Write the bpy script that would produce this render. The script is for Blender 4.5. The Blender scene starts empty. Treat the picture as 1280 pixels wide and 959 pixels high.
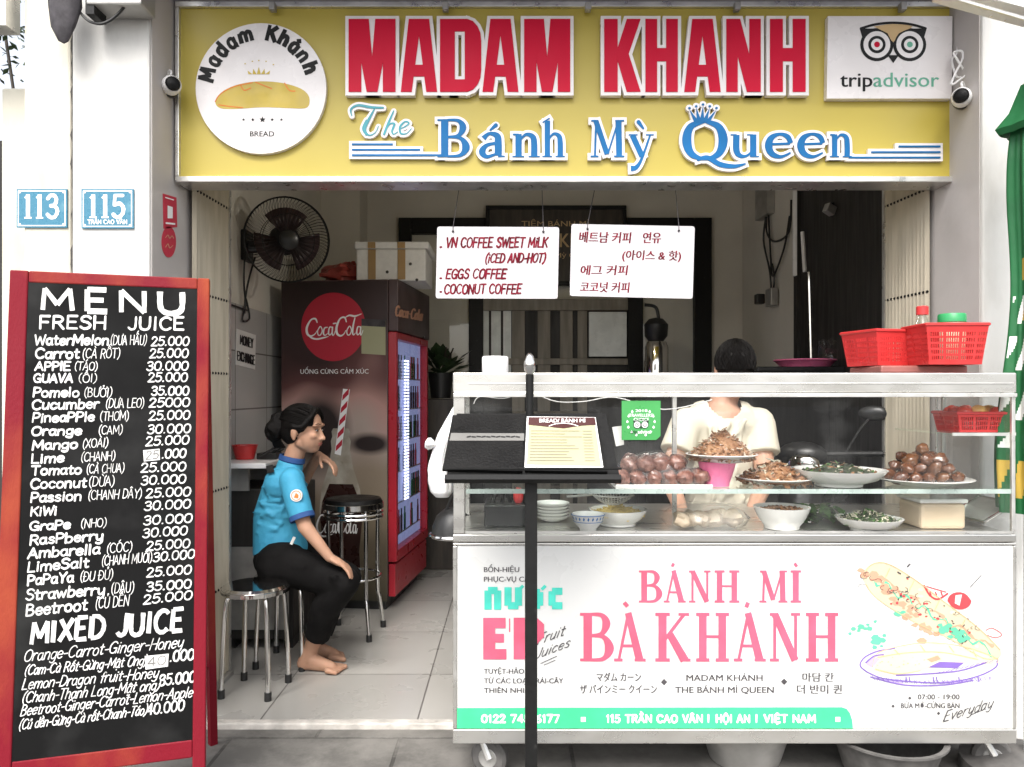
import bpy, bmesh, math, random, unicodedata
from mathutils import Vector, Matrix, Euler, noise
from mathutils.geometry import tessellate_polygon
R = math.radians
random.seed(7)
SC = bpy.context.scene
COL = SC.collection
# ------------------------------------------------------------ camera, sky, sun, exposure
H = 1.27                      # eye height; depth runs along +Y, camera stands at the origin
FPX = 960.0                   # focal length in pixels of the 1280 px wide photograph
cam = bpy.data.cameras.new('camera')
cam.lens = 27.0; cam.sensor_width = 36.0; cam.clip_end = 500; cam.clip_start = 0.05
cam.shift_y = 10.5 / 1280
cam_o = bpy.data.objects.new('camera', cam); COL.objects.link(cam_o)
cam_o.location = (0, 0, H); cam_o.rotation_euler = (R(90), 0, 0)
SC.camera = cam_o
world = bpy.data.worlds.new('World'); SC.world = world; world.use_nodes = True
wn = world.node_tree.nodes; wl_ = world.node_tree.links
sky = wn.new('ShaderNodeTexSky'); sky.sky_type = 'NISHITA'; sky.sun_disc = False
SUN_EL, SUN_AZ = R(52), R(193)       # behind the camera, a little to its left, high
sky.sun_elevation = SUN_EL; sky.sun_rotation = SUN_AZ
sky.air_density = 1.0; sky.dust_density = 4.0
hs = wn.new('ShaderNodeHueSaturation'); hs.inputs['Saturation'].default_value = 0.3
wl_.new(sky.outputs[0], hs.inputs['Color']); wl_.new(hs.outputs[0], wn['Background'].inputs[0])
wn['Background'].inputs[1].default_value = 0.15
sl = bpy.data.lights.new('sun', 'SUN'); sl.energy = 1.25; sl.angle = R(35); sl.color = (1, 0.965, 0.91)
so = bpy.data.objects.new('sun', sl); COL.objects.link(so)
sd = Vector((math.sin(SUN_AZ) * math.cos(SUN_EL), math.cos(SUN_AZ) * math.cos(SUN_EL), math.sin(SUN_EL)))
so.rotation_euler = sd.to_track_quat('Z', 'Y').to_euler(); so.location = sd * 20
SC.view_settings.view_transform = 'Standard'; SC.view_settings.look = 'None'
SC.view_settings.exposure = 1.33; SC.view_settings.gamma = 1.0
SC.view_settings.use_curve_mapping = False
SC.cycles.max_bounces = 10; SC.cycles.diffuse_bounces = 6; SC.cycles.transparent_max_bounces = 16

# ------------------------------------------------------------ materials
def mat(name, col, rough=0.5, metal=0.0, var=0.12, scale=6.0, col2=None, mix=(0.35, 0.7), bump=0.0, bscale=60.0,
        rvar=0.12, emit=None, estr=1.0, sss=0.0, coat=0.0, stretch=None, spec=0.5, detail=5):
    m = bpy.data.materials.new(name); m.use_nodes = True
    n = m.node_tree.nodes; l = m.node_tree.links; b = n['Principled BSDF']
    tc = n.new('ShaderNodeTexCoord'); src = tc.outputs['Object']
    if stretch:
        mp = n.new('ShaderNodeMapping'); mp.inputs['Scale'].default_value = stretch
        l.new(src, mp.inputs[0]); src = mp.outputs[0]
    nz = n.new('ShaderNodeTexNoise'); nz.inputs['Scale'].default_value = scale; nz.inputs['Detail'].default_value = detail
    l.new(src, nz.inputs['Vector'])
    rp = n.new('ShaderNodeValToRGB'); e = rp.color_ramp.elements
    e[0].position, e[1].position = mix
    c = Vector(col)
    if col2 is None:
        a0 = c * (1 - var); a1 = c * (1 + var)
    else:
        a0 = c; a1 = Vector(col2)
    e[0].color = (min(a0.x, .95), min(a0.y, .95), min(a0.z, .95), 1); e[1].color = (min(a1.x, .95), min(a1.y, .95), min(a1.z, .95), 1)
    l.new(nz.outputs['Fac'], rp.inputs[0]); l.new(rp.outputs[0], b.inputs['Base Color'])
    b.inputs['Metallic'].default_value = metal
    b.inputs['Specular IOR Level'].default_value = spec
    if rvar:
        n2 = n.new('ShaderNodeTexNoise'); n2.inputs['Scale'].default_value = scale * 2.3; n2.inputs['Detail'].default_value = 4
        l.new(src, n2.inputs['Vector'])
        mr = n.new('ShaderNodeMapRange'); mr.inputs[1].default_value = .3; mr.inputs[2].default_value = .7
        mr.inputs[3].default_value = max(.03, rough - rvar); mr.inputs[4].default_value = min(1, rough + rvar)
        l.new(n2.outputs['Fac'], mr.inputs[0]); l.new(mr.outputs[0], b.inputs['Roughness'])
    else:
        b.inputs['Roughness'].default_value = rough
    if bump:
        n3 = n.new('ShaderNodeTexNoise'); n3.inputs['Scale'].default_value = bscale; n3.inputs['Detail'].default_value = 4
        l.new(src, n3.inputs['Vector'])
        bp = n.new('ShaderNodeBump'); bp.inputs['Strength'].default_value = bump; bp.inputs['Distance'].default_value = .01
        l.new(n3.outputs['Fac'], bp.inputs['Height']); l.new(bp.outputs[0], b.inputs['Normal'])
    if emit:
        b.inputs['Emission Color'].default_value = (*emit, 1); b.inputs['Emission Strength'].default_value = estr
    if sss:
        b.inputs['Subsurface Weight'].default_value = sss; b.inputs['Subsurface Radius'].default_value = (.02, .008, .004)
        b.inputs['Subsurface Scale'].default_value = .5
    if coat: b.inputs['Coat Weight'].default_value = coat
    return m

def tile_mat(name, col, grout, sx, sy, axis='xy', gw=0.004, rough=.25, var=.1, bump=.15, off=0.5, ox=0, oy=0, dirt=None):
    m = mat(name, col, rough, var=var, scale=2.2, rvar=.05, detail=2, mix=(.2, .8))
    n = m.node_tree.nodes; l = m.node_tree.links; b = n['Principled BSDF']
    g = n.new('ShaderNodeNewGeometry'); sp = n.new('ShaderNodeSeparateXYZ'); cb = n.new('ShaderNodeCombineXYZ')
    l.new(g.outputs['Position'], sp.inputs[0])
    l.new(sp.outputs['XYZ'.index(axis[0].upper())], cb.inputs[0]); l.new(sp.outputs['XYZ'.index(axis[1].upper())], cb.inputs[1])
    mp = n.new('ShaderNodeMapping'); mp.inputs['Location'].default_value = (ox, oy, 0); l.new(cb.outputs[0], mp.inputs[0])
    br = n.new('ShaderNodeTexBrick'); br.offset = off
    br.inputs['Scale'].default_value = 1; br.inputs['Brick Width'].default_value = sx; br.inputs['Row Height'].default_value = sy
    br.inputs['Mortar Size'].default_value = gw; br.inputs['Mortar Smooth'].default_value = .3
    br.inputs['Color1'].default_value = (1, 1, 1, 1); br.inputs['Color2'].default_value = (.82, .82, .82, 1); br.inputs['Mortar'].default_value = (0, 0, 0, 1)
    l.new(mp.outputs[0], br.inputs['Vector'])
    base = b.inputs['Base Color'].links[0].from_socket
    mul = n.new('ShaderNodeMix'); mul.data_type = 'RGBA'; mul.blend_type = 'MULTIPLY'; mul.inputs[0].default_value = 1
    l.new(base, mul.inputs[6]); l.new(br.outputs['Color'], mul.inputs[7])
    mx = n.new('ShaderNodeMix'); mx.data_type = 'RGBA'
    l.new(br.outputs['Fac'], mx.inputs[0]); l.new(mul.outputs[2], mx.inputs[6]); mx.inputs[7].default_value = (*grout, 1)
    out = mx.outputs[2]
    if dirt:
        nz = n.new('ShaderNodeTexNoise'); nz.inputs['Scale'].default_value = 3.5; nz.inputs['Detail'].default_value = 9; nz.inputs['Roughness'].default_value = .7
        l.new(g.outputs['Position'], nz.inputs['Vector'])
        rp = n.new('ShaderNodeValToRGB'); rp.color_ramp.elements[0].position = .42; rp.color_ramp.elements[1].position = .62
        rp.color_ramp.elements[0].color = (0, 0, 0, 1); rp.color_ramp.elements[1].color = (1, 1, 1, 1)
        l.new(nz.outputs['Fac'], rp.inputs[0])
        m2 = n.new('ShaderNodeMix'); m2.data_type = 'RGBA'; l.new(rp.outputs[0], m2.inputs[0]); l.new(out, m2.inputs[6]); m2.inputs[7].default_value = (*dirt, 1)
        out = m2.outputs[2]
    l.new(out, b.inputs['Base Color'])
    bp = n.new('ShaderNodeBump'); bp.inputs['Strength'].default_value = bump; bp.inputs['Distance'].default_value = .01; bp.invert = True
    l.new(br.outputs['Fac'], bp.inputs['Height']); l.new(bp.outputs[0], b.inputs['Normal'])
    return m

def glass_mat(name, tint=(.93, .96, .95), ior=1.5, rough=.01, smear_sheen=0.0):
    m = bpy.data.materials.new(name); m.use_nodes = True
    n = m.node_tree.nodes; l = m.node_tree.links; n.remove(n['Principled BSDF'])
    t = n.new('ShaderNodeBsdfTransparent'); t.inputs[0].default_value = (*tint, 1)
    g = n.new('ShaderNodeBsdfGlossy'); g.inputs['Roughness'].default_value = rough; g.inputs[0].default_value = (1, 1, 1, 1)
    f = n.new('ShaderNodeFresnel'); f.inputs[0].default_value = ior
    ge = n.new('ShaderNodeNewGeometry'); iv = n.new('ShaderNodeMath'); iv.operation = 'SUBTRACT'; iv.inputs[0].default_value = 1; l.new(ge.outputs['Backfacing'], iv.inputs[1])
    fm = n.new('ShaderNodeMath'); fm.operation = 'MULTIPLY'; l.new(f.outputs[0], fm.inputs[0]); l.new(iv.outputs[0], fm.inputs[1])     # no total internal reflection on the far face of a pane
    mx = n.new('ShaderNodeMixShader'); l.new(fm.outputs[0], mx.inputs[0]); l.new(t.outputs[0], mx.inputs[1]); l.new(g.outputs[0], mx.inputs[2])
    out = mx.outputs[0]
    if smear_sheen:
        d = n.new('ShaderNodeBsdfDiffuse'); d.inputs[0].default_value = (.8, .8, .78, 1)
        tc = n.new('ShaderNodeTexCoord'); nz = n.new('ShaderNodeTexNoise'); nz.inputs['Scale'].default_value = 4; nz.inputs['Detail'].default_value = 7
        l.new(tc.outputs['Object'], nz.inputs['Vector'])
        mr = n.new('ShaderNodeMapRange'); mr.inputs[1].default_value = .45; mr.inputs[2].default_value = .75; mr.inputs[3].default_value = 0; mr.inputs[4].default_value = smear_sheen
        l.new(nz.outputs['Fac'], mr.inputs[0])
        m2 = n.new('ShaderNodeMixShader'); l.new(mr.outputs[0], m2.inputs[0]); l.new(out, m2.inputs[1]); l.new(d.outputs[0], m2.inputs[2]); out = m2.outputs[0]
    l.new(out, n['Material Output'].inputs[0])
    return m

M = dict(
    white_wall=mat('white_plaster', (.60, .59, .565), .85, var=.05, scale=2.2, bump=.25, bscale=24, col2=(.36, .34, .30), mix=(.52, .84), stretch=(2, 2, .8), detail=9),
    cream_wall=mat('cream_plaster', (.62, .59, .50), .85, var=.05, scale=2.2, bump=.3, bscale=24, col2=(.36, .33, .26), mix=(.5, .82), stretch=(2, 2, .8), detail=9),
    shaded_wall=mat('shaded_plaster', (.50, .47, .45), .8, col2=(.36, .33, .31), mix=(.5, .85), detail=8, scale=2, bump=.1, bscale=40),
    room_wall=mat('room_paint', (.66, .625, .55), .8, var=.08, scale=1.5, bump=.06, bscale=40),
    ceiling=mat('ceiling_paint', (.6, .58, .54), .9, var=.05),
    dark_wall=mat('dark_panel', (.022, .02, .018), .6, var=.3, scale=3, stretch=(8, 8, .6)),
    pave=tile_mat('pavement_stone', (.12, .114, .104), (.05, .047, .042), .62, .42, 'xy', .007, .85, .3, .6, .5, .1, .12, dirt=(.19, .18, .165)),
    ground=mat('asphalt', (.09, .088, .085), .9, var=.25, scale=3, bump=.3, bscale=120),
    floor=tile_mat('floor_tile', (.43, .415, .385), (.14, .13, .12), .6, .6, 'xy', .0035, .3, .025, .2, 0, .36, .2),
    lip=mat('concrete_lip', (.5, .47, .43), .85, var=.25, scale=14, bump=.4, bscale=50),
    wtile=tile_mat('wall_tile', (.50, .49, .47), (.17, .16, .15), .5, .3, 'yz', .004, .22, .05, .15, 0, .1, .02),
    steel=mat('brushed_steel', (.62, .61, .58), .32, .9, var=.06, scale=3, stretch=(.5, 3, 3), rvar=.08, detail=2),
    steel_dirty=mat('worn_steel', (.60, .59, .56), .3, .8, col2=(.47, .455, .42), scale=5, mix=(.4, .9), rvar=.10, stretch=(.8, 2, 2), detail=3),
    chrome=mat('chrome', (.75, .74, .72), .1, 1.0, var=.05, rvar=.05),
    alu=mat('aluminium_trim', (.72, .71, .68), .35, .8, var=.12, scale=9),
    yellow=mat('yellow_vinyl', (.48, .38, .062), .42, var=.05, scale=1.2, rvar=.08),
    white_pl=mat('white_plastic', (.82, .81, .80), .35, var=.03),
    sign_white=mat('white_acrylic', (.80, .76, .75), .3, var=.03),
    sign_red=mat('red_acrylic', (.58, .006, .036), .4, var=.03, scale=2, spec=.12, detail=1),
    sign_blue=mat('blue_acrylic', (.012, .14, .36), .4, spec=.15, var=.12, scale=5),
    sign_teal=mat('teal_acrylic', (.03, .30, .36), .35, var=.1, scale=5),
    black_ink=mat('black_ink', (.02, .02, .02), .5, var=.2),
    grey_ink=mat('grey_ink', (.07, .065, .07), .6, var=.25, scale=30),
    pink_ink=mat('pink_ink', (.56, .105, .17), .5, var=.10, scale=14),
    pink_edge=mat('pale_pink_ink', (.90, .6, .63), .5, var=.05),
    mint_ink=mat('mint_ink', (.062, .57, .25), .5, var=.10, scale=9),
    aqua_ink=mat('aqua_ink', (.07, .52, .42), .5, var=.15, scale=14),
    white_ink=mat('white_ink', (.85, .85, .84), .5, var=.02),
    chalk=mat('white_paint_pen', (.70, .69, .67), .7, col2=(.30, .295, .285), mix=(.5, .78), scale=38, detail=6),
    gold=mat('gold_print', (.55, .40, .05), .45, var=.12, scale=9),
    orange_ink=mat('orange_ink', (.75, .22, .05), .5),
    tan_ink=mat('tan_ink', (.60, .42, .22), .5),
    trip_green=mat('sage_green_ink', (.12, .40, .27), .5),
    banner=mat('printed_banner', (.60, .60, .585), .3, var=.02, scale=2.6, detail=9, col2=(.44, .43, .37), mix=(.52, .88), rvar=.12, bump=.12, bscale=7),
    board_black=mat('blackboard', (.005, .005, .005), .65, col2=(.034, .034, .033), scale=3.2, mix=(.5, .8), rvar=.12, spec=.12),
    board_red=mat('red_board_frame', (.17, .007, .016), .55, col2=(.33, .066, .026), scale=1.7, mix=(.45, .68), stretch=(2, 2, 1.1), bump=.12, bscale=80, spec=.15),
    wb=mat('whiteboard', (.52, .50, .515), .3, var=.02, scale=4, col2=(.46, .44, .455), mix=(.55, .9)),
    marker=mat('dark_red_marker', (.16, .010, .022), .7, spec=.1, var=.5, scale=40),
    plate_blue=mat('enamel_blue', (.035, .17, .26), .3, var=.15, scale=20, col2=(.10, .25, .32), mix=(.55, .8)),
    red_st=mat('red_sticker', (.52, .03, .06), .5, var=.1),
    black_pl=mat('black_plastic', (.018, .018, .018), .4, var=.3),
    black_mt=mat('black_painted_metal', (.008, .008, .0078), .5, .1, col2=(.05, .048, .045), scale=30, mix=(.66, .85), spec=.3),
    shutter=mat('shutter_steel', (.44, .39, .30), .55, .15, var=.14, scale=7, stretch=(3, 3, .4)),
    fridge_dark=mat('fridge_print_dark', (.040, .022, .022), .35, col2=(.085, .05, .05), scale=1.5),
    fridge_red=mat('fridge_red', (.42, .02, .035), .3, var=.03, rvar=.04, detail=1),
    disc_red=mat('red_disc_print', (.46, .018, .04), .35, var=.02, rvar=0),
    lamp_lit=mat('lamp_lit', (.8, .78, .7), .4, emit=(1, .93, .8), estr=3), led=mat('led_strip', (.8, .8, .9), .4, emit=(.62, .68, 1), estr=1.6),
    skin=mat('skin', (.42, .24, .16), .62, spec=.3, var=.10, scale=14, sss=.12, bump=.04, bscale=300),
    skin2=mat('warm_skin', (.52, .30, .21), .5, var=.12, scale=12, sss=.12),
    hair=mat('black_hair', (.005, .004, .0036), .5, spec=.16, var=.4, scale=8, stretch=(30, 30, 5), bump=.35, bscale=40),
    lips=mat('lips', (.36, .11, .09), .45), eye=mat('eye_dark', (.02, .015, .012), .2), eyew=mat('eye_white', (.28, .26, .24), .3),
    blue_shirt=mat('blue_jersey', (.035, .27, .45), .7, col2=(.05, .33, .50), scale=5, bump=.5, bscale=22),
    blue_trim=mat('dark_blue_trim', (.02, .07, .22), .7),
    trousers=mat('black_trousers', (.006, .0055, .0055), .9, spec=.15, var=.3, bump=.4, bscale=25),
    cream_shirt=mat('cream_tee', (.60, .555, .45), .85, var=.06, scale=5, bump=.5, bscale=14),
    foam=mat('styrofoam', (.72, .71, .68), .8, var=.05, scale=30, bump=.2, bscale=90),
    tape=mat('brown_tape', (.36, .23, .10), .4, var=.1),
    red_pl=mat('red_plastic', (.52, .032, .032), .35, var=.08), pink_pl=mat('pink_plastic', (.88, .20, .38), .3, var=.05, sss=.1),
    green_pl=mat('green_plastic', (.03, .30, .10), .35), porcelain=mat('porcelain', (.66, .65, .62), .15, var=.03, coat=.3),
    meat=mat('roast_meat', (.22, .10, .048), .34, coat=.3, col2=(.36, .20, .105), scale=30, bump=.5, bscale=80),
    meat_dark=mat('dark_roast_meat', (.15, .062, .028), .3, coat=.3, col2=(.27, .14, .065), scale=26, bump=.5, bscale=80),
    sausage=mat('pate_roll', (.11, .038, .027), .3, col2=(.30, .15, .115), scale=42, bump=.4, bscale=60, coat=.4),
    egg=mat('soy_egg', (.12, .043, .017), .22, col2=(.10, .036, .016), scale=9, coat=.5),
    herb=mat('green_herb', (.05, .12, .025), .6, var=.4, scale=20), herb2=mat('dark_herb', (.035, .045, .025), .6, var=.4, scale=20),
    onion=mat('pale_onion', (.46, .43, .33), .5, var=.12),
    yellow_food=mat('yellow_pickle', (.50, .36, .09), .5, var=.2, scale=20, bump=.5, bscale=50),
    tub=mat('beige_tub', (.58, .46, .32), .4, var=.08),
    bread=mat('bread_in_bag', (.38, .29, .20), .6, col2=(.50, .42, .33), scale=9),
    tomato=mat('tomato', (.62, .06, .03), .25, var=.15, scale=8), tomato_y=mat('pale_tomato', (.75, .42, .12), .25, var=.15, scale=8),
    bag_white=mat('white_bag', (.74, .74, .74), .45, var=.04, bump=.6, bscale=14, sss=.1),
    umb_green=mat('green_umbrella_cloth', (.004, .105, .028), .65, var=.15, scale=5, bump=.2, bscale=30),
    umb_yel=mat('yellow_umbrella_print', (.5, .33, .05), .65), umb_wht=mat('white_umbrella_print', (.76, .77, .74), .65),
    page=mat('paper_page', (.36, .355, .215), .5, var=.03), page_white=mat('white_paper', (.76, .75, .72), .5, var=.03),
    page_line=mat('faint_print', (.22, .19, .13), .6), page_head=mat('brown_header', (.055, .012, .012), .5),
    vinyl=mat('black_leatherette', (.007, .0068, .0065), .45, spec=.2, var=.3, bump=.2, bscale=140), grey_strip=mat('grey_strip', (.16, .155, .145), .5, var=.1),
    sticker_green=mat('green_sticker', (.05, .29, .075), .35, var=.08), wood_dark=mat('dark_wood', (.045, .035, .026), .5, var=.35, scale=3, stretch=(9, 9, 1)),
    wood_mid=mat('grey_wood', (.26, .235, .19), .6, var=.2, scale=3, stretch=(9, 9, 1)),
    bright_pane=mat('bright_pane', (.70, .73, .70), .3), leaf=mat('leaf_green', (.022, .045, .014), .55, var=.5, scale=10),
    rubber=mat('grey_rubber', (.10, .095, .09), .7, var=.3, scale=20), tin=mat('dull_tin', (.42, .41, .39), .45, .6, var=.2, scale=9),
    blue_roof=mat('blue_corrugated', (.17, .17, .30), .5, .2, var=.2), lamp_dark=mat('lamp_dark', (.05, .045, .04), .4),
    purple_ink=mat('purple_ink', (.19, .12, .40), .5), purple_pale=mat('pale_purple_ink', (.42, .35, .55), .5), red_ink=mat('red_ink', (.52, .06, .07), .5), salmon=mat('salmon_ink', (.57, .29, .19), .5),
    leafmint=mat('pale_green_ink', (.11, .47, .29), .5), cream_ink=mat('cream_ink', (.66, .58, .40), .5),
    brown_blur=mat('blurred_print', (.30, .22, .18), .4, col2=(.56, .47, .42), scale=2.6, mix=(.40, .66), detail=1),
    cola=mat('dark_cola_print', (.03, .012, .01), .3), bottle_gl=mat('bottle_print', (.27, .24, .19), .35, col2=(.45, .42, .36), scale=6, mix=(.4, .6)),
    crack=mat('dark_crack', (.06, .055, .05), .9), cable=mat('black_cable', (.015, .015, .015), .5),
)
for k_, m_ in M.items():
    if k_.endswith('_ink'): m_.node_tree.nodes['Principled BSDF'].inputs['Specular IOR Level'].default_value = .15
M['glass'] = glass_mat('clear_glass', (.985, .99, .987), smear_sheen=.035)  # pale smears also paint the sheen of reflections on the case glass
M['door_glass'] = glass_mat('fridge_door_glass', (.95, .96, .98), 1.1)
M['shelf_glass'] = glass_mat('green_edge_glass', (.93, .975, .955), smear_sheen=.01)
M['film'] = glass_mat('plastic_film', (.97, .97, .97), 1.45, .16, smear_sheen=.14)
M['bottle'] = glass_mat('pet_bottle', (.86, .88, .87), 1.5, .03)

# ------------------------------------------------------------ helpers
def W(px, py, d):
    """point seen at photo pixel (px, py) that lies d metres in front of the camera"""
    return Vector(((px - 640) * d / FPX, d, H - (py - 490) * d / FPX))

def plane(p0, n):
    """maps photo pixels onto the plane through p0 with normal n (towards the viewer), lifted by h"""
    p0 = Vector(p0); n = Vector(n).normalized(); eye = Vector((0, 0, H))
    def f(px, py, h=0.0):
        dr = Vector(((px - 640) / FPX, 1, -(py - 490) / FPX))
        t = (p0 - eye).dot(n) / dr.dot(n)
        return eye + dr * t + n * h
    f.n = n
    return f
def front(d): return plane((0, d, 0), (0, -1, 0))

class MB:
    def __init__(s): s.bm = bmesh.new(); s.mi = 0
    def face(s, vs):
        try:
            f = s.bm.faces.new(vs); f.material_index = s.mi; return f
        except ValueError: return None
    def poly3(s, pts):
        return s.face([s.bm.verts.new(p) for p in pts])
    def box(s, c, size, rot=None):
        c = Vector(c); hx, hy, hz = size[0] / 2, size[1] / 2, size[2] / 2
        m = rot if rot is not None else Matrix.Identity(3)
        v = [s.bm.verts.new(c + m @ Vector((x * hx, y * hy, z * hz))) for x in (-1, 1) for y in (-1, 1) for z in (-1, 1)]
        for q in ((0, 1, 3, 2), (4, 6, 7, 5), (0, 4, 5, 1), (2, 3, 7, 6), (0, 2, 6, 4), (1, 5, 7, 3)): s.face([v[i] for i in q])
        return s
    def bx(s, x0, x1, y0, y1, z0, z1):
        return s.box(((x0 + x1) / 2, (y0 + y1) / 2, (z0 + z1) / 2), (x1 - x0, y1 - y0, z1 - z0))
    def tube(s, pts, r, seg=8, closed=False, cap=True):
        pts = [Vector(p) for p in pts]; n = len(pts)
        rs = r if isinstance(r, (list, tuple)) else [r] * n
        rings = []; up = None
        for i, p in enumerate(pts):
            a = pts[(i - 1) % n] if (closed or i > 0) else p; b = pts[(i + 1) % n] if (closed or i < n - 1) else p
            t = (b - a).normalized() if (b - a).length > 1e-9 else Vector((0, 0, 1))
            if up is None:
                up = Vector((0, 0, 1)) if abs(t.z) < .9 else Vector((1, 0, 0))
            u = (up - t * up.dot(t)).normalized(); w = t.cross(u); up = u
            rings.append([s.bm.verts.new(p + (u * math.cos(k * 2 * math.pi / seg) + w * math.sin(k * 2 * math.pi / seg)) * rs[i]) for k in range(seg)])
        for i in range(n if closed else n - 1):
            A, B = rings[i], rings[(i + 1) % n]
            for k in range(seg): s.face([A[k], A[(k + 1) % seg], B[(k + 1) % seg], B[k]])
        if cap and not closed:
            s.face(list(reversed(rings[0]))); s.face(rings[-1])
        return s
    def lathe(s, prof, c, seg=24, axis=None, sx=1, sy=1, wob=None):
        """prof: (radius, height) list; c: base point"""
        c = Vector(c); q = Vector((0, 0, 1)).rotation_difference(Vector(axis)) if axis is not None else None
        rings = []
        for (r, z) in prof:
            if r < 1e-6:
                p = Vector((0, 0, z)); rings.append([s.bm.verts.new(c + (q @ p if q else p))]); continue
            ring = []
            for k in range(seg):
                a = 2 * math.pi * k / seg; rr = r * (wob(a, z) if wob else 1)
                p = Vector((math.cos(a) * rr * sx, math.sin(a) * rr * sy, z)); ring.append(s.bm.verts.new(c + (q @ p if q else p)))
            rings.append(ring)
        for A, B in zip(rings, rings[1:]):
            if len(A) == 1 and len(B) == 1: continue
            for k in range(seg):
                k2 = (k + 1) % seg
                if len(A) == 1: s.face([A[0], B[k2], B[k]])
                elif len(B) == 1: s.face([A[k], A[k2], B[0]])
                else: s.face([A[k], A[k2], B[k2], B[k]])
        return s
    def ell(s, c, rad, rot=None, seg=12, rings=8, jit=0.0):
        c = Vector(c); rad = rad if isinstance(rad, (tuple, list)) else (rad,) * 3
        m = rot if rot is not None else Matrix.Identity(3); rows = []; off = Vector((random.random() * 50,) * 3)
        for i in range(rings + 1):
            th = math.pi * i / rings; row = []
            for k in range(1 if i in (0, rings) else seg):
                a = 2 * math.pi * k / seg
                p = Vector((math.sin(th) * math.cos(a), math.sin(th) * math.sin(a), math.cos(th)))
                j = 1 + jit * noise.noise(p * 1.7 + off) if jit else 1
                row.append(s.bm.verts.new(c + m @ Vector((p.x * rad[0] * j, p.y * rad[1] * j, p.z * rad[2] * j))))
            rows.append(row)
        for A, B in zip(rows, rows[1:]):
            for k in range(seg):
                k2 = (k + 1) % seg
                if len(A) == 1: s.face([A[0], B[k], B[k2]])
                elif len(B) == 1: s.face([A[k], B[0], A[k2]])
                else: s.face([A[k], B[k], B[k2], A[k2]])
        return s
    def cone(s, p0, r0, p1, r1, seg=12, round_ends=True):
        s.tube([p0, p1], [r0, r1], seg)
        if round_ends:
            s.ell(p0, r0 * .999, seg=seg, rings=6); s.ell(p1, r1 * .999, seg=seg, rings=6)
        return s
    def chain(s, pts, rs, seg=10):
        for i in range(len(pts) - 1): s.cone(pts[i], rs[i], pts[i + 1], rs[i + 1], seg)
        return s
    # flat shapes laid on a plane map f(px, py, h)
    def flat(s, pts, f, h=.001, thick=0.0):
        top = [f(x, y, h) for x, y in pts]
        vt = [s.bm.verts.new(p) for p in top]
        n = f.n
        for t in tessellate_polygon([top]):
            a, b, c = [top[i] for i in t]
            tri = [vt[i] for i in t]
            if (b - a).cross(c - a).dot(n) < 0: tri.reverse()
            s.face(tri)
        if thick:
            vb = [s.bm.verts.new(f(x, y, h - thick)) for x, y in pts]; k = len(pts)
            for i in range(k): s.face([vt[i], vb[i], vb[(i + 1) % k], vt[(i + 1) % k]])
        return s
    def ribbon(s, pts, w, f, h=.001, thick=0.0, cap='round', grow=0.0, closed=False):
        """stroke of varying width along pixel polyline pts; w one width or one per point"""
        n = len(pts)
        if not closed and n > 2:
            for i in range(1, n - 1):
                a, b = Vector(pts[i][:2]) - Vector(pts[i - 1][:2]), Vector(pts[i + 1][:2]) - Vector(pts[i][:2])
                if a.length > 1e-6 and b.length > 1e-6 and a.angle(b) > R(68):
                    wl = list(w) if isinstance(w, (list, tuple)) else [w] * n
                    s.ribbon(pts[:i + 1], wl[:i + 1], f, h, thick, cap, grow); s.ribbon(pts[i:], wl[i:], f, h + .00013, thick, cap, grow); return s
        ws = list(w) if isinstance(w, (list, tuple)) else [w] * n
        ws = [a + 2 * grow for a in ws]
        P = [Vector(p) for p in pts]
        if grow and not closed and cap == 'butt':
            d0 = (P[0] - P[1]).normalized(); d1 = (P[-1] - P[-2]).normalized(); P[0] = P[0] + d0 * grow; P[-1] = P[-1] + d1 * grow
        L, Rr = [], []
        for i in range(n):
            a = P[(i - 1) % n] if (closed or i > 0) else None; b = P[(i + 1) % n] if (closed or i < n - 1) else None
            t1 = (P[i] - a) if a is not None else (b - P[i]); t2 = (b - P[i]) if b is not None else t1
            t1 = t1.normalized() if t1.length > 1e-9 else t2.normalized(); t2 = t2.normalized() if t2.length > 1e-9 else t1
            t = t1 + t2
            t = t.normalized() if t.length > 1e-6 else t1
            nn = Vector((-t.y, t.x)); k = 1 / max(.55, nn.dot(Vector((-t1.y, t1.x))))
            L.append(P[i] + nn * ws[i] * .5 * k); Rr.append(P[i] - nn * ws[i] * .5 * k)
        if cap == 'round' and not closed:
            pre, post = [], []
            for (idx, sgn, out) in ((0, -1, pre), (n - 1, 1, post)):
                t = (P[1] - P[0] if idx == 0 else P[-1] - P[-2])
                t = t.normalized() if t.length > 1e-9 else Vector((1, 0))
                nn = Vector((-t.y, t.x))
                for a in (35, 70):
                    c, sn = math.cos(R(a)), math.sin(R(a)); r = ws[idx] * .5
                    out.append((P[idx] + t * sgn * sn * r + nn * c * r, P[idx] + t * sgn * sn * r - nn * c * r))
            L = [a for a, b in reversed(pre)] + L + [a for a, b in post]; Rr = [b for a, b in reversed(pre)] + Rr + [b for a, b in post]
        m = len(L); dh = .00025 / m
        vl = [s.bm.verts.new(f(p.x, p.y, h + dh * i)) for i, p in enumerate(L)]
        vr = [s.bm.verts.new(f(p.x, p.y, h + dh * i)) for i, p in enumerate(Rr)]
        if thick:
            bl = [s.bm.verts.new(f(p.x, p.y, h - thick)) for p in L]; br = [s.bm.verts.new(f(p.x, p.y, h - thick)) for p in Rr]
        for i in range(m if closed else m - 1):
            j = (i + 1) % m
            s.face([vl[i], vl[j], vr[j], vr[i]])
            if thick:
                s.face([vl[i], bl[i], bl[j], vl[j]]); s.face([vr[i], vr[j], br[j], br[i]])
        if thick and not closed:
            s.face([vl[0], vr[0], br[0], bl[0]]); s.face([vl[-1], bl[-1], br[-1], vr[-1]])
        return s
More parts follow.
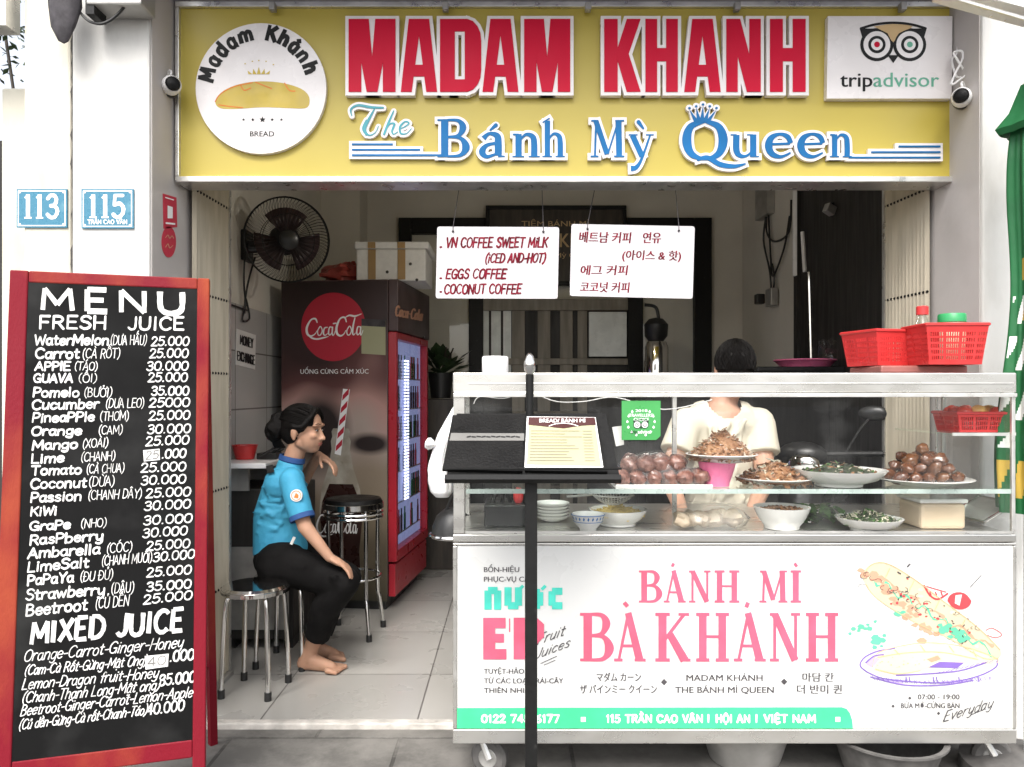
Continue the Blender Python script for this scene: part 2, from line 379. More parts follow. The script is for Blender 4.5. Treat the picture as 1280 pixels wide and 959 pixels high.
    def build(s, name, m, parent=None, smooth=False, bevel=0.0, loc=None, angle=40, recalc=True):
        if recalc: bmesh.ops.recalc_face_normals(s.bm, faces=s.bm.faces[:])
        me = bpy.data.meshes.new(name); s.bm.to_mesh(me); s.bm.free()
        return link_mesh(name, me, m, parent, smooth, bevel, loc, angle)

def link_mesh(name, me, m, parent=None, smooth=False, bevel=0.0, loc=None, angle=40):
    if parent is not None:
        off = Vector((0, 0, 0)); q = parent
        while q is not None: off += q.location; q = q.parent
        me.transform(Matrix.Translation(-off))
    else:
        if loc is None:
            vs = [v.co for v in me.vertices]
            lo = [min(v[i] for v in vs) for i in range(3)]; hi = [max(v[i] for v in vs) for i in range(3)]
            loc = Vector(((lo[0] + hi[0]) / 2, (lo[1] + hi[1]) / 2, lo[2]))
        me.transform(Matrix.Translation(-Vector(loc)))
    for q in (m if isinstance(m, (list, tuple)) else [m]): me.materials.append(M[q] if isinstance(q, str) else q)
    o = bpy.data.objects.new(name, me); COL.objects.link(o)
    if parent is not None: o.parent = parent
    else: o.location = loc
    if smooth:
        me.polygons.foreach_set('use_smooth', [True] * len(me.polygons)); me.set_sharp_from_angle(angle=R(angle))
    if bevel:
        b = o.modifiers.new('bevel', 'BEVEL'); b.width = bevel; b.segments = 2; b.limit_method = 'ANGLE'; b.angle_limit = R(40)
    return o

def tag(o, label=None, cat=None, group=None, kind=None):
    if label: o['label'] = label
    if cat: o['category'] = cat
    if group: o['group'] = group
    if kind: o['kind'] = kind
    return o
def thing(name, loc, label, cat, group=None):
    o = bpy.data.objects.new(name, None); COL.objects.link(o); o.location = loc; o.empty_display_size = .1
    return tag(o, label, cat, group)
def dup(o, loc, rz=0.0, label=None, parent=None):
    c = o.copy(); COL.objects.link(c)
    if parent is None:
        c.location = loc; c.rotation_euler = (0, 0, rz)
        if label: c['label'] = label
    else: c.parent = parent
    for ch in [q for q in o.children]: dup(ch, None, parent=c)
    return c

def blob(fill, name, m, parent, voxel=.008, smooth=6):
    """fill(mb) adds overlapping closed solids; they are fused to one continuous skin"""
    mb = MB(); fill(mb); bmesh.ops.recalc_face_normals(mb.bm, faces=mb.bm.faces[:])
    me = bpy.data.meshes.new('tmp'); mb.bm.to_mesh(me); mb.bm.free()
    o = bpy.data.objects.new('tmp', me); COL.objects.link(o)
    r = o.modifiers.new('r', 'REMESH'); r.mode = 'VOXEL'; r.voxel_size = voxel
    sm = o.modifiers.new('s', 'SMOOTH'); sm.iterations = smooth; sm.factor = .5
    dg = bpy.context.evaluated_depsgraph_get(); dg.update()
    me2 = bpy.data.meshes.new_from_object(o.evaluated_get(dg)); me2.name = name
    bpy.data.objects.remove(o)
    return link_mesh(name, me2, m, parent, True, angle=180)

# ------------------------------------------------------------ lettering
def smooth_pts(p, closed=False, k=5):
    n = len(p); out = []
    for i in range(n if closed else n - 1):
        a = p[(i - 1) % n] if (closed or i > 0) else p[i]; b = p[i]; c = p[(i + 1) % n]; d = p[(i + 2) % n] if (closed or i < n - 2) else c
        for j in range(k):
            t = j / k
            out.append(tuple(.5 * (2 * b[q] + (c[q] - a[q]) * t + (2 * a[q] - 5 * b[q] + 4 * c[q] - d[q]) * t * t + (-a[q] + 3 * b[q] - 3 * c[q] + d[q]) * t ** 3) for q in range(len(b))))
    out.append(tuple(p[0]) if closed else tuple(p[-1]))
    return out
G = {}
def g(ch, adv, *strokes):
    L = []
    for st in strokes:
        sm = st[0] == '~'; pts = [tuple(float(v) for v in q.split(',')) for q in st.lstrip('~').split()]
        L.append((sm, pts))
    G[ch] = (adv, L)
# one-stroke hand lettering: cap height 10, small letters 6.4
g('A', 7, '0,0 3.2,10 6.4,0', '1.2,3.4 5.2,3.4'); g('B', 6.4, '.6,0 .6,10', '~.6,10 3.6,9.8 5,7.8 3.6,5.7 .6,5.3', '~.6,5.3 4.2,5 5.8,2.7 4.2,.3 .6,0')
g('C', 6.8, '~6.2,8.4 4.6,9.9 2.4,9.7 .6,7.4 .4,4 1.8,.9 4.2,.1 6.3,1.6'); g('D', 7, '.6,0 .6,10', '~.6,10 3.8,9.6 6.2,7 6.3,3.4 4.2,.5 .6,0')
g('E', 6, '5.4,10 .6,10 .6,0 5.6,0', '.6,5.2 4.7,5.2'); g('F', 5.8, '5.4,10 .6,10 .6,0', '.6,5.2 4.6,5.2')
g('G', 7.2, '~6.2,8.4 4.6,9.9 2.4,9.7 .6,7.4 .4,4 1.8,.9 4.2,.1 6,1.2 6.5,2.6', '4,4.4 6.6,4.4 6.5,.2'); g('H', 7, '.6,0 .6,10', '6.2,0 6.2,10', '.6,5 6.2,5')
g('I', 2.4, '1,0 1,10'); g('J', 5, '~4.2,10 4.2,3 3.6,.7 1.8,.1 .3,1.6'); g('K', 6.6, '.6,0 .6,10', '6,10 .8,4.6', '2.4,6.1 6.2,0'); g('L', 5.6, '.6,10 .6,0 5.2,0')
g('M', 8.6, '.5,0 1,10 4.2,2.6 7.4,10 8,0'); g('N', 7.2, '.6,0 .6,10 6.4,0 6.4,10'); g('O', 7.4, '~3.6,10 1.2,8.6 .4,5 1.4,1.2 3.7,0 6,1.3 6.9,5 6,8.7 3.8,10')
g('P', 6, '.6,0 .6,10', '~.6,10 4,9.8 5.6,7.4 4,4.9 .6,4.6'); g('Q', 7.4, '~3.6,10 1.2,8.6 .4,5 1.4,1.2 3.7,0 6,1.3 6.9,5 6,8.7 3.8,10', '4.4,2.4 7,-.8')
g('R', 6.4, '.6,0 .6,10', '~.6,10 4,9.8 5.5,7.6 4,5.2 .6,5', '3,5 6,0'); g('S', 6, '~5.4,8.6 4,10 1.8,9.8 .7,7.9 1.6,6 4,5 5.5,3 4.6,.8 2.4,0 .4,1.5')
g('T', 6.4, '.2,10 6.2,10', '3.2,10 3.2,0'); g('U', 7, '~.6,10 .6,4 1.3,1 3.4,0 5.5,1 6.2,4 6.2,10'); g('V', 6.6, '.3,10 3.3,0 6.3,10'); g('W', 9, '.3,10 2.2,0 4.5,8 6.8,0 8.7,10')
g('X', 6.6, '.4,10 6.2,0', '6.2,10 .4,0'); g('Y', 6.4, '.3,10 3.2,5', '6.1,10 3.2,5 3.2,0'); g('Z', 6.2, '.4,10 5.8,10 .4,0 6,0')
g('a', 5.4, '~4.4,5.2 3,6.4 1,5.6 .4,3.2 1.2,.6 2.8,.2 4.4,2', '~4.5,6.3 4.4,2 4.7,.4 5.3,.2'); g('b', 5.6, '.6,10 .6,0', '~.6,4.6 2.4,6.3 4.4,5.6 5,3.2 4.2,.7 2.2,0 .6,1.4')
g('c', 5, '~4.5,5.2 3,6.4 1.2,5.6 .4,3.2 1.2,.7 2.9,0 4.6,1.2'); g('d', 5.6, '~4.6,4.8 3,6.4 1,5.6 .4,3.2 1.2,.6 2.8,.1 4.6,1.8', '4.7,10 4.7,0'); g('e', 5.2, '~.5,3.4 4.6,3.6 4.2,5.6 2.6,6.4 .9,5.3 .4,3 1.3,.6 3,0 4.7,1.2')
g('f', 4, '~3.9,9.2 2.8,10 1.7,8.8 1.6,6 1.6,0', '.2,6.2 3.6,6.2'); g('g', 5.6, '~4.6,5 3,6.4 1,5.6 .4,3.4 1.2,1 2.8,.5 4.6,2.2', '~4.7,6.3 4.7,-.8 3.8,-2.8 2,-3 .6,-2'); g('h', 5.6, '.6,10 .6,0', '~.6,4 2,6.2 3.8,6.2 4.7,4.6 4.7,0')
g('i', 2.2, '1,6.3 1,0', '.9,8.6 1.1,8.9'); g('j', 2.6, '~1.4,6.3 1.4,-1.6 .8,-2.9 -.4,-2.7', '1.3,8.6 1.5,8.9'); g('k', 5.2, '.6,10 .6,0', '4.4,6.2 .8,2.8', '2,4 4.7,0'); g('l', 2.2, '1,10 1,0')
g('m', 8.2, '.6,6.3 .6,0', '~.6,4.2 1.8,6.2 3.4,6.1 4.1,4.6 4.1,0', '~4.1,4.2 5.3,6.2 6.8,6.1 7.5,4.6 7.5,0'); g('n', 5.6, '.6,6.3 .6,0', '~.6,4.2 2,6.2 3.8,6.2 4.7,4.6 4.7,0'); g('o', 5.6, '~2.7,6.4 1,5.5 .4,3.2 1.1,.8 2.7,0 4.4,.8 5,3.2 4.3,5.5 2.8,6.4')
g('p', 5.6, '.6,6.3 .6,-3', '~.6,4.6 2.4,6.4 4.4,5.6 5,3.2 4.2,.7 2.2,0 .6,1.4'); g('r', 4.2, '.6,6.3 .6,0', '~.6,3.8 1.8,5.9 3,6.4 3.9,6'); g('s', 4.8, '~4.2,5.3 3,6.4 1.3,6 .8,4.6 2,3.6 3.8,2.7 4.2,1.2 2.8,0 .5,.9')
g('t', 4, '~1.7,8.8 1.7,1.4 2.4,.1 3.8,.6', '.2,6.3 3.6,6.3'); g('u', 5.6, '~.6,6.3 .6,2 1.4,.2 3,.2 4.6,2.2', '4.7,6.3 4.7,0'); g('v', 5, '.3,6.3 2.5,0 4.7,6.3'); g('w', 7.4, '.3,6.3 2,0 3.7,5.2 5.4,0 7.1,6.3')
g('x', 5, '.4,6.3 4.6,0', '4.6,6.3 .4,0'); g('y', 5.4, '~.6,6.3 .8,2.6 1.6,1 3,1 4.6,3', '~4.7,6.3 4.6,-.6 3.6,-2.7 1.8,-3 .6,-2.2'); g('z', 4.8, '.5,6.2 4.3,6.2 .5,0 4.5,0')
g('0', 6.4, '~3.1,10 1.1,8.6 .4,5 1.2,1.3 3.2,0 5.2,1.3 6,5 5.2,8.7 3.2,10'); g('1', 3.6, '.4,8 2,10 2,0'); g('2', 6, '~.6,7.8 1.6,9.7 3.6,9.9 5.1,8.3 4.6,6 2.6,3 .4,0', '.4,0 5.6,0')
g('3', 6, '~.6,8.6 2.2,10 4.4,9.6 5,7.6 4,5.7 2.2,5.3', '~2.2,5.3 4.6,4.8 5.5,2.8 4.4,.5 2.2,0 .4,1.4'); g('4', 6.2, '4.4,0 4.4,10 .3,3 6,3'); g('5', 6, '5.2,10 1.2,10 .9,5.6', '~.9,5.6 3.4,6.3 5.3,4.8 5.4,2.2 3.8,.2 1.8,0 .4,1.2')
g('6', 6, '~4.8,9.6 2.4,8 .8,4.8 .8,2 2.4,0 4.4,.4 5.4,2.8 4.4,5 2.4,5.2 .9,3.4'); g('7', 6, '.4,10 5.6,10 2,0'); g('8', 6, '~3,5.3 1,7.3 1.6,9.5 3,10 4.6,9.5 5,7.3 3,5.3 .6,2.8 1.3,.4 3,0 4.9,.5 5.4,2.8 3,5.3'); g('9', 6, '~5.2,6.6 3.6,4.8 1.6,5 .6,7.2 1.6,9.6 3.6,10 5,8.4 5.2,5.4 4,2 1.6,0')
g('.', 2.4, '.8,.2 1.2,.5'); g('-', 4, '.5,4 3.6,4.2'); g('(', 3.4, '~3,11 1,8 .6,4 1.2,1 3,-1.6'); g(')', 3.4, '~.3,11 2.2,8 2.7,4 2.1,1 .3,-1.6'); g(':', 2.4, '1,1 1.2,1.4', '1,5.6 1.2,6'); g("'", 2, '1,10 .8,7.6'); g(' ', 3.4); g('/', 5, '.3,-.5 4.6,10.5'); g('|', 2.4, '1,0 1,10'); g('&', 6.6, '~6.2,0 3,4 1.4,7.6 2.4,9.8 4,8.8 3.6,6.6 .8,3.4 .8,1 2.6,0 5,1.8 6,4')
MARK = {'\u0301': '-.9,.8 .8,2.6', '\u0300': '-.8,2.6 .9,.8', '\u0309': '~-.6,2.4 .5,2.9 .7,2 -.1,1.4 -.1,.9', '\u0303': '~-1.5,1 -.6,2 .5,1.2 1.4,2.1', '\u0302': '-1.5,.7 0,2.1 1.5,.7', '\u0306': '~-1.4,2 0,.8 1.4,2'}
def glyph_strokes(ch):
    d = unicodedata.normalize('NFD', ch); base = d[0]; bar = False
    if base in 'đĐ': bar = True; base = 'd' if base == 'đ' else 'D'
    if base == 'ı': base = 'i'
    adv, L = G.get(base, G['-']); L = list(L)
    up = base.isupper() or base in 'bdhklt'; top = 10.3 if up else 6.9; cx = adv / 2 - .2
    if base in 'i' and len(d) > 1: L = L[:1]
    if bar: L.append((False, [(-.6, 5.2), (3, 5.2)] if base == 'D' else [(2.6, 8.2), (6, 8.2)]))
    for c in d[1:]:
        if c == '\u0323': L.append((False, [(cx - .1, -2.3), (cx + .2, -2)]))
        elif c == '\u031b': L.append((True, [(adv - .8, top - .6), (adv + .5, top), (adv + .3, top + 1.3)]))
        elif c in MARK:
            st = MARK[c]; pts = [tuple(float(v) for v in q.split(',')) for q in st.lstrip('~').split()]
            L.append((st[0] == '~', [(cx + x, top + y) for x, y in pts])); top += 1.6
    return adv, L
def hand(mb, text, f, x0, y0, x1, y1, h, w, slant=0.0, lift=.0012, jit=.25, gap=1.0, ysc=1.0, grow=0.0, thick=0.0, cap='round'):
    """stroke lettering fitted between (x0,y0) and (x1,y1), cap height h px, pen width w px"""
    text = unicodedata.normalize('NFC', text)
    tot = sum(glyph_strokes(c)[0] + gap for c in text) - gap
    L = x1 - x0; k = L / tot; s = h / 10 * ysc; x = 0.0; z = lift; rnd = random.Random(hash_text(text))
    for c in text:
        adv, strokes = glyph_strokes(c); jy = rnd.uniform(-jit, jit); jr = rnd.uniform(-jit, jit) * .12
        for sm, pts in strokes:
            q = []
            for (a, b) in pts:
                X = (x + a) * k + (b * slant + b * jr) * s; Y = (b + jy) * s
                q.append((x0 + X, y0 + (y1 - y0) * (X / L) - Y))
            if sm: q = smooth_pts(q, k=4)
            w0 = w * rnd.uniform(.86, 1.12); ww = [w0 * rnd.uniform(.86, 1.12) for _ in q]
            mb.ribbon(q, ww, f, z, thick, cap, grow); z += .00007
            if z > lift + .0012: z = lift
        x += adv + gap
    return mb
def hash_text(t):
    v = 7
    for c in t: v = (v * 31 + ord(c)) % 1000003
    return v
_cap = {}
def typeset(mb, text, f, x0, y0, h, x1=None, y1=None, offset=0.0, shear=0.0, lift=.0012, align='L', spacing=1.0):
    """type laid on the plane: baseline left (x0,y0), cap height h px, stretched to end at x1 if given"""
    c = bpy.data.curves.new('t', 'FONT'); c.body = text; c.shear = shear; c.resolution_u = 3; c.space_character = spacing
    o = bpy.data.objects.new('t', c); COL.objects.link(o)
    dg = bpy.context.evaluated_depsgraph_get(); dg.update()
    me = bpy.data.meshes.new_from_object(o.evaluated_get(dg)); bpy.data.objects.remove(o); bpy.data.curves.remove(c)
    xs = [v.co.x for v in me.vertices]
    if not xs: return mb
    a, b = min(xs), max(xs); s = h / .729 if True else 1
    kx = (x1 - x0) / (b - a) if x1 is not None else s
    if x1 is None: x1 = x0 + (b - a) * kx
    sh = -(x1 - x0) / 2 if align == 'C' else 0
    dy = 0 if y1 is None else (y1 - y0) / max(1e-6, x1 - x0)
    bold = offset * s
    for q, o in enumerate((0,) if bold < .04 else (-bold * .8, bold * .8)):
        vs = []
        for v in me.vertices:
            X = (v.co.x - a) * kx; vs.append(mb.bm.verts.new(f(x0 + sh + X + o, y0 + dy * X - v.co.y * s, lift + q * .0002)))
        for p in me.polygons: mb.face([vs[i] for i in p.vertices])
    bpy.data.meshes.remove(me)
    return mb
# contrast serif lettering: strokes of (x, y, width), cap height 10
SF = {}
def sf(ch, adv, *st):
    L = []
    for q in st:
        sm = q[0] == '~'; pts = [tuple(float(v) for v in a.split(',')) for a in q.lstrip('~').split()]
        L.append((sm, pts))
    SF[ch] = (adv, L)
def ser(x, y, hw=1.5, t=.7): return '%g,%g,%g %g,%g,%g' % (x - hw, y, t, x + hw, y, t)
sf('B', 6.6, '1.5,0,1.7 1.5,10,1.7', '0,9.7,.6 2.6,9.7,.6', '0,.3,.6 2.6,.3,.6', '~2,9.7,.6 4.2,9.5,.9 5.1,7.8,1.6 4.2,5.7,.9 2,5.3,.6', '~2,5.3,.6 4.6,5,.9 5.7,2.7,1.8 4.6,.6,.9 2,.3,.6')
sf('A', 7.4, '1.1,.2,.6 3.3,9.6,.7', '3.3,10,1.5 6,.2,1.8', '1.8,3.2,.6 5,3.2,.6', ser(1, .3, 1, .6), ser(6.1, .3, 1.3, .6))
sf('N', 7.4, '1.2,.2,.7 1.2,9.8,.7', '1.2,9.8,1.6 6.1,.2,1.7', '6.2,.2,.7 6.2,9.8,.7', ser(1.1, .3, 1.1, .6), ser(6.2, 9.7, 1.1, .6), ser(.9, 9.7, .9, .6))
sf('H', 7.6, '1.6,0,1.7 1.6,10,1.7', '6,0,1.7 6,10,1.7', '2,5.1,.6 6,5.1,.6', ser(1.6, .3), ser(1.6, 9.7), ser(6, .3), ser(6, 9.7))
sf('M', 9, '1.3,.2,.7 1.6,9.8,.7', '1.5,9.8,1.5 4.4,.8,1.5', '4.5,.8,.6 7.2,9.8,.6', '7.4,0,1.7 7.2,10,1.7', ser(1.2, .3, 1.1, .6), ser(1.2, 9.7, .9, .6), ser(7.4, .3, 1.4, .6), ser(7.5, 9.7, 1.2, .6))
sf('I', 3.4, '1.6,0,1.8 1.6,10,1.8', ser(1.6, .3), ser(1.6, 9.7)); sf('K', 7.4, '1.6,0,1.7 1.6,10,1.7', '6,9.6,.7 2,4.4,.7', '3.1,5.6,1.5 6.2,.2,1.8', ser(1.6, .3), ser(1.6, 9.7), ser(6, 9.7, 1.1, .6), ser(6.3, .3, 1.1, .6))
sf('Q', 8.4, '~4,10,.7 1.6,8.6,1.4 .9,5,1.9 1.7,1.4,1.4 4,.1,.7 6.3,1.4,1.4 7.1,5,1.9 6.3,8.6,1.4 4,10,.7', '~2.6,-.2,.7 4.4,.4,1 6.6,-1.4,1.1 9,-1.9,.9 11,-1.2,.4')
sf('a', 5.2, '~.9,4.9,1.3 2,6.2,.8 3.5,5.6,1.4 3.7,3.5,1.6 3.7,.4,1.6', '~3.7,3.8,.7 1.6,3.2,.9 .7,1.5,1.5 1.6,.2,.9 3.6,1.1,.6', '3.6,.3,.7 5,.3,.5'); sf('n', 5.8, '1.3,0,1.5 1.3,6.2,1.5', '~1.6,4.6,.6 2.8,6,.8 4.1,5.4,1.3 4.4,3.6,1.5 4.4,0,1.5', '0,.25,.5 2.5,.25,.5', '3.2,.25,.5 5.6,.25,.5', '.1,6,.6 1.4,6,.6')
sf('h', 5.8, '1.3,0,1.5 1.3,9.4,1.5', '~1.6,4.6,.6 2.8,6,.8 4.1,5.4,1.3 4.4,3.6,1.5 4.4,0,1.5', '0,.25,.5 2.5,.25,.5', '3.2,.25,.5 5.6,.25,.5', '.1,8.8,.5 1.9,10,.5'); sf('y', 5.4, '.6,6,1.5 2.9,.2,1.5', '~4.7,6,.6 2.8,-.2,.8 1.5,-2.6,1.2 .2,-2.9,1.5', '-.3,6,.5 1.9,6,.5', '3.6,6,.5 5.6,6,.5')
sf('u', 5.8, '~1.2,6.1,1.5 1.2,2,1.5 1.9,.5,1.1 3.1,.4,.7 4.2,1.5,.6', '4.5,6.2,1.5 4.5,0,1.5', '0,6,.5 1.3,6,.5', '3.2,6,.5 4.5,6,.5', '4.5,.25,.5 5.7,.25,.5'); sf('e', 5.4, '~.8,3.5,.6 4.6,3.7,.6', '~4.7,3.7,1.1 4.1,5.5,1.1 2.7,6.2,.7 1.2,5.2,1.3 .7,3.1,1.6 1.3,1,1.3 2.9,.2,.8 4.7,1.3,.5')
def serif(mb, ch, f, x0, x1, ytop, ybase, lift=.0012, grow=0.0, thick=0.0, mark=None):
    adv, L = SF[ch]
    xs = [p[0] + s_ * p[2] / 2 * (0 if abs(q[1][0][1] - q[1][-1][1]) < .1 and not q[0] else 1) for q in L for p in q[1] for s_ in (-1, 1)]
    a, b = min(xs), max(xs)
    if ch == 'Q': a, b = -.05, 8.05
    s = (ybase - ytop) / (6.4 if ch in 'anyue' else 10); kx = (x1 - x0) / (b - a); z = lift
    for sm, pts in L:
        q = smooth_pts(pts, k=6) if sm else pts
        horiz = abs(q[0][1] - q[-1][1]) < .01 and not sm
        ws = [p[2] * (s if horiz else (kx * .7 + s * .3)) for p in q]
        mb.ribbon([(x0 + (p[0] - a) * kx, ybase - p[1] * s) for p in q], ws, f, z, thick, 'butt', grow); z += .00009
    return mb

# ============================================================ SETTING
FZ = 0.02            # shop floor level
DS = 2.95            # depth of the sign
mb = MB(); mb.bx(-40, 40, -60, 60, -.3, -.004); tag(mb.build('street', 'ground'), kind='structure')
mb = MB(); mb.bx(-12, 12, 1.0, 2.889, -.2, 0.0); tag(mb.build('pavement', 'pave'), kind='structure')
mb = MB(); mb.bx(-1.74, 2.6, 2.931, 6.6, -.1, FZ); tag(mb.build('shop_floor', 'floor'), kind='structure')
mb = MB(); mb.bx(-1.29, 1.68, 2.89, 2.93, -.1, FZ + .003); tag(mb.build('doorstep', 'lip', bevel=.006), kind='structure')
PF = 2.75            # front of the pillars
shop = thing('shop_building', (0.2, 2.75, 0), 'open fronted narrow shop with grey painted walls and a white pillar on each side', 'shop')
mb = MB(); mb.bx(-1.576, -1.298, PF, 3.42, 0, 4.2); mb.build('pillar', 'white_wall', shop, bevel=.008)
mb = MB(); mb.bx(1.684, 2.5, PF, 3.42, 0, 4.2); mb.build('pillar', 'white_wall', shop, bevel=.008)
mb = MB(); mb.bx(-1.2975, -1.2945, PF + .012, 3.40, 0, 3.2); mb.build('pillar_return', 'shaded_wall', shop)  # shade on the pillar sides put into a greyer plaster colour
mb = MB(); mb.bx(1.6805, 1.6835, PF + .012, 3.40, 0, 3.2); mb.build('pillar_return', 'shaded_wall', shop)
mb = MB(); mb.bx(-1.576, -1.42, 3.43, 6.2, 0, 3.3); mb.build('side_wall', 'room_wall', shop)
mb = MB(); mb.bx(-1.4195, -1.405, 3.435, 5.69, FZ, 1.72); mb.build('tile_wainscot', 'wtile', shop)
mb = MB(); mb.bx(-1.42, -1.13, 5.7, 6.0, FZ, 3.3); mb.build('pier', 'room_wall', shop)
mb = MB(); mb.bx(-1.576, 2.0, 6.0, 6.2, 0, 3.3); mb.build('back_wall', 'room_wall', shop)
mb = MB(); mb.bx(1.80, 2.0, 3.43, 5.99, 0, 3.3); mb.build('side_wall', 'room_wall', shop)
mb = MB(); mb.bx(1.782, 1.797, 3.45, 4.74, FZ, 3.0); mb.bx(1.76, 1.79, 4.74, 4.80, FZ, 3.0); mb.build('dark_panel', 'dark_wall', shop)  # dark colour stands for the shade of an opening in this wall
mb = MB(); mb.bx(-1.576, 2.0, 3.0, 6.2, 3.305, 3.45); mb.build('ceiling', 'ceiling', shop)
mb = MB(); mb.bx(-1.29, 1.68, 3.08, 3.3, 2.62, 3.3); mb.build('lintel', 'room_wall', shop)
mb = MB(); mb.bx(-1.576, 2.5, 3.3, 3.42, 3.31, 4.2); mb.build('upper_wall', 'white_wall', shop)
# neighbour's pillar, left, with the gap between the two houses
nb = thing('neighbour_pillar', (-1.66, 2.76, 0), 'cream painted pillar of the next house bearing plate 113', 'pillar')
mb = MB(); mb.bx(-1.755, -1.586, PF + .01, 3.4, 0, 4.2); mb.build('pillar_face', 'cream_wall', nb, bevel=.01)
mb = MB(); mb.bx(-1.60, -1.57, PF + .03, 3.3, 0, 4.2); mb.build('dark_gap', 'crack', nb)
mb = MB(); mb.bx(-1.93, -1.772, 2.9, 3.4, 0, 2.42); mb.build('door_jamb', 'cream_wall', nb, bevel=.01)
mb = MB(); mb.bx(-2.6, -1.86, 3.3, 3.38, 0, 2.35); mb.build('opening_shade', 'dark_wall', nb)  # dark sheet stands for the shade inside the neighbour's opening
mb = MB(); mb.bx(-2.6, -1.78, 2.7, 2.78, 2.56, 2.75); mb.build('awning_edge', 'alu', nb)
mb = MB()
f = front(PF + .004)
rnd = random.Random(3); pts = [(91 + rnd.uniform(-1.6, 1.6), y) for y in range(-20, 345, 9)]
mb.ribbon(pts, [rnd.uniform(1.2, 4.2) for _ in pts], f, .001); mb.build('wall_crack', 'crack', nb)
mb = MB()
t = thing('creeper', (-2.33, 3.6, 2.36), 'small leafy creeper above the dark doorway at the far left', 'plant')
for i in range(220):
    c = Vector((-2.0 + rnd.uniform(-.22, .13) - .33, 3.55 + rnd.uniform(-.12, .12), 2.90 + rnd.uniform(-.18, .3))); q = Euler((rnd.uniform(-1, 1), rnd.uniform(-1, 1), rnd.uniform(0, 6))).to_matrix()
    s = rnd.uniform(.012, .028); mb.poly3([c + q @ Vector(v) * s for v in ((-1, 0, 0), (0, -.5, .1), (1.2, 0, 0), (0, .5, .1))])
mb.build('foliage', 'leaf', t, recalc=False)
mb = MB(); mb.tube([(-2.35, 3.6, 2.36), (-2.32, 3.58, 2.65), (-2.36, 3.56, 3.0)], .008, 6); mb.build('stem', 'wood_dark', t)

# folding shutter gates, folded against both sides
def shutter(x0, y0, x1, y1, side, label):
    t = thing('folding_gate', ((x0 + x1) / 2, (y0 + y1) / 2, FZ), label, 'folding gate', 'folding steel gates pushed aside')
    n = 12; mb = MB()
    for i in range(n):
        a = i / n; b = (i + .5) / n; c = (i + 1) / n; z0, z1 = FZ + .02, 2.62; am = .012
        p = [(x0 + (x1 - x0) * q, y0 + (y1 - y0) * q) for q in (a, b, c)]
        for (u, v, s0, s1) in ((p[0], p[1], 0, 1), (p[1], p[2], 1, 0)):
            mb.poly3([(u[0] + side * am * s0, u[1], z0), (v[0] + side * am * s1, v[1], z0), (v[0] + side * am * s1, v[1], z1), (u[0] + side * am * s0, u[1], z1)])
    o = mb.build('slat_stack', 'shutter', t, recalc=False)
    so_ = o.modifiers.new('sol', 'SOLIDIFY'); so_.thickness = .002; so_.offset = 0
    mb = MB()
    for z in (.42, .85, 1.35, 1.67, 2.08, 2.5):
        for i in range(n * 2):
            q = (i + .5) / (n * 2); x = x0 + (x1 - x0) * q + side * .007; y = y0 + (y1 - y0) * q
            mb.ell((x, y - .002, z), (.006, .007, .006), seg=6, rings=4)
    mb.build('rivet_row', 'black_mt', t, smooth=True)
    mb = MB(); mb.bx(x1 - .012, x1 + .012, y1, y1 + .02, FZ, 2.62); mb.build('edge_post', 'alu', t)
    mb = MB(); mb.bx(min(x0, x1) - .03, max(x0, x1) + .03, y0, y1, FZ - .004, FZ + .018); mb.build('floor_track', 'tin', t)
shutter(-1.275, 3.06, -1.262, 3.40, 1, 'beige folding steel gate pushed aside beside the house number 115 pillar')
shutter(1.664, 3.06, 1.640, 3.36, -1, 'beige folding steel gate pushed aside behind the red baskets')

# ============================================================ SHOP SIGN
sg = thing('shop_sign', (0.07, DS, 2.09), 'long yellow shop sign with raised red letters over the open shop front', 'sign')
f = front(DS)
mb = MB(); c0, c1 = W(226, 9, DS), W(1192, 225, DS); mb.bx(c0.x, c1.x, DS, DS + .10, c1.z, c0.z); mb.build('sign_face', 'yellow', sg)
mb = MB(); a, b = W(221, 4, DS), W(1197, 229, DS); t_ = .022
for q in ((a.x, b.x, a.z - t_, a.z), (a.x, b.x, b.z, b.z + t_), (a.x, a.x + t_ * .7, b.z + t_, a.z - t_), (b.x - t_ * .7, b.x, b.z + t_, a.z - t_)):
    mb.bx(q[0], q[1], DS - .018, DS + .11, q[2], q[3])
mb.build('sign_frame', 'alu', sg, bevel=.003)
mb = MB()
for px in (341, 557, 735, 921, 1128): mb.box(W(px, 9, DS - .03), (.022, .03, .03)); mb.tube([W(px, 4, DS - .035), W(px, 14, DS - .035)], .005, 8)
mb.build('clamp', 'tin', sg, bevel=.002)
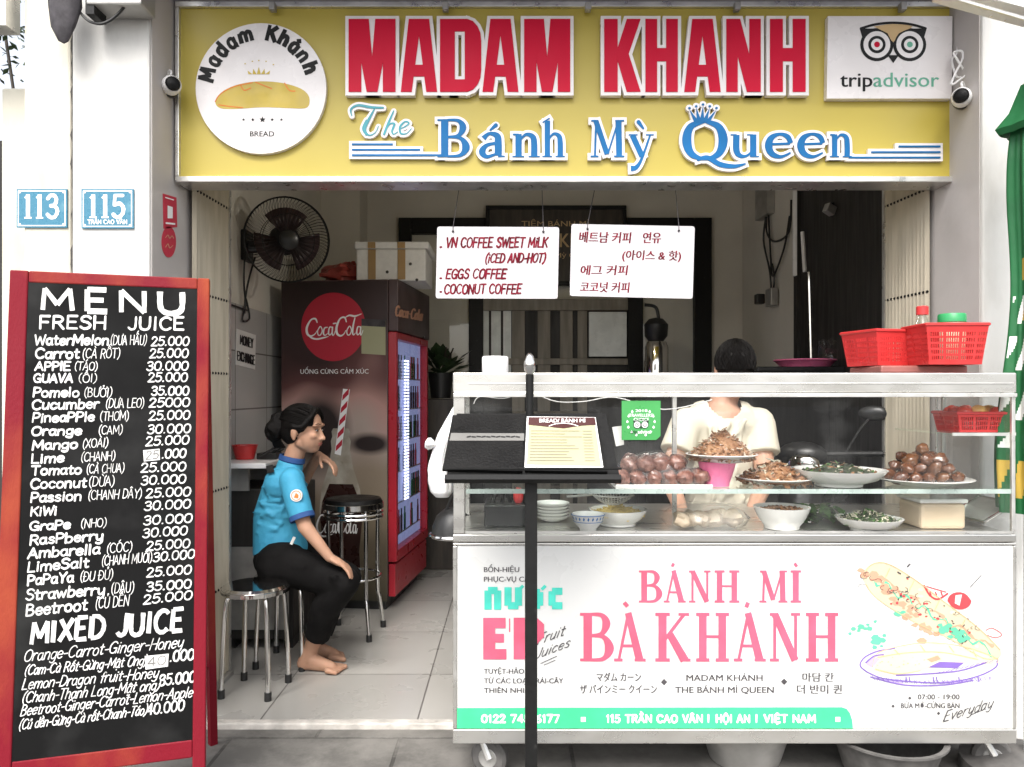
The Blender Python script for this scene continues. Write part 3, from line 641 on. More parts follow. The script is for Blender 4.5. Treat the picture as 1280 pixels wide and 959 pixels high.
# red block letters on white stand-off plates
def block(ch, x0, x1, y0, y1):
    w = x1 - x0; h = y1 - y0; P = []
    X = lambda q: x0 + q * w
    Y = lambda q: y0 + q * h
    if ch == 'M':
        P = [[(0, 0), (.27, 0), (.27, 1), (0, 1)], [(.73, 0), (1, 0), (1, 1), (.73, 1)], [(.1, 0), (.43, 0), (.565, 1), (.385, 1)], [(.57, 0), (.9, 0), (.615, 1), (.435, 1)]]
    elif ch == 'A': P = [[(.22, 0), (.56, 0), (.30, 1), (0, 1)], [(.44, 0), (.78, 0), (1, 1), (.70, 1)], [(.25, .63), (.75, .63), (.75, .79), (.25, .79)]]
    elif ch == 'D':
        P = [[(0, 0), (.36, 0), (.36, 1), (0, 1)], [(.3, 0), (.66, 0), (.8, .17), (.3, .17)], [(.3, .83), (.8, .83), (.66, 1), (.3, 1)], [(.64, .0), (.86, .07), (1, .24), (1, .76), (.86, .93), (.64, 1), (.64, .83)]]
        P[3] = [(.60, .04), (.66, 0), (.80, .03), (.91, .10), (.98, .19), (1, .3), (1, .7), (.98, .81), (.91, .90), (.80, .97), (.66, 1), (.60, .96)]
    elif ch == 'K': P = [[(0, 0), (.37, 0), (.37, 1), (0, 1)], [(.62, 0), (1, 0), (.66, .5), (.30, .5)], [(.30, .46), (.66, .46), (1, 1), (.62, 1)]]
    elif ch == 'H': P = [[(0, 0), (.36, 0), (.36, 1), (0, 1)], [(.64, 0), (1, 0), (1, 1), (.64, 1)], [(.3, .40), (.7, .40), (.7, .58), (.3, .58)]]
    elif ch == 'N': P = [[(0, 0), (.33, 0), (.33, 1), (0, 1)], [(.67, 0), (1, 0), (1, 1), (.67, 1)], [(.05, 0), (.4, 0), (.95, 1), (.6, 1)]]
    return [[(X(a), Y(b)) for a, b in p] for p in P]
def grow_poly(p, d):
    c = (sum(a for a, b in p) / len(p), sum(b for a, b in p) / len(p)); n = len(p); out = []
    for i in range(n):
        a, b, e = Vector(p[i - 1]), Vector(p[i]), Vector(p[(i + 1) % n]); t1 = (b - a).normalized(); t2 = (e - b).normalized()
        n1 = Vector((t1.y, -t1.x)); n2 = Vector((t2.y, -t2.x))
        if n1.dot(b - Vector(c)) < 0: n1 = -n1
        if n2.dot(b - Vector(c)) < 0: n2 = -n2
        m = (n1 + n2); m = m.normalized() if m.length > 1e-6 else n1
        out.append(tuple(b + m * d / max(.5, m.dot(n1))))
    return out
word = [('M', 438, 496), ('A', 502.5, 547.5), ('D', 551, 602), ('A', 603.5, 648), ('M', 655, 712), ('K', 754, 799), ('H', 805, 845), ('A', 853, 898), ('N', 905, 947.5), ('H', 959, 1003)]
mbw = MB(); mbr = MB()
for i, (c, x0, x1) in enumerate(word):
    for k, p in enumerate(block(c, x0, x1, 29, 119)):
        mbw.flat(grow_poly(p, 4.2), f, .030 + .0001 * k + .00045 * (i % 2), .026); mbr.flat(p, f, .0335 + .00012 * k, .003)
mbw.build('letter_backing', 'sign_white', sg); mbr.build('red_lettering', 'sign_red', sg)
# blue serif words with white outline
mbw = MB(); mbb = MB()
items = [('B', 547, 588.5, 151, 199), ('a', 598, 631.5, 168.5, 199), ('n', 640, 675, 168.5, 199), ('h', 676.5, 706, 150, 199), ('M', 737, 780, 152, 199), ('y', 783, 816.5, 169, 199),
         ('Q', 850, 909, 154, 201), ('u', 911, 947, 169, 199), ('e', 953, 990, 169, 199), ('e', 993, 1030, 169, 199), ('n', 1034, 1062, 169, 199)]
for i, (c, x0, x1, y0, y1) in enumerate(items):
    serif(mbw, c, f, x0, x1, y0, y1, .018 + .0008 * (i % 2), 3.0, .016); serif(mbb, c, f, x0, x1, y0, y1, .0215, -.45, .002)
for x0, y0, x1, y1 in ((620, 159, 613, 165), (797, 155, 803, 163)):
    mbw.ribbon([(x0, y0), (x1, y1)], 3.4, f, .0195, .016, 'round', 3); mbb.ribbon([(x0, y0), (x1, y1)], [5, 2.4], f, .022, .002)
for dx, L in ((0, [(441, 492, 182.5), (441, 526, 189.3), (441, 556, 196)]), (1, [(1120, 1172, 185.2), (1086, 1172, 192.3), (1058, 1172, 199)])):
    for x0, x1, y in L:
        mbw.flat([(x0 - 3.5, y - 4.4), (x1 + 3.5, y - 4.4), (x1 + 3.5, y + 4.2), (x0 - 3.5, y + 4.2)], f, .0165 + .0002 * (y % 5), .015); mbb.ribbon([(x0, y), (x1, y)], 2.3, f, .0205, .001, 'butt')
for a in range(5):     # crown over the Q
    x = 862 + a * 7.5; dx = (a - 2) * 4.2
    tip = (877 + dx * 2.0, 135 + abs(a - 2) * 2.2)
    p = [(869 + a * 3.3 - 3, 155), (869 + a * 3.3 + 3.4, 155), tip]
    mbb.flat(p, f, .0222 + .0001 * a, .002); mbw.flat(grow_poly(p, 2.6), f, .0182 + .0002 * a, .016); mbw.ribbon([(tip[0] - .4, tip[1] - 2), (tip[0] + .4, tip[1] - 2)], 8, f, .0196 + .0002 * a, .016)
    mbb.ribbon([(tip[0] - .3, tip[1] - 1.6), (tip[0] + .3, tip[1] - 1.6)], 2.8, f, .0226, .001)
mbw.build('white_outline', 'sign_white', sg); mbb.build('blue_lettering', 'sign_blue', sg)
mbw = MB(); mbb = MB()
script = [[(441, 147, 1.2), (440, 139, 2.4), (449, 134, 3), (465, 136.5, 3.2), (480, 137, 2.2)], [(469, 139, 1.5), (463, 150, 3.2), (457, 163, 3.8), (462, 171, 2), (470, 168, 1), (474, 160, 1)], [(459, 152, 1.2), (455, 163, 2.6), (459, 171, 1.6)],
          [(493, 141, 1.4), (487, 155, 2.8), (481, 170, 2.6)], [(483, 164, 1), (489, 157, 1.6), (494, 157.5, 2.6), (491, 166, 2.4), (493, 170, 1.4), (498, 167, 1)],
          [(500, 164, 1), (508, 160, 1.6), (512, 156, 1.8), (507, 154.5, 1.8), (501, 161, 2.8), (502, 169, 2.2), (509, 169, 1.2), (515, 163, .9)]]
for k, st in enumerate(script):
    q = smooth_pts(st, k=5); mbw.ribbon([(a, b) for a, b, c in q], [c for a, b, c in q], f, .0165 + .0002 * k, .015, 'round', 2.8); mbb.ribbon([(a, b) for a, b, c in q], [c for a, b, c in q], f, .0195 + .0001 * k, .001)
mbw.build('script_outline', 'sign_white', sg); mbb.build('script_lettering', 'sign_teal', sg)
# round logo plate
ds = MB(); cx, cy, r = 328.5, 113.5, 81
ds.flat([(cx + r * math.cos(R(a)), cy + r * math.sin(R(a))) for a in range(0, 360, 5)], f, .022, .021); disc = ds.build('round_plate', 'sign_white', sg)
mb = MB()
txt = 'Madam Khánh'; rad = 58; ang = [167, 150.5, 136.5, 122.5, 106, 0, 77, 63, 49, 35.5, 20.5]; wid = [15, 10.5, 10.5, 10.5, 16, 0, 12.5, 10.5, 10.5, 10.5, 10.5]
for c, a, w_ in zip(txt, ang, wid):
    if c == ' ': continue
    ca, sa = math.cos(R(a)), math.sin(R(a)); ux, uy = sa, ca
    ff = (lambda ox, oy, ux, uy: (lambda x, y, h=0: f(ox + x * ux + y * -uy * 1.0, oy + x * uy + y * ux, h)))(cx - 1 + rad * ca, cy - 2 - rad * sa, ux, uy); ff.n = f.n
    hand(mb, c, ff, -w_ / 2, 0, w_ / 2, 0, 19, 4.3, lift=.0232, jit=0, cap='butt', grow=.45)
typeset(mb, 'BREAD', f, 315, 173, 6.6, 345, offset=.012, lift=.0232)
for x, s in ((307, 2), (318.5, 2.4), (330.5, 4.2), (342.5, 2.4), (354, 2)):
    mb.flat([(x + (s if k % 2 == 0 else s * .42) * math.sin(R(36 * k)), 152.3 - (s if k % 2 == 0 else s * .42) * math.cos(R(36 * k))) for k in range(10)], f, .0232)
mb.build('black_print', 'black_ink', disc)
mb = MB(); lo = smooth_pts([(272, 130), (279, 119), (296, 110), (322, 105), (350, 106), (374, 112), (386, 120), (389, 130), (384, 138), (362, 138), (330, 137), (298, 139), (278, 138)], True, 4)[:-1]
mb.flat(lo, f, .0230)
for k in range(5):
    x = 326 + (k - 2) * 5.2; mb.flat([(x - 2.6, 96), (x + 2.6, 96), (326 + (k - 2) * 7, 87 + abs(k - 2) * 2.2)], f, .0231 + .0001 * k)
for x, y in ((309, 83), (318, 80), (335, 80), (344, 84), (326, 79)): mb.ribbon([(x - .2, y), (x + .2, y)], 1.6, f, .023)
mb.build('gold_loaf_print', 'gold', disc)
mb = MB()
for st in ([(272, 130), (278, 121), (294, 112), (318, 106.5)], [(303, 109), (308, 116), (316, 113)], [(322, 106), (332, 110), (342, 114)], [(358, 107), (364, 116), (371, 117)], [(276, 134), (290, 136), (306, 137.5)]):
    mb.ribbon(smooth_pts(st), 1.3, f, .0236)
mb.build('orange_line_print', 'orange_ink', disc)
# white guest-review plate with an owl
mb = MB(); mb.flat([(1031, 25), (1185, 25), (1184, 127), (1029.5, 127)], f, .03, .029); tp = mb.build('square_plate', 'sign_white', sg)
def owl(mk, cx, cy, s, f, h, pink='sign_red', green='trip_green', parent=None):
    B, Wt, T = MB(), MB(), MB()
    circ = lambda x, y, r: [(x + r * math.cos(R(a)), y + r * math.sin(R(a))) for a in range(0, 360, 12)]
    for sx in (-1, 1):
        x = cx + sx * 20.3 * s; y = cy
        B.flat([(cx + sx * 20 * s, y - 20 * s), (cx + sx * 41.5 * s, y - 20 * s), (cx + sx * 38 * s, y - 8 * s), (cx + sx * 33 * s, y - 10 * s)], f, h)
        B.flat(circ(x, y, 20.5 * s), f, h + .0002); Wt.flat(circ(x, y, 16.6 * s), f, h + .0006)
        B.flat(circ(x, y, 10.8 * s), f, h + .001); Wt.flat(circ(x, y, 7.2 * s), f, h + .0014)
    B.flat([(cx - 7 * s, cy + 13 * s), (cx + 7 * s, cy + 13 * s), (cx, cy + 23 * s)], f, h + .0004)
    B.ribbon(smooth_pts([(cx - 40 * s, cy - 20 * s), (cx - 22 * s, cy - 25 * s), (cx, cy - 27 * s), (cx + 22 * s, cy - 25 * s), (cx + 40 * s, cy - 20 * s)]), 3 * s, f, h + .0007)
    T.flat(smooth_pts([(cx - 24 * s, cy - 22.5 * s), (cx, cy - 25.5 * s), (cx + 24 * s, cy - 22.5 * s), (cx + 7 * s, cy - 14 * s), (cx, cy - 3 * s), (cx - 7 * s, cy - 14 * s)], False, 3), f, h + .0003)
    B.build('owl_outline', mk[0], parent); Wt.build('owl_eye_ring', mk[1], parent)
    if mk[2]: T.build('owl_brow', mk[2], parent)
    else: T.bm.free()
    for sx, mm in ((-1, pink), (1, green)):
        q = MB(); q.flat(circ(cx + sx * 20.3 * s, cy, 3.6 * s), f, h + .0018); q.build('owl_pupil', mm, parent)
owl(('black_ink', 'sign_white', 'tan_ink'), 1111.5, 60.5, 1.0, f, .031, parent=tp)
mb = MB(); typeset(mb, 'trip', f, 1046, 112.5, 18.5, 1085.5, offset=.018, lift=.0312); mb.build('black_lettering', 'black_ink', tp)
mb = MB(); typeset(mb, 'advisor', f, 1087, 112.5, 18.5, 1168, offset=.012, lift=.0312); mb.build('green_lettering', 'trip_green', tp)

# fascia strip, awning edge and the loose fittings round the sign
t = thing('awning', (0.1, 3.0, 2.79), 'blue corrugated awning sheet above the yellow sign, its unseen front added for shade', 'awning')
mb = MB()  # front part runs out of view, added to shade the sign
for i in range(60):
    x0 = -1.29 + i * 2.97 / 60; x1 = x0 + 2.97 / 60; z = 2.805
    mb.poly3([(x0, 2.42, z + .02), ((x0 + x1) / 2, 2.42, z + .04), ((x0 + x1) / 2, 3.3, z + .10), (x0, 3.3, z + .08)]); mb.poly3([((x0 + x1) / 2, 2.42, z + .04), (x1, 2.42, z + .02), (x1, 3.3, z + .08), ((x0 + x1) / 2, 3.3, z + .10)])
o = mb.build('corrugated_sheet', 'blue_roof', t, recalc=False); o.modifiers.new('s', 'SOLIDIFY').thickness = .002
mb = MB(); mb.bx(-1.29, 1.68, 3.07, 3.10, 2.775, 2.80); mb.build('rail', 'alu', t)
a = W(1188, -6, 2.6); b = W(1300, 27, 2.3); c_ = W(1300, -30, 2.3); d_ = W(1188, -40, 2.6)
t = thing('white_beam', (1.5, 2.5, 2.55), 'white slanting awning beam in the top right corner', 'beam')
mb = MB(); mb.tube([W(1175, -14, 2.62), W(1330, 26, 2.35)], .045, 4); mb.build('beam_profile', 'alu', t); mb = MB(); mb.tube([W(1190, -3, 2.55), W(1330, 38, 2.3)], .006, 6); mb.build('edge_lip', 'alu', t)
def camera_dome(px, py, d, side, lab):
    p = W(px, py, d); t = thing('security_camera', p, lab, 'security camera', 'small white security cameras beside the sign')
    ax = Vector((side * .55, -.8, -.12)).normalized()
    mb = MB(); mb.lathe([(0, 0), (.036, 0), (.036, .022), (.030, .028)], p - ax * .052, 20, ax); mb.build('base', 'black_pl', t, True)
    mb = MB(); mb.lathe([(0, 0), (.029, 0), (.035, .02), (.034, .045), (.027, .06)], p - ax * .028, 20, ax); mb.build('housing', 'white_pl', t, True)
    mb = MB(); mb.lathe([(.0245, 0), (.022, .007), (.013, .012), (0, .014)], p + ax * .0315, 20, ax); mb.build('lens', 'vinyl', t, True)
    mb = MB(); q = p + Vector((0, 0, .045)); mb.tube(smooth_pts([tuple(p + Vector((-side * .02, .01, .02))), tuple(q), tuple(q + Vector((-side * .015, .02, .02))), tuple(q + Vector((-side * .03, .03, .0)))]), .004, 6); mb.build('cable', 'white_pl', t, True)
camera_dome(214, 107, 2.86, 1, 'white security camera fixed left of the yellow sign')
camera_dome(1202, 122, 2.82, -1, 'white security camera fixed right of the yellow sign')
mb = MB(); z0 = W(1196, 3, 2.9)
mb.tube(smooth_pts([tuple(W(1200, 5, 2.9)), tuple(W(1199, 40, 2.9)), tuple(W(1196, 66, 2.9)), tuple(W(1190, 75, 2.89)), tuple(W(1196, 96, 2.88)), tuple(W(1206, 92, 2.87)), tuple(W(1196, 74, 2.86)), tuple(W(1192, 66, 2.87)), tuple(W(1202, 64, 2.86)), tuple(W(1203, 74, 2.86)), tuple(W(1194, 92, 2.86)), tuple(W(1190, 106, 2.86)), tuple(W(1210, 94, 2.85)), tuple(W(1219, 108, 2.84))]), .004, 6)
tag(mb.build('looped_cable', 'white_pl', smooth=True), 'white looped cable hanging above the right security camera', 'cable')
t = thing('junction_box', W(150, 10, 2.7), 'grey metal box at the top of the house number 115 pillar', 'box')
mb = MB(); mb.box(W(152, -8, 2.69), (.19, .11, .13)); mb.build('housing', 'tin', t, bevel=.006)
mb = MB(); mb.box(W(120, 10, 2.68), (.03, .08, .08)); mb.build('bracket', 'black_mt', t)
mb = MB(); mb.tube(smooth_pts([tuple(W(92, -12, 2.68)), tuple(W(96, 8, 2.68)), tuple(W(108, 24, 2.67)), tuple(W(124, 30, 2.66)), tuple(W(140, 24, 2.66)), tuple(W(156, 8, 2.66)), tuple(W(164, -8, 2.66))]), .005, 6)
tag(mb.build('hanging_cable', 'cable', smooth=True), 'black cable drooping in front of the grey box', 'cable')
mb = MB()
mb.lathe([(0, -.13), (.018, -.12), (.04, -.07), (.055, 0), (.06, .1), (0, .12)], W(80, 8, 2.66), 14, sy=.45, wob=lambda a, z: 1 + .15 * math.sin(3 * a + z * 20))
tag(mb.build('grey_cloth', 'grey_ink', smooth=True), 'dark grey cloth hanging at the top of the left pillars', 'cloth')
# house number plates
def plate(x0, x1, y0, y1, d, num, street, lab):
    p = W((x0 + x1) / 2, (y0 + y1) / 2, d); t = thing('house_number_plate', p, lab, 'number plate', 'blue enamel house number plates'); f = front(d)
    mb = MB(); mb.flat([(x0, y0), (x1, y0), (x1, y1), (x0, y1)], f, .006, .006); mb.build('plate', 'plate_blue', t)
    mb = MB(); i = 2.4; mb.ribbon([(x0 + i, y0 + i), (x1 - i, y0 + i), (x1 - i, y1 - i), (x0 + i, y1 - i)], 1.2, f, .0066, closed=True)
    for x, y in ((x0 + 4, y0 + 4), (x1 - 4, y0 + 4), (x0 + 4, y1 - 4), (x1 - 4, y1 - 4)): mb.ribbon([(x - .5, y), (x + .5, y)], 2.6, f, .0069)
    w = (x1 - x0); bx = [.15, .38, .60]; yb = y0 + (.74 if street else .77) * (y1 - y0); yt = y0 + .14 * (y1 - y0)
    for c, q in zip(num, bx):
        xx = x0 + q * w; hh = yb - yt
        if c == '1':
            mb.ribbon([(xx + 5, yt), (xx + 5, yb)], 5, f, .0067, cap='butt'); mb.ribbon([(xx + .5, yb - 1), (xx + 9.5, yb - 1)], 2, f, .0070, cap='butt'); mb.ribbon([(xx + 1, yt + 4.5), (xx + 5, yt + .8)], 2, f, .0071, cap='butt')
        else: hand(mb, c, f, xx, yb - 1.4, xx + 14.5, yb - 1.4, hh - 2.6, 4.6, jit=0, lift=.0067)
    if street: hand(mb, 'TRẦN CAO VÂN', f, x0 + 8, y1 - 5.5, x1 - 8, y1 - 5.5, 5, 1.0, jit=0, lift=.0067)
    mb.build('white_numerals', 'white_ink', t)
plate(22, 85, 237, 285, PF + .009, '113', None, 'blue enamel plate reading 113 on the cream pillar')
plate(103, 168, 237, 286, PF - .001, '115', 1, 'blue enamel plate reading 115 on the white pillar')
rp = plane((-1.2945, 3, 1), (1, 0, 0))
t = thing('sticker', rp(212, 268, 0), 'red rectangular sticker on the grey side of the left pillar', 'sticker')
mb = MB(); mb.flat([(203, 242), (220, 247), (221, 284), (204, 286)], rp, .002, .001); mb.build('backing', 'red_st', t)
mb = MB(); mb.flat([(208.5, 257), (215, 259), (215, 273), (208.5, 273)], rp, .003); mb.ribbon([(207, 279), (217, 280)], 2.2, rp, .003)
mb.ribbon([(206, 247), (216, 250)], 1.3, rp, .003); mb.build('white_print', 'white_ink', t)
t = thing('sticker', rp(211, 302, 0), 'red round sticker below the rectangular one on the left pillar', 'sticker')
mb = MB(); mb.flat([(210.5 + 9 * math.cos(R(a)), 302.5 + 19.5 * math.sin(R(a))) for a in range(0, 360, 12)], rp, .002, .001); mb.build('backing', 'red_st', t)
mb = MB(); mb.ribbon(smooth_pts([(206, 297), (209, 294), (211, 298), (214, 295), (216, 298)]), .9, rp, .003); mb.ribbon(smooth_pts([(206, 309), (209, 305), (211, 310), (215, 307)]), .9, rp, .003); mb.build('pale_print', 'salmon', t)

# ============================================================ BACK OF THE SHOP
BW = 5.995
fb = front(BW)
t = thing('inner_door', (W(694, 0, BW).x, BW, FZ), 'black framed glazed doorway in the back wall of the shop', 'door')
def bar(mb, x0, x1, y0, y1, d, th):
    a, b = W(x0, y0, d), W(x1, y1, d); mb.bx(a.x, b.x, d, d + th, b.z, a.z)
mb = MB(); zb = 690; df = BW - .06
bar(mb, 498, 514, 272, zb, df, .057); bar(mb, 868, 890, 272, zb, df, .057); bar(mb, 514, 868, 272, 292, df, .057); bar(mb, 586, 604, 372, zb, df + .003, .05); bar(mb, 785, 804, 372, zb, df + .003, .05)
mb.build('door_frame', 'black_mt', t, bevel=.004)
mb = MB(); bar(mb, 604, 785, 374, 388, df + .006, .05); bar(mb, 604, 785, 448, 456, df + .01, .045); mb.build('cross_rail', 'wood_mid', t, bevel=.003)
mb = MB(); bar(mb, 514, 586, 292, zb, BW - .02, .012); bar(mb, 804, 868, 292, zb, BW - .02, .012); bar(mb, 586, 785, 292, 374, BW - .02, .012); mb.build('fixed_pane', 'leaf_pane' if 'leaf_pane' in M else 'glass', t)
mb = MB()
for x0, x1, dd in ((640, 656, 0), (672, 688, 0), (700, 716, 0), (722, 734, .004)): bar(mb, x0, x1, 388, zb, BW - .03 + dd, .02)
for i in range(5): bar(mb, 640, 734, 470 + i * 44, 474 + i * 44, BW - .034, .02)
mb.build('slat_panel', 'wood_mid', t, bevel=.003)
mb = MB(); bar(mb, 604, 785, 388, zb, BW - .008, .004); mb.build('dark_backing', 'dark_wall', t)
mb = MB()
for x0, x1 in ((604, 611), (614, 626), (629, 639)): bar(mb, x0, x1, 388, 470, BW - .016, .006)
mb.build('bright_pane', 'bright_pane', t)  # pale colour of these strips stands for back-light in the doorway
mb = MB(); a, b = W(736, 390, BW - .09), W(785, 446, BW - .09)
mb.bx(a.x, b.x - .01, BW - .10, BW - .085, b.z, a.z); tag(mb.build('white_board', 'bright_pane', bevel=.004), 'plain white board leaning inside the back doorway', 'board')
# carved name board over the door
t = thing('name_board', (W(695, 0, 5.85).x, 5.85, W(0, 352, 5.85).z), 'dark wooden name board with gold lettering above the back doorway', 'sign')
f = front(5.86)
mb = MB(); a, b = W(612, 262, 5.86), W(778, 352, 5.86); mb.bx(a.x, b.x, 5.86, 5.90, b.z, a.z); mb.build('board', 'wood_dark', t)
mb = MB(); w_ = .03
for q in ((a.x - w_, b.x + w_, a.z, a.z + w_), (a.x - w_, b.x + w_, b.z - w_, b.z), (a.x - w_, a.x, b.z, a.z), (b.x, b.x + w_, b.z, a.z)): mb.bx(q[0], q[1], 5.845, 5.905, q[2], q[3])
mb.build('moulding', 'black_mt', t, bevel=.006)
mb = MB(); typeset(mb, 'TIỆM BÁNH MÌ', f, 652, 283, 7, 736, offset=.01); typeset(mb, 'MADAM KHÁNH', f, 622, 309, 18, 768, offset=.015); typeset(mb, 'The Bánh Mỳ Queen', f, 650, 322, 6, 740); typeset(mb, 'tel', f, 668, 334, 6, 682); mb.build('gold_lettering', 'tan_ink', t)
# things standing at the back
t = thing('coffee_grinder', W(822, 500, 5.4), 'steel coffee grinder with a black hopper inside the back doorway', 'grinder')
p = W(820, 470, 5.4)
mb = MB(); mb.lathe([(0, 0), (.085, 0), (.085, .20), (.07, .24), (0, .24)], p, 20); mb.build('body', 'chrome', t, True)
mb = MB(); mb.lathe([(.05, .24), (.08, .28), (.085, .36), (.05, .40), (0, .41)], p, 20); mb.build('hopper', 'black_pl', t, True)
mb = MB(); mb.tube(smooth_pts([tuple(p + Vector((.02, 0, .38))), tuple(p + Vector((.0, 0, .48))), tuple(p + Vector((-.08, 0, .5)))]), .012, 8); mb.build('handle', 'black_pl', t, True)
mb = MB(); q = W(820, 470, 5.4); mb.bx(q.x - .12, 1.79, 5.2, 5.7, q.z - .05, q.z - .003); mb.bx(q.x - .1, 1.78, 5.22, 5.68, FZ, q.z - .053)
tag(mb.build('back_cabinet', 'dark_wall', bevel=.004), 'dark cabinet under the steel coffee grinder', 'cabinet')
t = thing('potted_plant', W(551, 470, 5.5), 'dark leafy pot plant beside the drinks fridge at the back', 'plant'); p = W(551, 470, 5.5)
mb = MB(); mb.lathe([(0, -.16), (.07, -.16), (.09, .02), (.08, .02), (.07, -.01), (0, -.01)], p, 16); mb.build('pot', 'black_pl', t, True)
mb = MB()
for i in range(34):
    a = rnd.uniform(0, 6.28); el = rnd.uniform(.2, 1.25); L = rnd.uniform(.06, .24); dr = Vector((math.cos(a) * math.cos(el), math.sin(a) * math.cos(el), math.sin(el))); c = p + dr * L; w = dr.cross(Vector((0, 0, 1))).normalized() * .045
    mb.poly3([c - dr * .07, c - w, c + dr * .08 - Vector((0, 0, .02)), c + w])
mb.build('foliage', 'leaf', t, recalc=False)
mb = MB()
for i in range(6):
    a = i * 1.05; mb.tube([p, p + Vector((math.cos(a) * .09, math.sin(a) * .09, .2))], .006, 5)
mb.build('stem', 'wood_dark', t)
mb = MB(); mb.bx(p.x - .14, p.x + .14, 5.4, 5.66, FZ, p.z - .165); tag(mb.build('plant_stand', 'wood_dark', bevel=.005), 'dark wooden stand under the pot plant', 'stand')
# right wall: cables, box, pipe, lamps, cabinet
fr = plane((1.795, 5, 1), (-1, 0, 0))
mb = MB(); a = fr(954, 232, .0); b = fr(975, 262, 0); mb.bx(1.74, 1.797, 5.25, 5.5, b.z, a.z + .08); tag(mb.build('switch_box', 'tin', bevel=.005), 'grey electric box high on the right wall above black cables', 'electric box')
mb = MB()
for path in ([(962, 262), (962, 290), (972, 302), (990, 290), (993, 250)], [(964, 262), (967, 320), (970, 345), (984, 310), (991, 270)], [(969, 330), (972, 350), (968, 370)], [(962, 265), (958, 300), (966, 340), (968, 372)]):
    mb.tube(smooth_pts([tuple(fr(x, y, .02)) for x, y in path]), .007, 6)
tag(mb.build('cable_bundle', 'cable', smooth=True), 'black cables looping down the right wall', 'cable')
t = thing('wall_socket', fr(966, 375, .0), 'small socket box with adaptor on the right wall below the cables', 'socket')
mb = MB(); mb.box(fr(970, 372, .03), (.05, .12, .12)); mb.build('socket_plate', 'tin', t, bevel=.006); mb = MB(); mb.box(fr(962, 374, .07), (.06, .06, .07)); mb.build('adaptor', 'black_pl', t, bevel=.008)
mb = MB(); mb.tube([(1.76, 4.76, W(0, 225, 4.76).z), (1.76, 4.76, W(0, 345, 4.76).z)], .020, 10); tag(mb.build('wall_pipe', 'white_pl', smooth=True), 'white vertical pipe at the edge of the dark doorway', 'pipe')
mb = MB(); mb.tube([tuple(W(1003, 290, 4.6)), tuple(W(1006, 340, 4.58))], .012, 8); tag(mb.build('lamp_tube', 'white_pl', smooth=True), 'short slanting white tube beside the vertical pipe', 'tube')
mb = MB(); mb.tube([tuple(W(1011, 340, 4.3)), tuple(W(1014, 460, 4.3))], .009, 8); tag(mb.build('chrome_pole', 'chrome', smooth=True), 'thin chrome pole standing behind the pink tray', 'pole')
for px, py, lab in ((1037, 262, 'square spotlight on the dark panel at the right'), (1075, 271, 'small round spotlight on the dark panel at the right')):
    t = thing('spot_lamp', W(px, py, 4.2), lab, 'spotlight'); p = W(px, py, 4.2); q = fr(px, py - 6, 0)
    mb = MB()
    if px < 1050: mb.box(p, (.055, .04, .05), Euler((0, R(25), R(20))).to_matrix())
    else: mb.lathe([(0, 0), (.02, 0), (.026, .04), (.02, .042), (0, .036)], p, 14, (-.3, -1, -.2))
    mb.build('lamp_head', 'tin', t, bevel=.003); mb = MB(); mb.tube([p, Vector((1.781, p.y + .06, p.z + .05))], .008, 6); mb.build('lamp_arm', 'black_mt', t)
t = thing('dark_cabinet', (1.55, 4.3, FZ), 'dark counter along the right wall under the pink tray', 'counter'); zt = W(0, 459, 4.2).z
mb = MB(); mb.bx(1.33, 1.778, 4.30, 4.7, FZ, zt - .03); mb.build('body', 'dark_wall', t, bevel=.004); mb = MB(); mb.bx(1.31, 1.779, 4.10, 4.71, zt - .028, zt); mb.build('worktop', 'black_pl', t, bevel=.006)
mb = MB(); p = W(1006, 459, 4.15); mb.lathe([(0, .003), (.13, .003), (.16, .035), (.17, .038), (.165, .045), (.13, .014), (0, .012)], (p.x * 4.28 / 4.15, 4.28, zt), 28); tag(mb.build('pink_tray', 'pink_pl', smooth=True), 'round pink plastic tray on the dark counter', 'tray')
mb = MB(); mb.ell(W(1041, 440, 4.25), (.07, .06, .075), jit=.8, seg=18, rings=14); mb.ell(W(1043, 452, 4.25), (.05, .05, .05), jit=.6); tag(mb.build('crumpled_bag', 'film', smooth=True), 'crumpled clear plastic bag on the dark counter beside the pink tray', 'bag')
# ceiling lamp just behind the sign
t = thing('ceiling_spot', W(691, 232, 3.6), 'small black dome lamp under the ceiling behind the sign', 'lamp'); p = W(691, 232, 3.6)
mb = MB(); mb.lathe([(0, 0), (.034, .0), (.040, .02), (.03, .045), (0, .05)], p, 20); mb.build('dome', 'lamp_dark', t, True); mb = MB(); mb.lathe([(0, -.003), (.012, -.003), (.012, .001), (0, .001)], p, 12); mb.build('bulb', 'lamp_lit', t); pl_ = bpy.data.lights.new('bulb_light', 'POINT'); pl_.energy = 4.5; pl_.color = (1, .94, .84); pl_.shadow_soft_size = .03; po = bpy.data.objects.new('bulb_light', pl_); COL.objects.link(po); po.parent = t; po.location = (0, 0, -.035); mb = MB(); mb.tube([p + Vector((0, 0, .05)), Vector((p.x, p.y, 3.305))], .006, 6); mb.build('rod', 'lamp_dark', t)

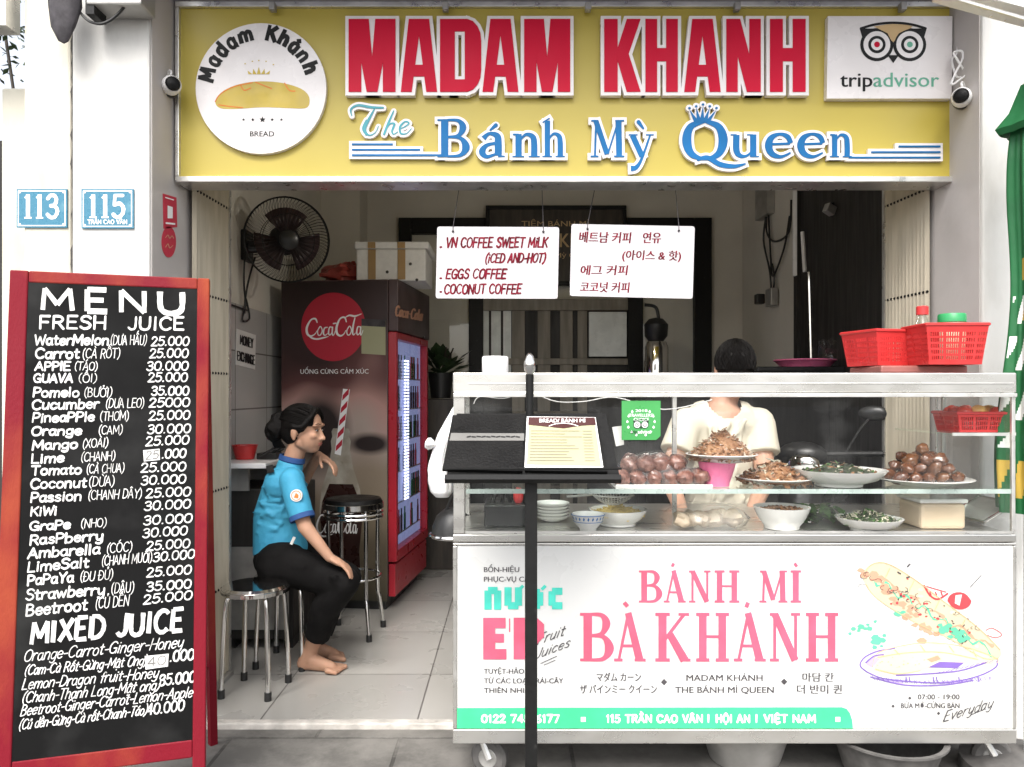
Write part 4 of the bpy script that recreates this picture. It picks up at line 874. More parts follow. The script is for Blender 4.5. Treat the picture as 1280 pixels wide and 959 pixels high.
# ============================================================ HANGING DRINK BOARDS
def hang(c, label, tilt):
    d = 3.02; f = front(d); P = [Vector(q) for q in c]
    cen = sum(P, Vector((0, 0))) / 4
    t = thing('hanging_board', W(cen.x, c[2][1], d), label, 'hanging board', 'white handwritten drink boards on strings')
    mb = MB(); pts = []
    for i in range(4):
        a, b, e = P[i - 1], P[i], P[(i + 1) % 4]; r = 3.0
        p0 = b + (a - b).normalized() * r; p1 = b + (e - b).normalized() * r
        pts += [tuple(p0), tuple(.25 * p0 + .5 * b + .25 * p1), tuple(p1)]
    mb.flat(pts, f, .0, .006); mb.build('board', 'wb', t)
    mb = MB()
    for u in tilt:
        x = P[0].x + (P[1].x - P[0].x) * u[0]; y = P[0].y + (P[1].y - P[0].y) * u[0] + 6
        mb.tube([f(x, y, .002), f(x, y - 5, .003), W(x + u[1], 226, 3.09), W(x + u[1], 200, 3.09)], .0016, 5)
        mb.ell(f(x, y, .002), .005, seg=8, rings=6)
    mb.build('string', 'grey_ink', t); return t, f
t, f = hang([(546.5, 283.3), (699, 284), (697, 373.5), (544.6, 373)], 'white board in red marker listing coffee in English, hanging on strings', ((.13, 9), (.87, -2)))
mb = MB(); w = 2.1
for s, x0, x1, yb, h, sl in (('VN COFFEE SWEET MiLK', 557, 684, 309.5, 12, .15), ('(iCED AND-HOT)', 606, 681, 328.5, 11, .22), ('EGGS COFFEE', 557, 632, 348.5, 11.5, .18), ('COCONUT COFFEE', 555, 651, 367.5, 11.5, .15)):
    hand(mb, s, f, x0, yb, x1, yb - .6, h, w, sl, .0008)
for x, y in ((551, 309), (551, 348), (551, 365)): mb.ribbon([(x - .6, y), (x + .6, y)], 2.4, f, .0008)
mb.build('marker_writing', 'marker', t)
t, f = hang([(714.3, 280), (868.5, 283), (865.8, 373.5), (712.3, 370)], 'white board in red marker listing coffee in Korean, hanging on strings', ((.13, 11), (.87, -5)))
mb = MB()
for s, x0, x1, yb, yb1, h in (('베트남 커피', 724, 789, 302, 303, 11), ('연유', 804, 826, 303, 303, 11), ('(아이스 & 핫)', 778, 851, 324, 325, 10), ('에그 커피', 726, 785, 343, 343, 10), ('코코넛 커피', 725, 787, 364, 365, 10.5)):
    typeset(mb, s, f, x0, yb, h, x1, yb1, shear=.12, lift=.0008, offset=.035)
mb.build('marker_writing', 'marker', t)

# ============================================================ LEFT WALL
fl = plane((-1.405, 4, 1), (1, 0, 0))
t = thing('wall_fan', fl(296, 302, 0), 'dark wall fan with a round wire cage high on the left wall', 'fan')
fc = W(359, 300, 4.0); ax = Vector((.42, -.87, -.16)).normalized(); q = Vector((0, 0, 1)).rotation_difference(ax); Rr = .218
mb = MB()
for (rr, z) in ((Rr, .0), (Rr * .985, .02), (Rr * .99, -.02), (Rr * .6, .045), (Rr * .6, -.05)):
    mb.tube([fc + q @ Vector((math.cos(a) * rr, math.sin(a) * rr, z)) for a in [i * 2 * math.pi / 48 for i in range(48)]], .004 if z == 0 else .0022, 6, closed=True)
for i in range(72):
    a = i * 2 * math.pi / 72
    for s in (1, -1):
        mb.tube([fc + q @ Vector((math.cos(a + k * .08) * rr, math.sin(a + k * .08) * rr, z * s)) for k, (rr, z) in enumerate(((Rr, 0.0), (Rr * .85, .03), (Rr * .6, .045), (.05, .055)))], .0011, 4)
mb.build('cage', 'black_mt', t, True)
mb = MB()
for i in range(3):
    a0 = i * 2.094
    for j in range(8):
        u0, u1 = j / 8 - .5, (j + 1) / 8 - .5
        pp = lambda u, r: fc + q @ Vector((math.cos(a0 + u * 1.5) * r, math.sin(a0 + u * 1.5) * r, u * .05))
        mb.poly3([pp(u0, .05), pp(u1, .05), pp(u1, .165), pp(u0, .165)])
o = mb.build('blade', 'red_pl' if False else 'fridge_dark', t, True, recalc=False); o.modifiers.new('s', 'SOLIDIFY').thickness = .003
mb = MB(); mb.lathe([(0, .05), (.05, .05), (.05, .06), (.04, .068), (0, .07)], fc, 20, ax); mb.build('badge', 'black_pl', t, True)
mb = MB(); mb.lathe([(0, -.19), (.05, -.19), (.075, -.16), (.08, -.08), (.05, -.045), (0, -.045)], fc, 24, ax); mb.build('motor', 'black_pl', t, True)
wp = Vector((-1.42, fc.y + .06, fc.z)); mc = fc - ax * .12
mb = MB(); mb.tube([wp + Vector((.015, .02, -.02)), mc + Vector((-.03, .02, -.03))], [.035, .03], 10); mb.box(wp + Vector((.013, .02, -.02)), (.025, .13, .16)); mb.build('bracket', 'black_pl', t, bevel=.005)
mb = MB()
for path in ([(303, 318), (302, 350), (304, 380)], [(316, 322), (308, 350), (304, 372)], [(305, 380), (300, 400), (309, 398), (304, 372), (303, 392)], [(286, 381), (300, 386), (306, 388)]):
    mb.tube(smooth_pts([tuple(fl(x, y, .012)) for x, y in path]), .005, 6)
tag(mb.build('fan_cord', 'cable', smooth=True), 'knotted black cord hanging under the wall fan', 'cord')
t = thing('paper_notice', fl(307, 460, 0), 'laminated paper notice reading MONEY EXCHANGE on the left wall', 'notice')
mb = MB(); mb.flat([(295, 411), (319, 419), (318, 462), (294, 456)], fl, .004, .003); mb.build('sheet', 'page_white', t)
mb = MB(); hand(mb, 'MONEY', fl, 299, 430, 315, 435, 11, 1.6, lift=.005, jit=0); hand(mb, 'EXCHANGE', fl, 295.5, 450, 317, 456, 11, 1.5, lift=.005, jit=0); mb.build('lettering', 'black_ink', t)
t = thing('wall_ledge', (-1.33, 4.0, .9), 'narrow white ledge on the left wall behind the seated woman', 'shelf'); zl = W(0, 573, 3.9).z
mb = MB(); mb.bx(-1.404, -1.16, 3.62, 4.25, zl - .025, zl); mb.build('board', 'white_pl', t, bevel=.004); mb = MB(); mb.bx(-1.404, -1.27, 3.7, 3.72, zl - .14, zl - .026); mb.bx(-1.404, -1.27, 4.12, 4.14, zl - .14, zl - .026); mb.build('bracket', 'tin', t)
mb = MB(); p = W(303, 570, 3.85); mb.lathe([(0, .002), (.045, .002), (.062, .07), (.066, .072), (.06, .07), (.042, .01), (0, .01)], (-1.335, 3.84, zl), 20); tag(mb.build('red_bowl', 'red_pl', smooth=True), 'small red plastic bowl on the wall ledge', 'bowl')
mb = MB()
for i in range(5): mb.tube([(-1.25 + i * .012, 3.8 + i * .02, zl + .02), (-1.19 + i * .008, 3.78 + i * .03, zl + .05 + .01 * (i % 2))], .006, 6)
mb.box((-1.22, 3.86, zl + .017), (.10, .09, .03)); tag(mb.build('utensil_box', 'black_pl', bevel=.003), 'small dark box of utensils on the wall ledge', 'box')
# speaker-like dark cabinet and pale bin behind the woman
t = thing('low_cabinet', (-1.27, 3.95, FZ), 'dark low cabinet under the wall ledge behind the seated woman', 'cabinet')
mb = MB(); mb.bx(-1.40, -1.06, 3.72, 4.14, FZ + .05, .80); mb.build('body', 'dark_wall', t, bevel=.006); mb = MB(); mb.bx(-1.38, -1.08, 3.712, 3.719, .12, .52); mb.build('pale_front_panel', 'tin', t); mb = MB()
for x in (-1.37, -1.09): mb.bx(x - .02, x + .02, 3.75, 4.1, FZ, FZ + .05)
mb.build('foot', 'black_pl', t)
mb = MB(); mb.box(fl(281, 622, .008), (.012, .09, .09)); tag(mb.build('wall_socket', 'white_pl', bevel=.003), 'small white wall socket low on the left wall', 'socket')

# ============================================================ DRINKS FRIDGE
FD = 4.38; ang = R(-5)
t = thing('drinks_fridge', (-1.03, FD, FZ), 'tall dark red and black drinks fridge with a round red logo on its side', 'fridge')
x0, x1 = W(345, 0, FD).x, W(485, 0, FD).x; z1 = W(0, 349, FD).z; dep = .78
mb = MB(); mb.bx(x0, x1, FD, FD + dep, FZ + .08, z1); body = mb.build('body', 'fridge_dark', t, bevel=.006)
f = front(FD); side = plane((x1, FD, 1), (1, 0, 0))
mb = MB(); mb.bx(x1 + .001, x1 + .05, FD, FD + .035, .30, z1 - .30); mb.bx(x1 + .001, x1 + .05, FD + dep - .035, FD + dep, .30, z1 - .30); mb.bx(x1 + .001, x1 + .05, FD + .035, FD + dep - .035, .30, .36); mb.bx(x1 + .001, x1 + .05, FD + .035, FD + dep - .035, z1 - .34, z1 - .30); fd = mb.build('door_frame', 'fridge_red', t, bevel=.004)
mb = MB(); mb.bx(x1 + .012, x1 + .018, FD + .035, FD + dep - .035, .36, z1 - .34); mb.build('door_glass', 'door_glass', fd)
mb = MB(); mb.bx(x1 + .0012, x1 + .004, FD + .036, FD + dep - .036, .361, z1 - .341); mb.build('lit_interior', mat('fridge_inside_glow', (.16, .17, .26), .5, var=.2, scale=12, emit=(.30, .34, .6), estr=.22), t)  # backing sheet glows to stand for the lit inside of the fridge
mb = MB()
for i in range(44):
    z = .62 + i * .0195
    for yy in (FD + .30, FD + .36): mb.box((x1 + .022, yy, z), (.006, .024, .010))
mb.build('led_strip', 'led', t)
mb = MB()
for k in range(6): z = .42 + k * .185; mb.bx(x1 + .0045, x1 + .0095, FD + .04, FD + dep - .04, z, z + .008)
mb.build('wire_shelf', 'tin', t)
rq = random.Random(2)
for nm_, mm_ in (('red_bottles', 'fridge_red'), ('dark_bottles', 'cola'), ('green_bottles', 'umb_green')):
    mb = MB()
    for k in range(6):
        for i in range(11):
            if rq.random() < (.36 if nm_ != 'green_bottles' else .2):
                y = FD + .07 + i * .058 + (.02 if nm_ == 'green_bottles' else 0); z = .428 + k * .185
                if y < FD + dep - .07: mb.bx(x1 + .005 + .0004 * len(nm_) / 13, x1 + .0085 + .0003 * len(nm_) / 13, y, y + .038, z + .0005, z + .10); mb.bx(x1 + .0052, x1 + .0088, y + .011, y + .027, z + .1005, z + .14)
    mb.build(nm_, mm_, t)
mb = MB(); mb.bx(x1 + .001, x1 + .06, FD, FD + dep, z1 - .297, z1); hd = mb.build('header', 'fridge_dark', t, bevel=.006)
sp = plane((x1 + .0605, FD, 1), (1, 0, 0)); mb = MB(); hand(mb, 'Coca-Cola', sp, 496, 395, 514, 401, 13, 1.3, slant=.1, lift=.001); mb.build('header_lettering', 'salmon', hd)
mb = MB(); mb.bx(x1 + .001, x1 + .04, FD + .01, FD + dep - .01, FZ + .08, .285); mb.build('kick_panel', 'fridge_red', t, bevel=.004)
mb = MB(); mb.bx(x0 + .02, x1 - .02, FD + .03, FD + dep - .03, FZ, FZ + .078); mb.build('plinth', 'black_pl', t)
# print on the side
pm = mat('fridge_side_print', (.5, .5, .5), .35, var=0, rvar=.04)
n = pm.node_tree.nodes; l = pm.node_tree.links; gp = n.new('ShaderNodeNewGeometry'); sx_ = n.new('ShaderNodeSeparateXYZ'); l.new(gp.outputs['Position'], sx_.inputs[0])
nz = n.new('ShaderNodeTexNoise'); nz.inputs['Scale'].default_value = 3.2; nz.inputs['Detail'].default_value = 0; l.new(gp.outputs['Position'], nz.inputs['Vector'])
ma = n.new('ShaderNodeMath'); ma.operation = 'MULTIPLY_ADD'; ma.inputs[1].default_value = .55; l.new(nz.outputs['Fac'], ma.inputs[0]); l.new(sx_.outputs[2], ma.inputs[2])
mr = n.new('ShaderNodeMapRange'); mr.inputs[1].default_value = .30; mr.inputs[2].default_value = 2.2; l.new(ma.outputs[0], mr.inputs[0])
rp = n.new('ShaderNodeValToRGB'); l.new(mr.outputs[0], rp.inputs[0]); e = rp.color_ramp.elements
e[0].position = 0; e[0].color = (.05, .045, .03, 1); e[1].position = 1; e[1].color = (.026, .014, .014, 1)
for ps, c in ((.22, (.16, .13, .085)), (.40, (.24, .19, .14)), (.52, (.40, .32, .28)), (.63, (.44, .25, .22)), (.71, (.11, .04, .038)), (.80, (.036, .014, .014))): q = e.new(ps); q.color = (*c, 1)
prev = rp.outputs[0]
for (px, py, rx, ry) in ((398, 540, 44, 62), (462, 555, 34, 16)):
    c = W(px, py, FD); mp = n.new('ShaderNodeMapping'); mp.vector_type = 'TEXTURE'; mp.inputs['Location'].default_value = c; mp.inputs['Scale'].default_value = (rx * FD / FPX, 1, ry * FD / FPX); l.new(gp.outputs['Position'], mp.inputs[0])
    gr = n.new('ShaderNodeTexGradient'); gr.gradient_type = 'SPHERICAL'; l.new(mp.outputs[0], gr.inputs[0]); r2 = n.new('ShaderNodeMapRange'); r2.inputs[1].default_value = 0; r2.inputs[2].default_value = .5; l.new(gr.outputs['Fac'], r2.inputs[0])
    mx = n.new('ShaderNodeMix'); mx.data_type = 'RGBA'; l.new(r2.outputs[0], mx.inputs[0]); l.new(prev, mx.inputs[6]); mx.inputs[7].default_value = (.022, .014, .014, 1); prev = mx.outputs[2]
l.new(prev, n['Principled BSDF'].inputs['Base Color'])
mb = MB(); mb.flat([(346, 351), (484, 351), (484, 752), (346, 752)], f, .0006); mb.build('side_print', pm, body)
mb = MB(); cx, cy = 414, 408; r = 42; mb.flat([(cx + r * math.cos(R(a)), cy + r * 1.03 * math.sin(R(a))) for a in range(0, 360, 6)], f, .0014); mb.build('red_disc', 'disc_red', body)
def cola(mb, x0, x1, yb, h, f, lift, k=1.0):
    L = x1 - x0; S = lambda pts: [(x0 + a * L, yb - b * h) for a, b in pts]
    sts = [([(.20, .80), (.17, 1.02), (.09, .95), (.02, .5), (.03, .12), (.09, -.02), (.16, .1), (.20, .3)], [1.5, 2.2, 2, 3, 3, 2.2, 1.2, .8]),
           ([(.03, .1), (.10, -.12), (.20, -.2), (.32, -.12), (.40, -.05)], [1, 2, 2.2, 1.8, .6]),
           ([(.25, .55), (.21, .3), (.22, .05), (.26, .05), (.29, .3), (.27, .52), (.25, .55)], [1.4] * 7), ([(.38, .5), (.33, .45), (.31, .15), (.34, .02), (.39, .15)], [1.2, 1.8, 2, 1.4, .8]),
           ([(.46, .5), (.42, .5), (.40, .2), (.42, .03), (.46, .2), (.47, .5), (.465, .1), (.49, .03), (.52, .3)], [1.4, 1.6, 1.9, 1.4, 1.2, 1.8, 1.8, 1.2, .8]), ([(.485, .72), (.53, .74)], [1.6, 1.6]),
           ([(.71, .82), (.68, 1.08), (.60, 1.0), (.54, .5), (.55, .12), (.61, -.02), (.67, .1), (.70, .3)], [1.5, 2.2, 2, 3, 3, 2.2, 1.2, .8]), ([(.68, 1.05), (.76, 1.2), (.86, 1.15), (.97, 1.28)], [.8, 2, 2.2, .8]),
           ([(.76, .55), (.72, .3), (.73, .05), (.77, .05), (.80, .3), (.78, .52), (.76, .55)], [1.4] * 7), ([(.86, 1.05), (.83, .6), (.82, .15), (.84, .03), (.87, .15)], [1.4, 2.2, 2, 1.3, .8]),
           ([(.95, .5), (.91, .5), (.89, .2), (.91, .03), (.95, .2), (.96, .5), (.955, .1), (.97, .03), (1, .3)], [1.4, 1.6, 1.9, 1.4, 1.2, 1.8, 1.8, 1.2, .8])]
    for i, (p, w) in enumerate(sts): mb.ribbon(smooth_pts([(a, b, c * k) for (a, b), c in zip(S(p), w)], k=4) and [q[:2] for q in smooth_pts(S(p), k=4)], [q[0] for q in smooth_pts([(c * k, 0) for c in w], k=4)], f, lift + .0001 * i)
mb = MB(); cola(mb, 378, 453, 419, 21, f, .002); typeset(mb, 'UỐNG CÙNG CẢM XÚC', f, 371, 467, 6, 460, offset=.01, lift=.002); mb.build('white_print', 'white_ink', body)
mb = MB(); mb.flat([(451, 398), (482, 401), (482, 444), (451, 442)], f, .003, .001); mb.build('price_sheet', 'page', body); mb = MB(); mb.flat([(451, 398), (482, 400), (482, 409), (451, 407)], f, .0036); mb.build('sheet_header', 'grey_ink', body)
# printed bottle with a straw, and its lettering
prof = [(0, 536), (10, 536), (12, 540), (11, 546), (13, 552), (12, 562), (16, 585), (25, 612), (28, 640), (26, 662), (24, 690), (28, 730)]
pl = [(424 + 0 - r, y) for r, y in prof] + [(424 + r, y) for r, y in reversed(prof)]
mb = MB(); mb.flat(pl[1:-1], f, .0022); mb.build('bottle_print', 'bottle_gl', body)
mb = MB(); mb.flat([(409, 606), (440, 606), (449, 628), (452, 650), (448, 690), (451, 728), (398, 728), (401, 690), (397, 650), (400, 628)], f, .0026); mb.build('bottle_cola_print', 'cola', body)
mb = MB(); mb.flat([(427, 486), (436, 487), (424, 570), (416, 568)], f, .003); mb.build('straw_print', 'white_ink', body)
mb = MB()
for i in range(5): y = 490 + i * 16; x = 431.5 - (y - 487) * .135; mb.flat([(x - 4.4, y + 4), (x + 4.0, y - 5), (x + 3.2, y + 3), (x - 5.2, y + 11)], f, .0034)
mb.build('straw_stripe_print', 'disc_red', body)
mb = MB(); cola(mb, 392, 446, 668, 22, f, .0032, .9); mb.build('bottle_lettering', 'white_ink', body)
# the fridge stands turned a little, its door more towards the street
pv = Vector((x1, FD)); a_ = R(-7); d0 = Vector((t.location.x, t.location.y)) - pv
t.location.x = pv.x + d0.x * math.cos(a_) - d0.y * math.sin(a_); t.location.y = pv.y + d0.x * math.sin(a_) + d0.y * math.cos(a_); t.rotation_euler.z = a_
# on top of the fridge
t = thing('foam_box', (W(490, 0, 4.62).x, 4.62, z1), 'white styrofoam box with brown tape on top of the drinks fridge', 'box')
a, b = W(447, 313, 4.5), W(533, 366, 4.5); mb = MB(); mb.bx(a.x, b.x, 4.46, 4.84, z1 + .002, a.z); mb.build('box_body', 'foam', t, bevel=.008); a2, b2 = W(446, 304, 4.5), W(536, 312, 4.5); mb = MB(); mb.bx(a2.x - .005, b2.x + .005, 4.45, 4.85, a.z + .001, a2.z); mb.build('lid', 'foam', t, bevel=.008)
mb = MB()
for px in (465, 502): p = W(px, 320, 4.46); mb.bx(p.x - .022, p.x + .022, 4.456, 4.4595, z1 + .01, a.z - .003); mb.bx(p.x - .022, p.x + .022, 4.446, 4.4495, a.z + .003, a2.z - .004)
mb.build('tape', 'tape', t)
mb = MB()
for px, py in ((513, 330), (484, 340), (521, 350)): mb.ell(W(px, py, 4.458), (.009, .004, .009), seg=8, rings=6)
mb.build('dent', 'crack', t)
mb = MB(); p = W(430, 352, 4.6); mb.ell((p.x, 4.6, z1 + .055), (.12, .09, .065), jit=.7, seg=20, rings=14); mb.ell((p.x + .05, 4.58, z1 + .08), (.06, .05, .05), jit=.7, seg=16, rings=12); tag(mb.build('red_bag', mat('red_bag', (.36, .06, .045), .4, var=.3, bump=.6, bscale=30), smooth=True), 'crumpled red plastic bag on the fridge beside the foam box', 'bag')

# ============================================================ STOOLS
def stool(name, loc, label, cat, r, zs, seatm, group, spread=.02, rung=True, thick=.03, bands=0):
    t = thing(name, loc, label, cat, group); L = Vector(loc)
    mb = MB(); mb.lathe([(0, zs - thick), (r * .94, zs - thick), (r, zs - thick * .7), (r, zs - thick * .3), (r * .93, zs), (0, zs + .006)], L, 36); s = mb.build('seat', seatm, t, True)
    mb = MB(); mb.lathe([(r * .95, zs - thick - .004), (r * 1.03, zs - thick + .001), (r * 1.03, zs - thick * .45), (r * 1.005, zs - thick * .4), (r * 1.005, zs - thick), (r * .95, zs - thick - .004)], L, 36); mb.build('rim', 'chrome', t, True)
    for k in range(bands):
        mb = MB(); z = zs - thick - .022 - k * .021; mb.tube([L + Vector((math.cos(a) * r * .98, math.sin(a) * r * .98, z)) for a in [i * 2 * math.pi / 32 for i in range(32)]], .008, 8, closed=True); mb.build('band', 'chrome', t, True)
    for i in range(4):
        a = R(38 + 90 * i); u = Vector((math.cos(a), math.sin(a), 0)); mb = MB()
        top = zs - thick - (.06 if bands else .004)
        P = [L + u * (r * .55) + Vector((0, 0, top + .0)), L + u * (r * .80) + Vector((0, 0, top - .004)), L + u * (r * .92) + Vector((0, 0, top - .04)), L + u * (r * .96 + spread * .5) + Vector((0, 0, top * .5)), L + u * (r * .96 + spread) + Vector((0, 0, .03))]
        if bands: P = [L + u * (r * .93) + Vector((0, 0, zs - thick)), L + u * (r * .93) + Vector((0, 0, .24)), L + u * (r * 1.0) + Vector((0, 0, .17)), L + u * (r * 1.02 + spread) + Vector((0, 0, .03))]
        mb.tube(smooth_pts([tuple(p) for p in P], k=4), .0105, 10); lg = mb.build('leg', 'chrome', t, True)
        mb = MB(); e = L + u * (r * (1.02 if bands else .96) + spread); mb.lathe([(0, 0), (.015, 0), (.0145, .034), (0, .036)], e, 12); mb.build('rubber_foot', 'black_pl', lg, True)
    if rung:
        mb = MB(); rr = r * .9 if not bands else r * .93; zz = .30 if bands else .17; mb.tube([L + Vector((math.cos(a) * rr, math.sin(a) * rr, zz)) for a in [i * 2 * math.pi / 32 for i in range(32)]], .007, 8, closed=True); mb.build('foot_ring', 'chrome', t, True)
    return t
stool('metal_stool', (-1.075, 3.22, FZ), 'round metal stool with a dark seat in front of the seated woman', 'stool', .135, .445, 'chrome', 'low round metal stools', .012, False)
stool('metal_stool', (-1.035, 3.56, FZ), 'round metal stool the woman in blue is sitting on', 'stool', .15, .415, 'chrome', 'low round metal stools', .01, False)
stool('bar_stool', (-.822, 3.98, FZ), 'tall bar stool with black padded seat and chrome bands beside the fridge', 'bar stool', .15, .70, 'vinyl', None, .02, True, .05, 2)

# ============================================================ SEATED WOMAN
wo = thing('person', (-1.035, 3.52, FZ), 'woman with black hair in a bun and blue jersey, seated and looking away', 'person')
def PX(px, py, d): return W(px, py, d)
hc = PX(380, 538, 3.50)                       # head centre
fw = Vector((.972, -.225, -.06)).normalized()   # where the face looks
upv = Vector((.06, -.02, 1)).normalized(); sdv = upv.cross(fw).normalized(); upv = fw.cross(sdv).normalized()
def HP(a, b, c): return hc + fw * a + sdv * b + upv * c      # forward, left, up
HM = Matrix((fw, sdv, upv)).transposed()
neck = PX(364, 575, 3.51); shc = PX(355, 597, 3.51); hip = PX(352, 697, 3.53)
shR = PX(364, 600, 3.375); shL = PX(360, 598, 3.64)
elR = PX(381, 658, 3.33); wrR = PX(412, 697, 3.30); 
elL = PX(388, 622, 3.74); elL = PX(376, 606, 3.78); wrL = PX(398, 569, 3.60)
hpR = hip + Vector((.02, -.085, -.01)); hpL = hip + Vector((.02, .085, -.01))
knR = PX(430, 728, 3.34); knL = PX(434, 722, 3.62); anR = PX(389, 811, 3.45); anL = PX(394, 806, 3.62)
def hand_at(mb, wr, dirv, palmn, curl, s=1.0, thumb=1):
    d = dirv.normalized(); n = palmn.normalized(); n = (n - d * n.dot(d)).normalized(); w = d.cross(n)
    pc = wr + d * .045 * s
    m = Matrix((d, w, n)).transposed(); mb.ell(pc, (.048 * s, .036 * s, .015 * s), m, 12, 8); mb.cone(wr, .021 * s, pc, .020 * s, 10)
    for k, (o, L) in enumerate(((-.027, .062), (-.009, .07), (.009, .066), (.026, .052))):
        b = pc + d * .036 * s + w * o * s; pts = [b]; a = R(8); dd = d
        for j, fr_ in enumerate((.45, .32, .23)):
            a += R(curl * (1, 1.1, .8)[j]); dd = (d * math.cos(a) + n * math.sin(a)).normalized(); pts.append(pts[-1] + dd * L * fr_ * s)
        mb.chain(pts, [.0088 * s, .0083 * s, .0076 * s, .0066 * s], 8)
    b = wr + d * .02 * s + w * -.026 * s * thumb
    mb.chain([b, b + (d * .6 - w * .8 * thumb + n * .25).normalized() * .035 * s, b + (d * .85 - w * .65 * thumb + n * .5).normalized() * .066 * s], [.0125 * s, .0105 * s, .008 * s], 8)
def woman(mb):
    mb.ell(HP(-.010, 0, .028), (.090, .072, .084), HM, 20, 14)         # skull
    mb.ell(HP(.030, 0, -.030), (.060, .056, .070), HM, 16, 12)       # face
    mb.ell(HP(.048, 0, -.078), (.030, .030, .022), HM, 12, 8)        # chin
    mb.cone(HP(.0, .035, -.055), .022, HP(.045, .012, -.082), .018); mb.cone(HP(.0, -.035, -.055), .022, HP(.045, -.012, -.082), .018)
    mb.chain([HP(.076, 0, .012), HP(.092, 0, -.020), HP(.099, 0, -.030)], [.008, .010, .011], 8)   # nose
    for s in (-1, 1):
        mb.ell(HP(.092, s * .011, -.033), (.009, .008, .007), HM); mb.ell(HP(.062, s * .035, -.020), (.020, .018, .016), HM)   # nostril, cheek
        mb.ell(HP(.073, s * .029, .028), (.012, .026, .008), HM)      # brow ridge
        mb.ell(HP(-.012, s * .072, -.010), (.016, .008, .029), HM); mb.ell(HP(-.010, s * .070, -.033), (.010, .008, .012), HM)
    mb.ell(HP(.079, 0, -.052), (.010, .020, .007), HM); mb.ell(HP(.077, 0, -.061), (.010, .017, .007), HM)  # lips
    mb.cone(HP(-.02, 0, -.05), .043, neck + Vector((0, 0, -.02)), .046, 14)
    # torso
    mb.cone(shc + Vector((0, -.045, -.02)), .066, shc + Vector((0, .045, -.02)), .066); mb.chain([shc + Vector((.0, 0, -.05)), shc * .5 + hip * .5 + Vector((-.020, 0, 0)), hip], [.085, .084, .115], 16)
    mb.cone(shR + Vector((0, .03, 0)), .043, shL - Vector((0, .03, 0)), .043); mb.cone(hpR, .10, hpL, .10)
    for sh, el, wr in ((shR, elR, wrR), (shL, elL, wrL)):
        mb.cone(sh, .041, el, .032, 14); mb.cone(el, .033, wr, .021, 14)
    for h, k, a, y in ((hpR, knR, anR, -1), (hpL, knL, anL, 1)):
        mb.cone(h, .085, k, .058, 16); mb.chain([k, k * .62 + a * .38 + Vector((-.03, 0, 0)), a], [.054, .052, .033], 14)
        heel = Vector((a.x - .035, a.y, FZ + .032)); ball = Vector((a.x + .095, a.y - .02, FZ + .022)); mb.chain([a, heel], [.034, .030], 12); mb.cone(Vector((a.x + .0, a.y, FZ + .045)), .034, ball, .024, 12); mb.cone(heel, .028, ball, .022, 12)
        for j in range(5):
            o = Vector((0, -y * (j - 2) * -.019, 0)); L = (.055, .048, .043, .037, .030)[j]
            mb.cone(ball + Vector((-.01, 0, -.004)) + o * .9, .015, ball + o + Vector((L - .01 * 0, -.008, -.010)), .0105 if j else .013, 8)
    hand_at(mb, wrR, Vector((.85, -.05, -.42)), Vector((-.3, .0, -1)), 14, .92, -1)
    hand_at(mb, wrL, Vector((.78, -.12, -.45)), Vector((-.5, .05, -.8)), 17, .92, 1)
body = blob(woman, 'body', 'skin', wo, .0046, 7)
for s in (-1, 1):
    mb = MB(); mb.ell(HP(.0795, s * .030, .006), (.0045, .0125, .0042), HM); mb.build('eye', 'eyew', wo, True); mb = MB(); mb.ell(HP(.0832, s * .029, .006), (.0028, .0060, .0044), HM); mb.build('iris', 'eye', wo, True)
    mb = MB(); mb.tube([HP(.078, s * .044, .010), HP(.0855, s * .030, .0135), HP(.084, s * .016, .010)], .0014, 6); mb.build('upper_lid', 'hair', wo, True)
    mb = MB(); mb.tube([HP(.074, s * .050, .030), HP(.084, s * .032, .037), HP(.089, s * .013, .033)], [.0008, .0018, .0014], 6); mb.build('eyebrow', 'hair', wo, True)
mb = MB(); mb.ell(HP(.0845, 0, -.0535), (.005, .019, .0038), HM); mb.ell(HP(.0825, 0, -.0605), (.005, .016, .0042), HM); mb.build('mouth', 'lips', wo, True)
def hairfill(mb):
    mb.ell(HP(-.022, 0, .036), (.094, .081, .088), HM, 20, 14); mb.ell(HP(-.045, 0, .0), (.070, .074, .075), HM, 16, 12)
    for s in (-1, 1):
        mb.chain([HP(.058, s * .012, .098), HP(.055, s * .058, .06), HP(.028, s * .072, .018), HP(-.012, s * .076, .018)], [.014, .014, .012, .011], 8)
    mb.cone(HP(-.10, 0, .03), .03, HP(-.115, .0, .04), .03)
hair = blob(hairfill, 'hair', 'hair', wo, .006, 3)
def bunfill(mb):
    c = PX(348, 533, 3.51)
    for i in range(7):
        a = i * .9; mb.ell(c + Vector((math.cos(a) * .018, math.sin(a) * .02, math.sin(a * 1.3) * .022)), (.043, .042, .050), jit=.3)
    mb.cone(c, .034, HP(-.09, 0, .02), .04)
    for i in range(5): mb.tube(smooth_pts([tuple(c + Vector((.0, -.03, -.03))), tuple(c + Vector((-.02 + .008 * i, -.02, -.06))), tuple(c + Vector((-.015 + .012 * i, -.0, -.10)))]), .006, 5)
bn = blob(bunfill, 'hair_bun', 'hair', wo, .005, 2)
mb = MB()
for i in range(150):      # combed strands from the hairline back to the bun
    s = -1 if i % 2 else 1; v = rnd.uniform(0, 1); th = v * 1.75; L = []
    for j in range(7):
        u = j / 6; fx = .066 * (1 - u) - .118 * u; k = math.sqrt(max(.02, 1 - ((fx + .022) / .104) ** 2)); ry = .0835 * k * math.sin(th * (1 - .35 * u)); rz = .0905 * k * math.cos(th * (1 - .35 * u)) + .036 - .012 * u
        L.append(tuple(HP(fx + rnd.uniform(-.002, .002), s * ry, rz)))
    mb.tube(smooth_pts(L, k=2), rnd.uniform(.0011, .0024), 4, cap=False)
mb.build('hair_strands', 'hair', wo, True)
